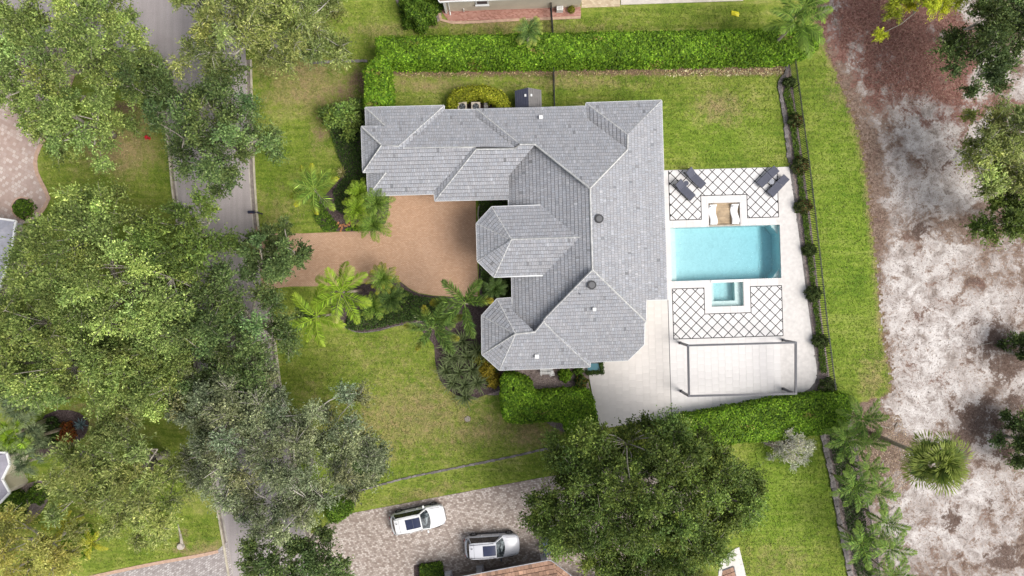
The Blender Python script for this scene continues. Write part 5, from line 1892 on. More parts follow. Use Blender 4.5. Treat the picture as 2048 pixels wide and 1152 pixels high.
def tree(name, label, c, rx, ry, h, pal, seed, clump=1.25, dens=1.0, gap=.10, leafL=.185, leafW=.098, spray=.55, pale=6, base=None, bark=BARK,
         lobes=5, lobe=.18, jit=.20, cvar=.27, group=None, cat='tree', droop=.12, flat=.55, nleaf=16, ntw=46, ctr_open=0.0, toff=(0, 0), bright=1.52):
    g = np.random.default_rng(seed)
    rr = random.Random(seed)
    zc = h * .66
    k = (HC - zc) / HC
    C0 = P(c[0], c[1], zc)
    RX, RY = rx / SC * k, ry / SC * k
    base = h * .42 if base is None else base
    ph = g.random(lobes) * 6.28

    def rad(a):
        return 1 + lobe * sum(math.sin((i + 2) * a + ph[i]) for i in range(lobes)) / math.sqrt(lobes)
    # trunk stands under the crown, a little off centre
    root = empty(name, (C0.x + toff[0] + rr.uniform(-.4, .4), C0.y + toff[1] + rr.uniform(-.4, .4), 0), 0, label, cat, group)
    bx, by = root.location.x, root.location.y
    # clump centres on a dome, jittered grid
    cl = []
    st = clump * 1.05 / math.sqrt(dens)
    ny, nx = int(RY * 1.4 / st) + 2, int(RX * 1.4 / st) + 2
    for iy in range(-ny, ny + 1):
        for ix in range(-nx, nx + 1):
            x = (ix + (iy % 2) * .5 + rr.uniform(-.42, .42)) * st
            y = (iy + rr.uniform(-.42, .42)) * st * .9
            a = math.atan2(y / RY, x / RX)
            r = math.hypot(x / RX, y / RY) / rad(a)
            if r > 1.0: continue
            if rr.random() < gap + (ctr_open if r < .35 else 0): continue
            dome = math.sqrt(max(0, 1 - r * r))
            z = base + (h - base) * (flat * dome + (1 - flat) * .55 + rr.uniform(-.24, .22) * (1 if r < .8 else .6))
            # billows: the crown rises and sinks in masses a few metres across
            z += .15 * (h - base) * (math.sin(x * 1.55 + ph[0]) * math.sin(y * 1.65 + ph[1]) + .6 * math.sin(x * .8 + y * .9 + ph[2]))
            cl.append((C0.x + x, C0.y + y, z, clump * rr.uniform(.72, 1.25), r))
            if rr.random() < .30:     # lower storey
                cl.append((C0.x + x + rr.uniform(-.8, .8), C0.y + y + rr.uniform(-.8, .8), z - rr.uniform(1.2, 2.4), clump * rr.uniform(.6, 1.0), r))
    cl = np.array(cl)
    nc = len(cl)
    cen = cl[:, :3]; rad_ = cl[:, 3]
    outw = norm(np.stack([cen[:, 0] - C0.x, cen[:, 1] - C0.y, np.full(nc, 0.0)], 1))
    axis = norm(outw * (cl[:, 4][:, None] * .9) + np.array([0, 0, .75]) + g.normal(0, .18, (nc, 3)))
    b0 = cen - axis * rad_[:, None] * .55
    d = norm(axis[:, None, :] * spray + g.normal(0, .62, (nc, ntw, 3)))
    d[..., 2] = np.maximum(d[..., 2], -.25)
    tl = rad_[:, None] * g.uniform(.60, 1.18, (nc, ntw))
    t = np.linspace(.30, 1.03, nleaf)[None, None, :] + g.normal(0, .05, (nc, ntw, nleaf))
    pos = b0[:, None, None, :] + d[:, :, None, :] * (tl[:, :, None] * t)[..., None]
    pos[..., 2] -= droop * (tl[:, :, None] * t ** 2)
    pos += g.normal(0, .085, pos.shape) * (rad_[:, None, None, None] * .9)
    ld = norm(d[:, :, None, :] * .75 + g.normal(0, .55, pos.shape))
    ln = norm(np.array([0, 0, .75]) + axis[:, None, None, :] * .4 + g.normal(0, .45, pos.shape))
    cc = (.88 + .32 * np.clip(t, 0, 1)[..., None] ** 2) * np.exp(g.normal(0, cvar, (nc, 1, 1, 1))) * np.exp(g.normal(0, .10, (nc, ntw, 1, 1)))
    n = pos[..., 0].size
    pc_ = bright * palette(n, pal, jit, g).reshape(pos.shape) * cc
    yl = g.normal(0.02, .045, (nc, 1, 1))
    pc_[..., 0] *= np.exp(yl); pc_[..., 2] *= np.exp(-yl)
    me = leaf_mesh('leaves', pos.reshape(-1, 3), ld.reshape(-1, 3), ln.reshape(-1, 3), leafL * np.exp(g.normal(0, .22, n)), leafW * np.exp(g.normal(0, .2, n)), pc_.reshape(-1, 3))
    # skeleton: trunk, limbs, branches to the clumps, pale twigs
    tr = MB()
    fk = Vector((bx + rr.uniform(-.3, .3), by + rr.uniform(-.3, .3), base * .62))
    tr.tube([(bx, by, -.05), (bx + .03, by, base * .25), fk], [.42 * h / 11, .34 * h / 11, .30 * h / 11], 9)
    br = MB()
    nl = 7
    limbs = []
    for i in range(nl):
        a = i * 6.283 / nl + rr.uniform(-.3, .3)
        fr_ = rr.uniform(.5, .72)
        e = Vector((C0.x + math.cos(a) * RX * fr_, C0.y + math.sin(a) * RY * fr_, base + (h - base) * rr.uniform(.25, .45)))
        m1 = fk.lerp(e, .35) + Vector((rr.uniform(-.5, .5), rr.uniform(-.5, .5), .5))
        m2 = fk.lerp(e, .7) + Vector((rr.uniform(-.5, .5), rr.uniform(-.5, .5), .5))
        pts = [fk, m1, m2, e]
        br.tube(pts, [.22 * h / 11, .16 * h / 11, .11 * h / 11, .06], 6)
        limbs += [(m1, .12), (m2, .09), (e, .055)]
    limbs.append((fk, .15))
    lp = np.array([tuple(q[0]) for q in limbs])
    for i in range(nc):
        bb = Vector(b0[i])
        j = int(np.argmin(np.linalg.norm(lp - b0[i], axis=1) + np.maximum(0, lp[:, 2] - b0[i, 2]) * 2))
        s = limbs[j][0]
        mid = s.lerp(bb, .5) + Vector((rr.uniform(-.3, .3), rr.uniform(-.3, .3), rr.uniform(-.1, .35)))
        e = bb + Vector(axis[i]) * float(rad_[i]) * .4
        br.tube([s, mid, bb, e], [.055, .042, .028, .012], 4, False)
        for q in range(pale):
            kk = rr.randrange(ntw)
            dd = Vector(d[i, kk]); L = float(tl[i, kk]) * rr.uniform(.6, 1.0)
            p0 = bb.lerp(e, rr.random() * .6)
            side = dd.cross(up).normalized() * rr.uniform(-.25, .25) * L
            br.tube([p0, p0 + dd * L * .55 + side, p0 + dd * L + side * 1.6 + Vector((0, 0, -droop * L + .02))], [.017, .012, .005], 3, False)
    tr.build('trunk', bark, None, True).parent = root
    for nm, m_, mt in (('branches', br.mesh('branches', True), bark), ('crown', me, LEAF)):
        o = child(nm, m_, mt, root)
        if nm == 'crown': tag(o, kind='stuff')
    tk = [o for o in root.children if o.name.startswith('trunk')][0]
    tk.matrix_parent_inverse = Matrix.Translation(root.location).inverted()
    return root


ST = 'street and garden trees'
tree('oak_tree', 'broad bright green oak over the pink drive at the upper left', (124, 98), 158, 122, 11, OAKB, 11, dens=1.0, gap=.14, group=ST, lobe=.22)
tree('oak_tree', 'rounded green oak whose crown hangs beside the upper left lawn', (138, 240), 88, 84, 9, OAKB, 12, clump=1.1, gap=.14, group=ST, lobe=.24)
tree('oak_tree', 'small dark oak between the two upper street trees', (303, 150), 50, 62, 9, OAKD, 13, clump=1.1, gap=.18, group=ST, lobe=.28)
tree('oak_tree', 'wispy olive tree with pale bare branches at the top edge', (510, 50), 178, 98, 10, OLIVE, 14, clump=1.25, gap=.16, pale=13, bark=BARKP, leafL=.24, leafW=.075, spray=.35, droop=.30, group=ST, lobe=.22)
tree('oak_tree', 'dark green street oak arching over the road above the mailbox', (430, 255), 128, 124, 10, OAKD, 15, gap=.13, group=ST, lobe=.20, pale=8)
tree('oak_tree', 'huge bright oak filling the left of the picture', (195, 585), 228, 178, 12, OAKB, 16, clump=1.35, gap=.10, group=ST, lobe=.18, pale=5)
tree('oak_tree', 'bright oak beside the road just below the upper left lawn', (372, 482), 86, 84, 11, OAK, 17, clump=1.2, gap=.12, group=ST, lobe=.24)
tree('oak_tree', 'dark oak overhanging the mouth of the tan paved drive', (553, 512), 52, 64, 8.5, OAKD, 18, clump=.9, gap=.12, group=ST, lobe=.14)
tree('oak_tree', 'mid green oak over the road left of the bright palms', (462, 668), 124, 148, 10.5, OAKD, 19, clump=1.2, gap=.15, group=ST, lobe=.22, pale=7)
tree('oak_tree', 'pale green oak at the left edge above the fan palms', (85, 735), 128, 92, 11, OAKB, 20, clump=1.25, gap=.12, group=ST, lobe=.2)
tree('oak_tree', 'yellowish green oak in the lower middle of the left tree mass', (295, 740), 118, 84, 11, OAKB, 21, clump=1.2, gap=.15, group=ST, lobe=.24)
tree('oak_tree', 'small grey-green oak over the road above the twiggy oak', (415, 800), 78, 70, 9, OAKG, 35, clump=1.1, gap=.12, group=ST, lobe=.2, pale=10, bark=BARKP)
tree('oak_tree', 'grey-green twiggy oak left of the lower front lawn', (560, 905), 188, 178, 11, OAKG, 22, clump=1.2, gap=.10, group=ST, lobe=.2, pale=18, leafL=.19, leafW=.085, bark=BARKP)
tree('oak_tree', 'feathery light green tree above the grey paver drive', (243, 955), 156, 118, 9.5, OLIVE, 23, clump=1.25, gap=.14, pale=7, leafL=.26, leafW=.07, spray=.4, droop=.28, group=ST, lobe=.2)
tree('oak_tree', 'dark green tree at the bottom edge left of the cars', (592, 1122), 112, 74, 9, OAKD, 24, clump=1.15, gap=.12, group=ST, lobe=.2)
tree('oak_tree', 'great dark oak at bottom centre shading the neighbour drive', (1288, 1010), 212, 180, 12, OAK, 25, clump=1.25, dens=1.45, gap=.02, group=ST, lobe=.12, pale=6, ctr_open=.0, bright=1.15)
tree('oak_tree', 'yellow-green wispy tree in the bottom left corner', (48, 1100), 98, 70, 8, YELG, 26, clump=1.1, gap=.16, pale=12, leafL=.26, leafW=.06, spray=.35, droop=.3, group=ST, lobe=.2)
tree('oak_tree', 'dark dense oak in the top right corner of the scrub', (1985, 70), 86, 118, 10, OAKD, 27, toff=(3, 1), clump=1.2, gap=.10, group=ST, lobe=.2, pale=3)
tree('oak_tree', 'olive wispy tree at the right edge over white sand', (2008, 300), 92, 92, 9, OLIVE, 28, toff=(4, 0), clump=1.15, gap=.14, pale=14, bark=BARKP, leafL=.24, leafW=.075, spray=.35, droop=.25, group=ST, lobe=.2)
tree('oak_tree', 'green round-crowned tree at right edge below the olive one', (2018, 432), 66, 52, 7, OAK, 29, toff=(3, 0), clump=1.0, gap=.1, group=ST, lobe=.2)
tree('pine_tree', 'yellow-green pine boughs hanging in at the top right', (1850, 0), 66, 36, 9, [(.16, .19, .016), (.25, .28, .022), (.35, .37, .04)], 30, toff=(3, 7), clump=.8, gap=.12, leafL=.30, leafW=.045, spray=.3, pale=6, group=ST, lobe=.35)
tree('shrub_tree', 'dark shrub at the right edge beside dark bare soil', (2072, 700), 34, 42, 4, OAKD, 31, clump=.8, gap=.1, group='edge shrubs', base=1.2, cat='shrub')
tree('shrub_tree', 'larger dark green shrub low on the right edge', (2080, 885), 46, 66, 5, OAKD, 32, clump=.9, gap=.1, group='edge shrubs', base=1.5, cat='shrub')
tree('bare_shrub', 'pale half-bare shrub with tangled twigs by the lower hedge', (1587, 897), 44, 42, 3.0, [(.16, .18, .11), (.26, .27, .19), (.38, .38, .32)], 33, clump=.62, gap=.05, leafL=.11, leafW=.05, base=.6, pale=34, ntw=20, nleaf=9, bark=BARKW, cat='shrub', lobe=.15)
tree('shrub_tree', 'leafy mixed green shrub at the left corner of the house', (684, 232), 38, 30, 2.4, OAK, 34, clump=.7, gap=.06, base=.6, leafL=.2, leafW=.12, group='house corner shrubs', cat='shrub')


# ---- hedges
def hedge(name, label, top, h, pal, seed, leafL=.17, leafW=.10, dens=330, jit=.27, group=None, bump=.07, cat='hedge', side=1.0, k=0, zmin=.1, core=(.03, .045, .012)):
    g = np.random.default_rng(seed)
    pts = smooth_poly(top, k) if k else top
    poly = W(pts, h * .9)
    if area2(poly) < 0: poly = poly[::-1]
    cx, cy = np.mean([q[0] for q in poly]), np.mean([q[1] for q in poly])
    root = empty(name, (cx, cy, 0), 0, label, cat, group)
    A = area2(poly)
    pl = np.array(poly)
    mn, mxx = pl.min(0), pl.max(0)
    n = int(A * dens * 1.25)
    X, Y = [], []
    cnt = 0
    while cnt < n:
        x = g.uniform(mn[0], mxx[0], n * 2); y = g.uniform(mn[1], mxx[1], n * 2)
        ok = inside(poly, x, y)
        X.append(x[ok]); Y.append(y[ok]); cnt += ok.sum()
    x = np.concatenate(X)[:n]; y = np.concatenate(Y)[:n]
    wob = bump * (np.sin(x * 2.1 + seed) * np.sin(y * 2.6 + 1) + .7 * np.sin(x * 5.3 + 2) * np.sin(y * 4.7 + seed))
    # rounded shoulders
    dmin = np.full(n, 9.0)
    for i in range(len(poly)):
        a = np.array(poly[i]); b = np.array(poly[(i + 1) % len(poly)])
        ab = b - a
        t = np.clip(((x - a[0]) * ab[0] + (y - a[1]) * ab[1]) / max(ab @ ab, 1e-6), 0, 1)
        dmin = np.minimum(dmin, np.hypot(x - a[0] - ab[0] * t, y - a[1] - ab[1] * t))
    z = h + wob - .22 * np.exp(-dmin / .18) * min(1, h) - np.abs(g.normal(0, .07, n))
    pos = np.stack([x, y, z], 1)
    nr = norm(np.array([0, 0, 1.0]) + g.normal(0, .42, (n, 3)))
    dr = g.normal(0, 1, (n, 3)); dr[:, 2] = np.abs(dr[:, 2]) * .45
    per = 0
    P2, N2 = [pos], [nr]
    for i in range(len(poly)):
        a = np.array(poly[i]); b = np.array(poly[(i + 1) % len(poly)])
        L = np.linalg.norm(b - a)
        if L < .02: continue
        m_ = int(L * h * dens * .62 * side)
        t = g.random(m_); zz = g.uniform(zmin, h - .05, m_)
        nrm_ = np.array([(b - a)[1], -(b - a)[0]]) / L
        off = g.normal(0.0, .06, m_) + .05 * np.sin(zz * 5 + t * L * 3)
        q = a[None] + (b - a)[None] * t[:, None] + nrm_[None] * off[:, None]
        P2.append(np.concatenate([q, zz[:, None]], 1))
        N2.append(norm(np.concatenate([np.repeat(nrm_[None], m_, 0) * .8, np.full((m_, 1), .5)], 1) + g.normal(0, .4, (m_, 3))))
    pos = np.concatenate(P2); nr = np.concatenate(N2)
    N = len(pos)
    dr2 = g.normal(0, 1, (N, 3)); dr2[:, 2] = np.abs(dr2[:, 2]) * .5
    dr2 -= nr * (dr2 * nr).sum(1, keepdims=True) * .8
    cl = palette(N, pal, jit, g)
    pat = np.exp(.22 * np.sin(pos[:, 0] * .9 + seed) * np.sin(pos[:, 1] * 1.9 + pos[:, 0] * .3) + .12 * np.sin(pos[:, 0] * 3.1) * np.sin(pos[:, 1] * 3.7 + seed))[:, None]
    dead = (np.sin(pos[:, 0] * .61 + seed * 2) * np.sin(pos[:, 1] * 2.3 + pos[:, 0] * .17) > .90) & (g.random(N) < .25)
    cl[dead] = palette(int(dead.sum()), [(.16, .15, .03), (.24, .20, .05), (.30, .26, .08)], .2, g)
    me = leaf_mesh('leaves', pos, dr2, nr, leafL * np.exp(g.normal(0, .22, N)), leafW * np.exp(g.normal(0, .2, N)), cl * pat)
    o = child('foliage', me, LEAF, root); tag(o, kind='stuff')
    ins = inset(poly, .16) if A > 1.5 else inset(poly, .06)
    cm = MB().prism(ins, 0.0, h - .30)  # solid dark block added inside to stop the view through the leaves
    child('filler_core', cm.mesh('filler_core'), plain('hedge_inside' + str(core), core, .95, var=.4, scale=6), root)
    return root


HB = [(.040, .096, .008), (.112, .215, .012), (.215, .338, .028)]
HD = [(.030, .070, .010), (.075, .145, .012), (.145, .225, .026)]
HY = [(.120, .150, .010), (.235, .260, .016), (.335, .325, .030)]
HG = [(.022, .048, .012), (.048, .090, .018), (.085, .130, .030)]
hedge('clipped_hedge', 'very long tall bright green clipped hedge along the top of the plot', [(753, 76), (1000, 70), (1300, 64), (1540, 60), (1625, 56), (1642, 70), (1634, 98), (1590, 113), (1400, 117), (1200, 121), (900, 124), (753, 124)], 2.7, HB, 41, leafL=.21, leafW=.125, dens=210, group='clipped hedges')
hedge('clipped_hedge', 'short tall bright hedge running down to the house corner', [(752, 114), (774, 116), (781, 216), (729, 216), (730, 136)], 2.7, HB, 42, leafL=.23, leafW=.13, dens=190, group='clipped hedges')
hedge('clipped_hedge', 'arched lime green hedge around the air conditioners', [(895, 216), (896, 196), (907, 182), (930, 174), (960, 171), (990, 176), (1008, 187), (1018, 203), (1020, 218), (996, 218), (992, 207), (975, 200), (955, 194), (930, 199), (916, 203), (911, 216)], 1.3, HY, 43, leafL=.17, leafW=.10, dens=300, group='clipped hedges')
hedge('clipped_hedge', 'glossy dark green stepped hedge below the south wing', [(1004, 757), (1022, 751), (1040, 753), (1062, 766), (1068, 786), (1100, 784), (1160, 781), (1182, 790), (1190, 820), (1194, 872), (1140, 876), (1128, 846), (1085, 842), (1035, 846), (1006, 832)], 2.0, HB, 44, leafL=.23, leafW=.13, dens=200, group='clipped hedges', k=2)
hedge('clipped_hedge', 'mid green wide hedge under the pergola deck on the lower right', [(1338, 843), (1420, 826), (1510, 808), (1600, 794), (1690, 788), (1703, 806), (1700, 838), (1680, 860), (1600, 874), (1500, 884), (1420, 890), (1338, 896)], 1.9, HB, 45, leafL=.19, leafW=.11, dens=220, group='clipped hedges', k=2)
hedge('clipped_hedge', 'rounded dark hedge mound at the left of the lower front lawn', [(680, 892), (735, 896), (758, 912), (766, 940), (752, 965), (728, 976), (680, 976)], .7, HG, 46, leafL=.16, leafW=.10, dens=300, group='low hedges', k=2)
hedge('clipped_hedge', 'small bright hedge mound at the corner of the neighbour drive', [(652, 1012), (690, 1000), (704, 1006), (702, 1022), (686, 1038), (660, 1046)], .7, HD, 47, dens=300, group='low hedges', k=2)
hedge('clipped_hedge', 'small L-shaped box hedge around the blue water basin', [(1199, 724), (1206, 724), (1207, 748), (1174, 749), (1174, 741.5), (1199, 741)], .62, HG, 48, leafL=.10, leafW=.065, dens=600, group='low hedges')
hedge('clipped_hedge', 'square box hedge in the bed left of the terracotta roof', [(840, 1134), (882, 1130), (886, 1160), (886, 1185), (840, 1185)], .8, HD, 49, dens=300, group='low hedges')
hedge('clipped_hedge', 'dark square hedge half hidden by the great bottom oak', [(1094, 1058), (1150, 1046), (1158, 1086), (1100, 1096)], .9, HG, 50, dens=260, group='low hedges')
hedge('clipped_hedge', 'green hedge along the white house corner at the lower left', [(5, 1000), (30, 985), (38, 1030), (30, 1045), (5, 1050)], 1.2, HD, 51, dens=260, group='low hedges', k=2)


def ball(name, label, c, r, h, pal, seed, group=None, n=2600, leafL=.13, leafW=.075, cat='shrub', squash=1.0, pal2=None):
    """round or mounded shrub: leaves on and in a dome, on a short branching stem"""
    g = np.random.default_rng(seed)
    q = P(c[0], c[1], h * .6)
    R0 = r / SC * (HC - h * .6) / HC
    root = empty(name, (q.x, q.y, 0), 0, label, cat, group)
    d = norm(g.normal(0, 1, (n, 3)))
    d[:, 2] = np.abs(d[:, 2])
    lump = 1 + .22 * np.sin(d[:, 0] * 7 + seed) * np.sin(d[:, 1] * 6) + .08 * np.sin(d[:, 2] * 9 + seed)
    rr_ = lump * g.uniform(.55, 1.0, n) ** .4
    pos = np.stack([d[:, 0] * R0 * rr_, d[:, 1] * R0 * rr_ * squash, .12 + d[:, 2] * (h - .1) * rr_], 1)
    nr = norm(d + np.array([0, 0, .5]) + g.normal(0, .5, (n, 3)))
    dr = d * .5 + g.normal(0, .7, (n, 3))
    cl = palette(n, pal, .2, g)
    if pal2 is not None:
        w = g.random(n) < .35 * (d[:, 0] * .5 + .5 + .3 * d[:, 2])
        cl[w] = palette(int(w.sum()), pal2, .2, g)
    me = leaf_mesh('leaves', pos, dr, nr, leafL * np.exp(g.normal(0, .2, n)), leafW * np.exp(g.normal(0, .2, n)), cl)
    o = link('foliage', me, LEAF, root); tag(o, kind='stuff')
    br = MB()
    for i in range(6):
        a = i * 1.05
        br.tube([(0, 0, 0), (R0 * .3 * math.cos(a), R0 * .3 * math.sin(a), h * .4), (R0 * .75 * math.cos(a), R0 * .75 * math.sin(a), h * .7)], [.03, .022, .008], 4)
    br.build('stems', BARKD, root)
    return root


REDL = [(.10, .045, .02), (.16, .075, .025), (.13, .09, .03)]
names = ['topmost', 'second', 'third', 'fourth', 'fifth', 'sixth', 'seventh', 'lowest']
for i, (x, y, r) in enumerate([(1583, 163, 17), (1594, 239, 17), (1602, 329, 18), (1611, 412, 18), (1621, 500, 18), (1633, 588, 18), (1645, 683, 19), (1657, 773, 19)]):
    ball('round_shrub', names[i] + ' of the eight round dark shrubs along the poolside iron fence', (x + (i * 7 % 5) - 3, y), r * (.74 + .08 * (i * 5 % 4)), .9 + .12 * (i * 3 % 4), [(.035, .060, .016), (.070, .105, .026), (.120, .150, .045)], 60 + i, 'round shrubs along the fence', 1700, .14, .07, squash=.8 + .16 * (i % 3), pal2=REDL if i in (1, 2, 3) else OAKD)
ball('round_shrub', 'large leafy green shrub at the top beside the brick path', (836, 14), 40, 2.2, HD, 70, 'large garden shrubs', 7000, .2, .12)
ball('round_shrub', 'small bushy green shrub right of the white garden chair', (1131, 752), 14, 1.2, HB, 71, 'small shrubs by the south eave', 1500, .15, .09)
ball('round_shrub', 'small dark and gold shrub against the edge of the white deck', (1163, 764), 13, 1.1, HG, 72, 'small shrubs by the south eave', 1500, .13, .08, pal2=[(.2, .12, .02), (.26, .17, .03), (.2, .15, .03)])
ball('round_shrub', 'low clipped green shrub between the stone step and blue basin', (1157, 741), 10, .9, HD, 73, 'small shrubs by the south eave', 900, .12, .08)
ball('round_shrub', 'dark rounded shrub at the lower end of the stepped hedge', (1184, 832), 12, .9, HG, 74, 'small shrubs by the south eave', 900, .12, .08)
GOLD = [(.13, .12, .012), (.24, .19, .018), (.32, .24, .03)]
ball('croton_shrub', 'upper gold and green croton beside the south-west wing', (972, 742), 18, .9, GOLD, 75, 'gold crotons by the wing', 1300, .22, .08)
ball('croton_shrub', 'lower gold croton beside the stepped hedge', (987, 762), 15, .9, GOLD, 76, 'gold crotons by the wing', 1100, .22, .08)
ball('croton_shrub', 'olive croton directly under the wing corner', (958, 715), 16, .9, [(.07, .09, .015), (.13, .14, .02), (.2, .19, .03)], 77, 'gold crotons by the wing', 1100, .22, .08)
ball('croton_shrub', 'red-orange croton bush in the bed at the lower left', (130, 868), 17, 1.0, [(.12, .03, .015), (.25, .07, .02), (.28, .14, .03)], 78, 'gold crotons by the wing', 1500, .2, .08, squash=1.35)
ball('round_shrub', 'dark leafy shrub filling the bed left of the red croton', (95, 866), 30, 1.4, HG, 79, 'lower left bed shrubs', 2600, .16, .09)
ball('round_shrub', 'bright yellow-green shrub at the left edge by the house', (12, 900), 30, 1.8, HB, 80, 'lower left bed shrubs', 2600, .2, .09)
ball('round_shrub', 'spiky green shrub over the mulch at the lower left', (70, 990), 20, 1.1, HD, 81, 'lower left bed shrubs', 1500, .18, .08)
ball('round_shrub', 'bright lime shrub under the yellow palm at the lower left', (150, 1085), 34, 1.0, HB, 82, 'lower left bed shrubs', 2600, .18, .09)
ball('round_shrub', 'green shrub growing in the round brick planter on the left', (44, 418), 20, 1.0, HD, 83, 'large garden shrubs', 1600, .15, .09)
ball('round_shrub', 'dark green bush behind the fan palms at the left edge', (20, 785), 30, 2.5, HG, 84, 'large garden shrubs', 2600, .2, .1)
ball('round_shrub', 'small shrub spilling over the beige stone planter', (1143, 18), 7, .7, [(.10, .12, .01), (.2, .2, .02), (.28, .26, .04)], 85, 'large garden shrubs', 500, .1, .07)


# ---- ground cover in the beds
def cover(name, label, poly_px, h, pal, seed, n_per, leafL=.15, leafW=.09, k=0):
    g = np.random.default_rng(seed)
    pts = smooth_poly(poly_px, k) if k else poly_px
    poly = W(pts)
    pl = np.array(poly); mn, mxx = pl.min(0), pl.max(0)
    n = int(abs(area2(poly)) * n_per)
    x = g.uniform(mn[0], mxx[0], n * 4); y = g.uniform(mn[1], mxx[1], n * 4)
    ok = inside(poly, x, y); x, y = x[ok][:n], y[ok][:n]
    n = len(x)
    hh_ = h * (.62 + .3 * np.sin(x * 2.3 + seed) * np.sin(y * 2.7) + .2 * np.sin(x * 6.1) * np.sin(y * 5.2 + seed))
    pos = np.stack([x, y, np.clip(hh_, .08, None) * g.uniform(.45, 1.0, n) + .04], 1)
    nr = norm(np.array([0, 0, 1.0]) + g.normal(0, .45, (n, 3)))
    dr = g.normal(0, 1, (n, 3)); dr[:, 2] *= .4
    me = leaf_mesh('leaves', pos, dr, nr, leafL * np.exp(g.normal(0, .2, n)), leafW * np.exp(g.normal(0, .2, n)), palette(n, pal, .22, g))
    o = link(name, me, LEAF)
    return tag(o, label, 'ground cover', None, 'stuff')


cover('ground_cover', 'dark green leafy ground cover along the west wall of the house', [(660, 240), (722, 222), (736, 250), (736, 395), (700, 400), (690, 430), (672, 420), (668, 385), (694, 345), (676, 312), (664, 275)], .45, HG, 91, 260)
cover('ground_cover', 'dark green leafy ground cover in the front bed under the palms', [(690, 654), (702, 625), (740, 612), (790, 575), (830, 590), (868, 596), (900, 598), (872, 640), (835, 640), (790, 648), (745, 659), (712, 660)], .55, HG, 92, 300, k=2)
cover('ground_cover', 'narrow green ground cover left of the dark mulch by the drive', [(632, 405), (645, 408), (662, 430), (680, 452), (674, 463), (648, 463), (634, 445), (627, 425)], .35, HD, 93, 300)
cover('ground_cover', 'short bright grass tuft strip beside the drive under the palms', [(690, 458), (725, 448), (745, 455), (740, 462), (692, 462)], .2, HB, 94, 300)
cover('ground_cover', 'green liriope strip between poolside edging and iron fence', [(1572, 165), (1578, 180), (1590, 240), (1598, 320), (1612, 420), (1624, 520), (1638, 640), (1652, 745), (1640, 745), (1628, 640), (1614, 520), (1602, 430), (1590, 330), (1577, 240), (1566, 190)], .34, [(.040, .085, .012), (.090, .160, .018), (.160, .235, .035)], 95, 560, .22, .085)
cover('ground_cover', 'dark green bed under the palms on the lower right', [(1654, 870), (1690, 850), (1700, 900), (1722, 1000), (1745, 1152), (1712, 1152), (1690, 1045), (1672, 950)], .4, [(.016, .036, .010), (.032, .062, .014), (.060, .095, .024)], 96, 260)
cover('ground_cover', 'dark foliage in the small courtyard above the tower', [(958, 402), (1016, 402), (1016, 412), (984, 412), (958, 436)], .4, HG, 97, 280)
cover('ground_cover', 'dark foliage in the small courtyard below the tower', [(960, 530), (985, 556), (1022, 558), (1022, 596), (994, 594), (965, 590)], .5, HG, 98, 280)
cover('ground_cover', 'scattered leaves and low plants at the foot of the south wing', [(966, 715), (998, 742), (990, 752), (968, 740), (950, 720)], .3, HD, 99, 150)
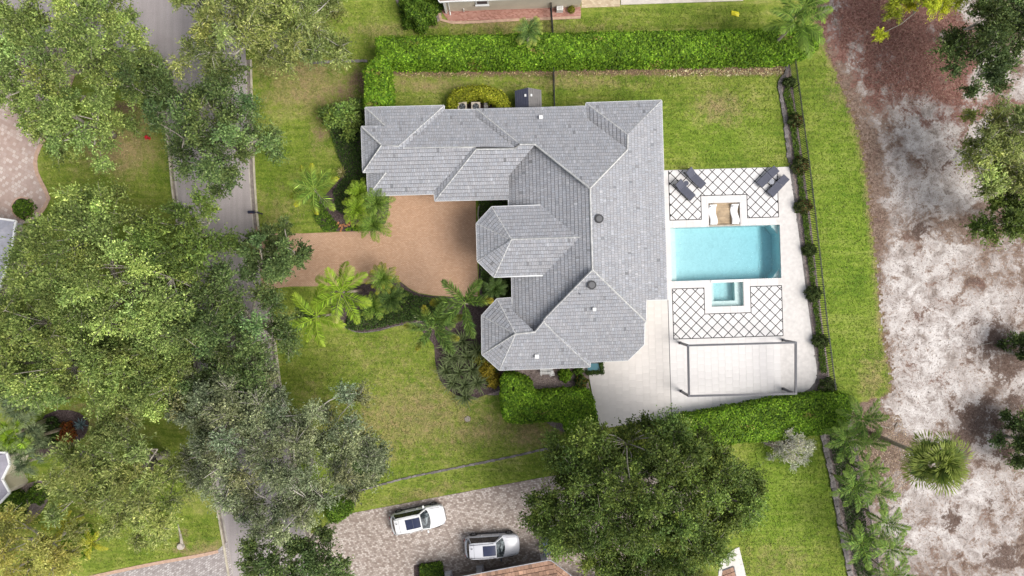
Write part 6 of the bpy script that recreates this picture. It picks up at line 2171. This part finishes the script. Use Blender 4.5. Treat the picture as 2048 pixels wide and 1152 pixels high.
# ------------------------------------------------------------------ palms
def frond_mesh(name, L, n, leaf, pal, tip, seed, mode='flat', droop=.55, lw=.045, arch=.5, fold=.55, bare=.16):
    """a feather frond along +x: rachis tube plus paired leaflets; colours run from the palette to `tip` at the end"""
    g = np.random.default_rng(seed)
    pts = []
    nseg = 10
    x = z = 0.0
    a = arch
    for i in range(nseg + 1):
        pts.append(Vector((x, 0, z)))
        x += L / nseg * math.cos(a); z += L / nseg * math.sin(a)
        a -= (arch + droop) / nseg * (1.3 if i > nseg * .3 else .6)
    P_ = np.array([tuple(q) for q in pts])
    C, D, N, LL, WW, CC = [], [], [], [], [], []
    tt = np.linspace(bare, 1.0, n)
    prof = lambda t: (np.sin(np.clip((t - bare) / (1 - bare), 0, 1) * math.pi * .80 + .42)) ** .8
    reps = 2 if mode == 'flat' else 6
    for r_ in range(reps):
        t = np.clip(tt + g.normal(0, .006, n), 0, 1)
        f = t * nseg
        i = np.minimum(f.astype(int), nseg - 1); w = (f - i)[:, None]
        p = P_[i] * (1 - w) + P_[i + 1] * w
        tang = norm(P_[i + 1] - P_[i])
        if mode == 'flat':
            s = 1 if r_ == 0 else -1
            side = np.stack([np.zeros(n), np.full(n, s * 1.0), np.full(n, -fold) + g.normal(0, .18, n)], 1)
        else:
            ph = r_ * 6.283 / reps + g.normal(0, .35, n)
            side = np.stack([np.zeros(n), np.cos(ph), np.sin(ph) * .75], 1)
        fw = .45 + .75 * t[:, None] if mode == 'flat' else .75 + .35 * t[:, None]
        d = norm(side + tang * fw + g.normal(0, .07, (n, 3)))
        l = leaf * np.maximum(.25, prof(t)) * np.exp(g.normal(0, .10, n))
        C.append(p + d * l[:, None] * .5); D.append(d)
        N.append(norm(np.cross(tang, d) * (1 if r_ % 2 == 0 else -1) + np.array([0, 0, .6])))
        LL.append(l); WW.append(np.full(n, lw) * np.exp(g.normal(0, .15, n)))
        base = palette(n, pal, .30, g)
        m_ = np.clip((t - .55) / .45, 0, 1)[:, None] ** 1.3
        CC.append(base * (1 - m_ * .9) + np.array(tip)[None] * m_ * .9)
    me = leaf_mesh(name, np.concatenate(C), np.concatenate(D), np.concatenate(N), np.concatenate(LL), np.concatenate(WW), np.concatenate(CC))
    # rachis joined in
    bm = bmesh.new(); bm.from_mesh(me)
    cl = bm.verts.layers.float_color['Col']
    w = L * .011 + .008
    ring = []
    for i in range(nseg + 1):
        r_ = w * (1 - .8 * i / nseg)
        q = pts[i]
        ring.append([bm.verts.new((q.x, dy * r_, q.z + dz * r_)) for dy, dz in ((-1, -.4), (1, -.4), (0, .9))])
        for vv in ring[-1]: vv[cl] = (*[min(1, c * 1.3) for c in pal[-1]], 1)
    for i in range(nseg):
        for j in range(3):
            bm.faces.new((ring[i][j], ring[i][(j + 1) % 3], ring[i + 1][(j + 1) % 3], ring[i + 1][j]))
    bm.to_mesh(me); bm.free()
    return me


def fan_mesh(name, pet, r, nseg, pal, tip, seed, droop=.35):
    """a fan leaf: petiole plus pleated segments that split and droop"""
    g = np.random.default_rng(seed)
    C, D, N, LL, WW, CC = [], [], [], [], [], []
    p0 = np.array([pet * .95, 0, pet * .28])
    for i in range(nseg):
        a = (i / (nseg - 1) - .5) * 4.4 + g.normal(0, .03)
        l = r * (1 - .28 * (abs(a) / 2.2) ** 2) * math.exp(g.normal(0, .06))
        d1 = np.array([math.cos(a), math.sin(a), .12])
        d2 = np.array([math.cos(a), math.sin(a), -droop * 1.6 + g.normal(0, .12)])
        wd = 2 * r * .55 * math.sin(4.4 / nseg / 2) * 1.0
        C.append(p0 + d1 * l * .30); D.append(d1); LL.append(l * .68); WW.append(wd)
        C.append(p0 + d1 * l * .55 + d2 * l * .22); D.append(d2); LL.append(l * .55); WW.append(wd * .8)
        b = palette(2, pal, .30, g)
        CC.append(b[0]); CC.append(b[1] * .35 + np.array(tip) * .65)
        for _ in range(2): N.append(np.array([g.normal(0, .25), g.normal(0, .25), 1.0]))
    me = leaf_mesh(name, np.array(C), np.array(D), np.array(N), np.array(LL), np.array(WW), np.array(CC))
    bm = bmesh.new(); bm.from_mesh(me)
    cl = bm.verts.layers.float_color['Col']
    A = [bm.verts.new(q) for q in ((0, -.02, 0), (0, .02, 0), (0, 0, .03))]
    B = [bm.verts.new((p0[0] + .1, p0[1] + q[0], p0[2] + q[1])) for q in ((-.012, 0), (.012, 0), (0, .02))]
    for vv in A + B: vv[cl] = (*[min(1, c * 1.4) for c in pal[-1]], 1)
    for j in range(3): bm.faces.new((A[j], A[(j + 1) % 3], B[(j + 1) % 3], B[j]))
    bm.to_mesh(me); bm.free()
    return me


PB = [(.105, .185, .012), (.170, .270, .018), (.240, .345, .032)]
PM = [(.060, .120, .018), (.115, .200, .028), (.195, .285, .050)]
PD = [(.030, .062, .016), (.055, .100, .022), (.095, .150, .038)]
PG = [(.075, .110, .055), (.120, .160, .085), (.180, .220, .120)]
YT = (.36, .32, .03); BT = (.30, .22, .05); GT = (.19, .25, .04)


def palm(name, label, c, z, Lpx, kind, nf, seed, pal=PM, tip=GT, group='garden palms', trunk_r=.11, base=None, elev=(.05, .9), leafs=None, dens=1.0, azim=None, tips=None):
    rr = random.Random(seed)
    q = P(c[0], c[1], z)
    L = Lpx / SC * (HC - z) / HC
    if base is not None:
        b = P(*base)
    else:
        b = Vector((q.x + rr.uniform(-.15, .15), q.y + rr.uniform(-.15, .15), 0))
    root = empty(name, (b.x, b.y, 0), 0, label, 'palm tree', group)
    off = Vector((q.x - b.x, q.y - b.y, 0))
    m1 = off * .35 + Vector((0, 0, z * .45)); tpt = off + Vector((0, 0, z))
    MB().tube([(0, 0, -.03), m1, off * .75 + Vector((0, 0, z * .8)), tpt], [trunk_r * 1.5, trunk_r, trunk_r * .92, trunk_r * .8], 10).build('trunk', PALMTRUNK, root, True)
    if kind in ('flat', 'plume', 'areca') and z > 3:
        MB().tube([off * .8 + Vector((0, 0, z * .80)), tpt + Vector((0, 0, .12))], [trunk_r * 1.15, trunk_r * .55], 10).build('crownshaft', plain('crownshaft_green', (.12, .17, .05), .4, var=.15), root, True)
    meshes = []
    for k in range(3):
        tp = tip if tips is None else tips[k % len(tips)]
        if kind == 'flat': me = frond_mesh('frond', L * rr.uniform(.98, 1.12), int(36 * dens), L * .27, pal, tp, seed * 10 + k, 'flat', .85, L * .021 + .015, .45, .45)
        elif kind == 'plume': me = frond_mesh('frond', L * rr.uniform(.98, 1.08), int(34 * dens), L * .26, pal, tp, seed * 10 + k, 'plume', .55, L * .024 + .01, .4, bare=.12)
        elif kind == 'date': me = frond_mesh('frond', L * rr.uniform(.98, 1.12), int(28 * dens), L * .26, pal, tp, seed * 10 + k, 'flat', .9, L * .018 + .012, .75, .25, .10)
        elif kind == 'areca': me = frond_mesh('frond', L * rr.uniform(.95, 1.12), int(27 * dens), L * .25, pal, tp, seed * 10 + k, 'flat', .9, L * .026 + .012, .6, .35, .12)
        else: me = fan_mesh('frond', L * .50, L * .52, 30, pal, tp, seed * 10 + k)
        meshes.append(me)
    for i in range(nf):
        a = (azim[i] if azim else i * 2.39996 + rr.uniform(-.2, .2))
        t = (i + .5) / nf
        if kind == 'fan': e = 1.2 - 1.75 * t + rr.uniform(-.45, .45)
        else: e = elev[1] * (1 - t) + elev[0] * t + rr.uniform(-.1, .1) - .25
        o = link('frond', meshes[i % 3], None, root, tpt + Vector((0, 0, .05)))
        o.rotation_mode = 'XYZ'
        o.rotation_euler = (rr.uniform(-.25, .25) * (3.2 if kind == 'fan' else 1), -e, a + (rr.uniform(-.5, .5) if kind == 'fan' else 0))
        s = (rr.uniform(.35, .7) if i % 4 == 0 else rr.uniform(.75, 1.06)) if kind == 'fan' else rr.uniform(.86, 1.06)
        o.scale = (s, s, s)
    if z > 2.5:
        sp = MB().tube([tpt, tpt + Vector((rr.uniform(-.1, .1), rr.uniform(-.1, .1), L * .42))], [.035, .006], 5)
        sp.build('spear', plain('spear_green', (.20, .29, .05), .5, var=.1), root)
    return root


D_ = math.radians
palm('coconut_palm', 'yellow-tipped coconut palm at the bend of the west bed', (629, 378), 4.6, 58, 'flat', 9, 1, PM, (.42, .40, .03), base=(655, 416), tips=[(.42, .40, .03), (.25, .32, .04), (.36, .34, .03)],
     azim=[D_(88), D_(168), D_(20), D_(228), D_(315), D_(120), D_(275), D_(55), D_(195)])
palm('foxtail_palm', 'tall lime green palm over the lower edge of the tan drive', (683, 585), 6.4, 72, 'flat', 9, 2, PB, (.32, .40, .05), azim=[D_(112), D_(60), D_(35), D_(340), D_(262), D_(300), D_(205), D_(150), D_(85)], dens=1.2, tips=[(.32, .40, .05), (.40, .38, .12), (.24, .32, .04)])
palm('foxtail_palm', 'lime green palm spreading over the lawn left of front bed', (633, 634), 5.6, 66, 'flat', 7, 3, PB, (.33, .42, .05), azim=[D_(128), D_(205), D_(288), D_(345), D_(45), D_(80), D_(245)], dens=1.2)
palm('foxtail_palm', 'bushy-fronded palm beside the house with golden right frond', (929, 606), 6.2, 70, 'plume', 6, 4, [(.050, .105, .022), (.100, .175, .032), (.180, .265, .055)], (.15, .20, .05), azim=[D_(132), D_(52), D_(5), D_(285), D_(222), D_(180)], tips=[(.11, .16, .04), (.12, .18, .04), (.36, .28, .03)])
palm('foxtail_palm', 'dark bushy-fronded palm left of the house over the lawn corner', (866, 655), 5.4, 62, 'plume', 8, 5, [(.045, .095, .022), (.090, .160, .032), (.165, .245, .055)], (.12, .17, .04), azim=[D_(105), D_(65), D_(175), D_(235), D_(310), D_(20), D_(335), D_(140)], tips=[(.30, .26, .03), (.10, .15, .04), (.26, .26, .04)])
for i, (c, L, z, lab, pl_, tp, bs) in enumerate([
        ((716, 420), 36, 2.6, 'light green pygmy date palm left of the corner cluster', PB, (.26, .32, .04), None),
        ((755, 408), 38, 2.8, 'dark green pygmy date palm against the house corner eave', PM, GT, None),
        ((721, 386), 32, 2.4, 'small bright pygmy date palm above the corner cluster', PB, GT, None),
        ((748, 450), 38, 2.3, 'leaning pygmy date palm overhanging the tan drive', PM, (.24, .28, .04), (703, 446)),
        ((766, 556), 36, 3.0, 'gold and green pygmy date palm overhanging drive from front bed', PM, (.30, .26, .03), None),
        ((783, 597), 36, 2.6, 'dark pygmy date palm in the middle of the front bed', PD, GT, None),
        ((748, 612), 34, 2.3, 'olive pygmy date palm on the left of the front bed', PM, (.22, .26, .04), None),
        ((990, 577), 30, 2.2, 'dark shaded palm in the courtyard below the tower', PD, (.06, .09, .03), None),
        ((890, 640), 30, 1.8, 'low dark date palm under the golden frond by the house', PD, GT, None)]):
    palm('date_palm', lab, c, z, L, 'date', 22, 20 + i, pl_, tp, 'pygmy date palms', .07, bs, (-.25, 1.0))
palm('fan_palm', 'small palm growing up through the long top hedge', (1057, 64), 4.6, 36, 'date', 22, 40, [(.045, .10, .03), (.09, .16, .04), (.16, .24, .06)], (.40, .42, .08), 'garden palms', .12, None, (-.35, .8))
palm('royal_palm', 'large feather palm at the right end of the long hedge', (1590, 48), 6.0, 72, 'flat', 11, 41, [(.045, .095, .014), (.085, .155, .020), (.150, .235, .038)], (.20, .28, .05), azim=[D_(215), D_(270), D_(165), D_(318), D_(20), D_(120), D_(75), D_(190), D_(295), D_(345), D_(48)], dens=1.25)
palm('royal_palm', 'second feather palm behind the one at the hedge end', (1608, 14), 6.4, 50, 'flat', 9, 42, PM, (.26, .36, .05), dens=1.0)
palm('sabal_palm', 'tall sabal palm with grey trunk standing in the white sand', (1868, 919), 8.4, 72, 'fan', 52, 43, [(.075, .120, .030), (.135, .190, .042), (.225, .285, .070)], (.25, .29, .06), 'scrub palms', .17)
for i, (c, L, z, lab) in enumerate([((1722, 838), 46, 4.2, 'first areca palm crown at the hedge end on the lower right'), ((1692, 878), 44, 3.6, 'areca palm crown leaning over the stone edging below the hedge end'),
                                    ((1732, 882), 36, 3.6, 'areca palm crown nearest the sabal trunk'),
                                    ((1706, 975), 44, 3.8, 'areca palm crown at the middle left of the lower right row'), ((1752, 982), 42, 4.0, 'areca palm crown at the middle right of the lower right row'), ((1737, 938), 36, 3.6, 'areca palm crown at the top of the middle cluster'),
                                    ((1722, 1085), 48, 4.0, 'areca palm crown at the left of the lower cluster'), ((1772, 1045), 42, 4.0, 'areca palm crown at the upper right of the lower cluster'), ((1776, 1095), 44, 4.2, 'areca palm crown at the lower right of the lower cluster'),
                                    ((1783, 1150), 42, 3.8, 'areca palm crown at the bottom edge on the right')]):
    palm('areca_palm', lab, c, z, L * 1.12, 'areca', 10, 50 + i, [(.050, .110, .018), (.105, .190, .030), (.200, .290, .055)], (.18, .26, .05), 'areca palms on the lower right', .06, None, (-.15, .75), dens=1.15)
for i, (c, L, z, lab) in enumerate([((40, 815), 46, 6.0, 'grey-green fan palm at the left edge, uppermost of four'), ((68, 876), 40, 4.0, 'grey-green fan palm just left of the red croton'), ((30, 868), 46, 6.5, 'yellowish fan palm crown with leaning trunk at the left edge'), ((58, 922), 42, 5.0, 'dense fan palm over the white house corner at lower left')]):
    palm('fan_palm', lab, c, z, L, 'fan', 20, 70 + i, PG if i != 2 else PB, (.20, .24, .12), 'fan palms at lower left', .14, base=(100, 838) if i == 2 else None)
palm('areca_palm', 'yellow feathery palm under the light green tree at lower left', (130, 1048), 2.5, 44, 'areca', 10, 80, [(.20, .22, .02), (.30, .30, .03), (.38, .36, .05)], (.42, .38, .04), 'yellow palms', .08, None, (-.1, .8))
palm('areca_palm', 'bright yellow palm frond tuft beside the lime shrub', (185, 1085), 2.0, 34, 'areca', 8, 81, [(.22, .24, .02), (.32, .32, .03), (.40, .38, .05)], (.42, .38, .04), 'yellow palms', .07, None, (-.1, .8))
palm('fan_palm', 'small palm beside the white patio under the bottom oak', (1446, 1105), 2.5, 28, 'date', 14, 82, PM, GT, 'garden palms', .08, None, (-.2, .8))


# ---- rosettes: strap-leaved lilies, agaves, bromeliads
def rosette(name, label, c, r, n, pal, seed, h=.7, wd=.09, group=None, cat='plant', zb=.03, tip=None, arch=.9):
    rr = random.Random(seed)
    q = P(c[0], c[1], .5)
    R0 = r / SC
    root = empty(name, (q.x, q.y, zb), 0, label, cat, group)
    ms = []
    for k in range(3):
        m_ = MB()
        L = R0 * (1 + .1 * k)
        nseg = 6
        for side in (-1, 1):
            V_, x, z, a = [], 0, 0, arch
            colr = []
            for i in range(nseg + 1):
                t = i / nseg
                w = wd / 2 * max(.06, math.sin(min(1, t * 1.5 + .35) * math.pi * .5) * (1 - t ** 3))
                V_ += [(x, 0, z - w * .35), (x, side * w, z)]
                c0 = np.array(pal[k % len(pal)])
                if tip is not None: c0 = c0 * (1 - t ** 2) + np.array(tip) * t ** 2
                colr += [tuple(c0 * .85), tuple(c0 * 1.1)]
                x += L / nseg * math.cos(a); z += L / nseg * math.sin(a); a -= (arch + .35) / nseg
            n0 = len(m_.v)
            m_.add(V_, [(2 * i, 2 * i + 1, 2 * i + 3, 2 * i + 2) for i in range(nseg)])
            for i, cq in enumerate(colr): m_.c[n0 + i] = cq
        me = m_.mesh('leaf'); me.materials.append(LEAF)
        ms.append(me)
    for i in range(n):
        t = i / n
        o = link('leaf', ms[i % 3], None, root, (0, 0, .05 + .1 * (1 - t)))
        o.rotation_euler = (rr.uniform(-.2, .2), -(.75 * (1 - t) - .25 * t), i * 2.39996 + rr.uniform(-.2, .2))
        s = rr.uniform(.8, 1.05)
        o.scale = (s, s, s)
    MB().disc((0, 0), .06, -.03, .1, 8).build('stem', BARKD, root)
    return root


LILY = [(.045, .070, .025), (.085, .115, .042), (.15, .18, .080)]
lil = [(898, 690), (925, 682), (905, 715), (935, 712), (955, 700), (892, 740), (918, 745), (945, 740), (905, 765), (930, 770), (955, 765), (930, 792)]
where = ['top left', 'top middle', 'upper left', 'upper middle', 'upper right', 'middle left', 'centre', 'middle right', 'lower left', 'lower middle', 'lower right', 'bottom']
for i, c in enumerate(lil):
    rosette('strap_lily', where[i] + ' one of the dark strap-leaved lilies west of the house', c, 31 if i != 6 else 35, 48, LILY, 200 + i, wd=.115, group='strap lilies west of the house', tip=(.16, .20, .09), arch=1.05)
for c, lab, pal_, r_, s_ in (((683, 344), 'cream variegated spiky agave at the edge of the west bed', [(.34, .30, .12), (.40, .36, .18), (.26, .26, .08)], 15, 220),
                             ((838, 634), 'cream variegated spiky rosette left of the bushy palm', [(.42, .42, .22), (.48, .47, .30), (.36, .38, .16)], 14, 221),
                             ((158, 850), 'blue-grey agave rosette beside the red croton', [(.10, .15, .17), (.14, .20, .22), (.18, .24, .26)], 16, 222)):
    rosette('agave', lab, c, r_, 18, pal_, s_, wd=.11 if s_ != 222 else .15, group='agave rosettes', arch=.55)

# rust-coloured edging bricks and dark mulch by the drive
RUST = plain('terracotta_brick', (.36, .16, .07), .8, var=.25, scale=6, objvar=.2)
root = empty('brick_border', P(690, 452), 0, 'small orange brick border around the dark mulch by the drive', 'edging')
for i, (x, y, a) in enumerate([(676, 447, .9), (680, 452, .6), (686, 450, .3), (692, 452, 0), (697, 449, -.4), (701, 445, -.9), (684, 456, 1.2), (682, 461, 1.4)]):
    q = P(x, y) - root.location
    MB().box((q.x, q.y, .07), (.30, .15, .13), a).build('brick', RUST, root)

# garden edging curves in the courtyard
for lab, ln in (('thin pale curved edging strip above the octagonal tower', [(962, 402), (957, 415), (956, 430), (957.5, 442)]), ('thin pale curved edging strip below the octagonal tower', [(964, 535), (962.5, 548), (964, 560)])):
    pts = [P(*q) for q in ln]
    root = MB().tube([p + Vector((0, 0, .06)) for p in pts], .05, 6).build('edging_strip', plain('pale_edging', (.38, .36, .30), .8))
    tag(root, lab, 'edging')

# ------------------------------------------------------------------ grass blades standing over the turf
def grass(polys, per, seed):
    g = np.random.default_rng(seed)
    PP = []
    for poly in polys:
        p = W(poly)
        pl = np.array(p); mn, mxx = pl.min(0), pl.max(0)
        n = int(abs(area2(p)) * per)
        x = g.uniform(mn[0], mxx[0], n * 4); y = g.uniform(mn[1], mxx[1], n * 4)
        ok = inside(p, x, y)
        PP.append(np.stack([x[ok][:n], y[ok][:n]], 1))
    q = np.concatenate(PP)
    px, py = q[:, 0] * SC + 1024, 576 - q[:, 1] * SC
    m3 = np.clip(lawn_mask(px, py), 0, 1)
    keep = g.random(len(q)) > m3[:, 1] * .9
    q, m3 = q[keep], m3[keep]
    n = len(q)
    pos = np.concatenate([q, g.uniform(.01, .04, (n, 1))], 1)
    d = g.normal(0, 1, (n, 3)); d[:, 2] = np.abs(d[:, 2]) * .45
    c = palette(n, [(.090, .148, .015), (.155, .212, .028), (.236, .268, .060)], .22, g)
    l = palette(n, [(.080, .155, .010), (.150, .235, .020), (.230, .300, .045)], .22, g)
    c = c * (1 - m3[:, 2:3]) + l * m3[:, 2:3]
    dr = palette(n, [(.16, .13, .06), (.26, .21, .11), (.36, .31, .18)], .2, g)
    w = np.clip(m3[:, 0:1] + g.normal(0, .15, (n, 1)), 0, 1)
    c = c * (1 - w) + dr * w
    me = leaf_mesh('blades', pos, d, norm(np.array([0, 0, 1.0]) + g.normal(0, .5, (n, 3))), .16 * np.exp(g.normal(0, .3, n)), .055 * np.exp(g.normal(0, .3, n)), c)
    tag(link('grass', me, LEAF), 'short mown grass of the lawns around the house', 'grass', None, 'stuff')


ed = [(float(scrub_edge(y)) + (5 if k % 2 else -6), y) for k, y in enumerate(range(140, 800, 6))]
grass([[(520, 130), (640, 128), (725, 126), (725, 200), (660, 210), (655, 250), (672, 310), (690, 345), (640, 400), (625, 430), (645, 462), (530, 462), (515, 440), (512, 300)],
       [(640, 20), (780, 0), (800, 30), (880, 48), (1020, 44), (1160, 38), (1240, 18), (1520, 8), (1530, 52), (1000, 66), (745, 72), (735, 118), (640, 118)],
       [(795, 150), (1180, 146), (1565, 140), (1555, 165), (1560, 240), (1574, 330), (1330, 338), (1326, 206), (1100, 210), (1025, 212), (1024, 185), (960, 168), (900, 180), (890, 208), (795, 208)],
       [(1592, 135), (1640, 110)] + ed + [(1680, 795), (1662, 700), (1640, 540), (1618, 380), (1600, 230)],
       [(560, 690), (690, 668), (760, 668), (830, 655), (862, 690), (872, 760), (930, 808), (985, 800), (1000, 845), (1080, 850), (1120, 885), (1024, 908), (880, 936), (760, 968), (770, 930), (700, 880), (640, 800), (570, 760)],
       [(745, 980), (900, 944), (1124, 900), (1130, 930), (1079, 952), (880, 988), (700, 1022), (708, 1000)],
       [(1480, 890), (1640, 868), (1656, 950), (1674, 1040), (1698, 1152), (1492, 1152), (1470, 1000)],
       [(120, 230), (280, 200), (330, 240), (342, 300), (350, 400), (300, 430), (110, 400), (84, 360), (80, 330), (92, 290)],
       [(180, 1145), (300, 1120), (430, 1095), (440, 1060), (300, 1000), (150, 1060)],
       [(580, 577), (690, 576), (660, 600), (600, 640), (570, 640)],
       [(1470, 1100), (1492, 1152), (1500, 1152), (1500, 1050)]], 62, 77)

# ------------------------------------------------------------------ litter
def litter(name, label, poly, n, cols, seed, L=.10, Wd=.05, cat='leaf litter', z=.022):
    g = np.random.default_rng(seed)
    p = W(poly)
    pl = np.array(p); mn, mxx = pl.min(0), pl.max(0)
    x = g.uniform(mn[0], mxx[0], n * 3); y = g.uniform(mn[1], mxx[1], n * 3)
    ok = inside(p, x, y); x, y = x[ok][:n], y[ok][:n]
    m_ = len(x)
    pos = np.stack([x, y, np.full(m_, z) + g.uniform(0, .02, m_)], 1)
    d = g.normal(0, 1, (m_, 3)); d[:, 2] *= .1
    me = leaf_mesh('leaves', pos, d, norm(np.array([0, 0, 1.0]) + g.normal(0, .25, (m_, 3))), L * np.exp(g.normal(0, .35, m_)), Wd * np.exp(g.normal(0, .3, m_)), palette(m_, cols, .25, g))
    o = link(name, me, LEAF)
    return tag(o, label, cat, None, 'stuff')


litter('fallen_leaves', 'pale fallen leaves along the foot of the long hedge', [(800, 139), (1100, 136), (1570, 128), (1570, 146), (1100, 152), (800, 156)], 700, [(.30, .20, .10), (.42, .32, .16), (.50, .44, .26)], 301, .13, .08)
litter('fallen_leaves', 'dense pale fallen leaves at the right foot of the long hedge', [(1330, 132), (1570, 128), (1570, 150), (1330, 154)], 420, [(.34, .26, .14), (.46, .40, .22), (.52, .48, .32)], 302, .14, .09)
litter('leaf_litter', 'brown and pale leaf litter over the sandy scrub', [(1660, 0), (2048, 0), (2048, 1152), (1800, 1152), (1720, 850), (1790, 780), (1760, 560), (1740, 330), (1700, 190)], 15000, [(.06, .042, .034), (.13, .095, .075), (.30, .24, .20)], 303, .09, .035)
litter('leaf_litter', 'thick tan leaf litter around the sabal palm foot', [(1700, 820), (1800, 830), (1830, 920), (1800, 1010), (1740, 1000), (1710, 880)], 3500, [(.20, .13, .09), (.33, .24, .17), (.45, .37, .29)], 304, .15, .05)
litter('pine_needles', 'reddish pine needle litter in the upper right scrub', [(1650, 0), (1920, 0), (1940, 180), (1860, 220), (1750, 180), (1680, 90)], 5000, [(.09, .035, .025), (.17, .08, .06), (.36, .25, .19)], 305, .17, .025)
litter('leaf_litter', 'mixed leaf litter around the white deck hedge and mulch', [(1000, 742), (1170, 740), (1180, 800), (1000, 790)], 700, [(.12, .09, .08), (.26, .21, .19), (.38, .33, .30)], 306, .10, .05, z=.045)
# fallen branches on the sand
for i, (a, b, lab) in enumerate([((1762, 852), (1782, 858), 'thin bare fallen branch on litter near the sabal palm'), ((1795, 845), (1790, 860), 'short fallen stick on litter above the sabal trunk'), ((1768, 920), (1760, 930), 'short pale stick on litter left of sabal palm'), ((1790, 1012), (1772, 1024), 'curved bare branch on sand below the sabal palm'), ((1960, 690), (1985, 686), 'dark fallen branch on white sand at the right'), ((1975, 175), (2030, 210), 'long bare branch lying below the top right oak'), ((2000, 232), (1950, 228), 'bare grey branch lying above the olive tree')]):
    p, q = P(*a, .04), P(*b, .06)
    mid = p.lerp(q, .5) + Vector((R.uniform(-.15, .15), R.uniform(-.15, .15), .05))
    m_ = MB().tube([p, mid, q], [.035, .03, .012], 5)
    m_.tube([mid, mid + (q - p) * .3 + Vector((.2, .15, .05))], [.02, .006], 4)
    tag(m_.build('fallen_branch', BARK), lab, 'branch')
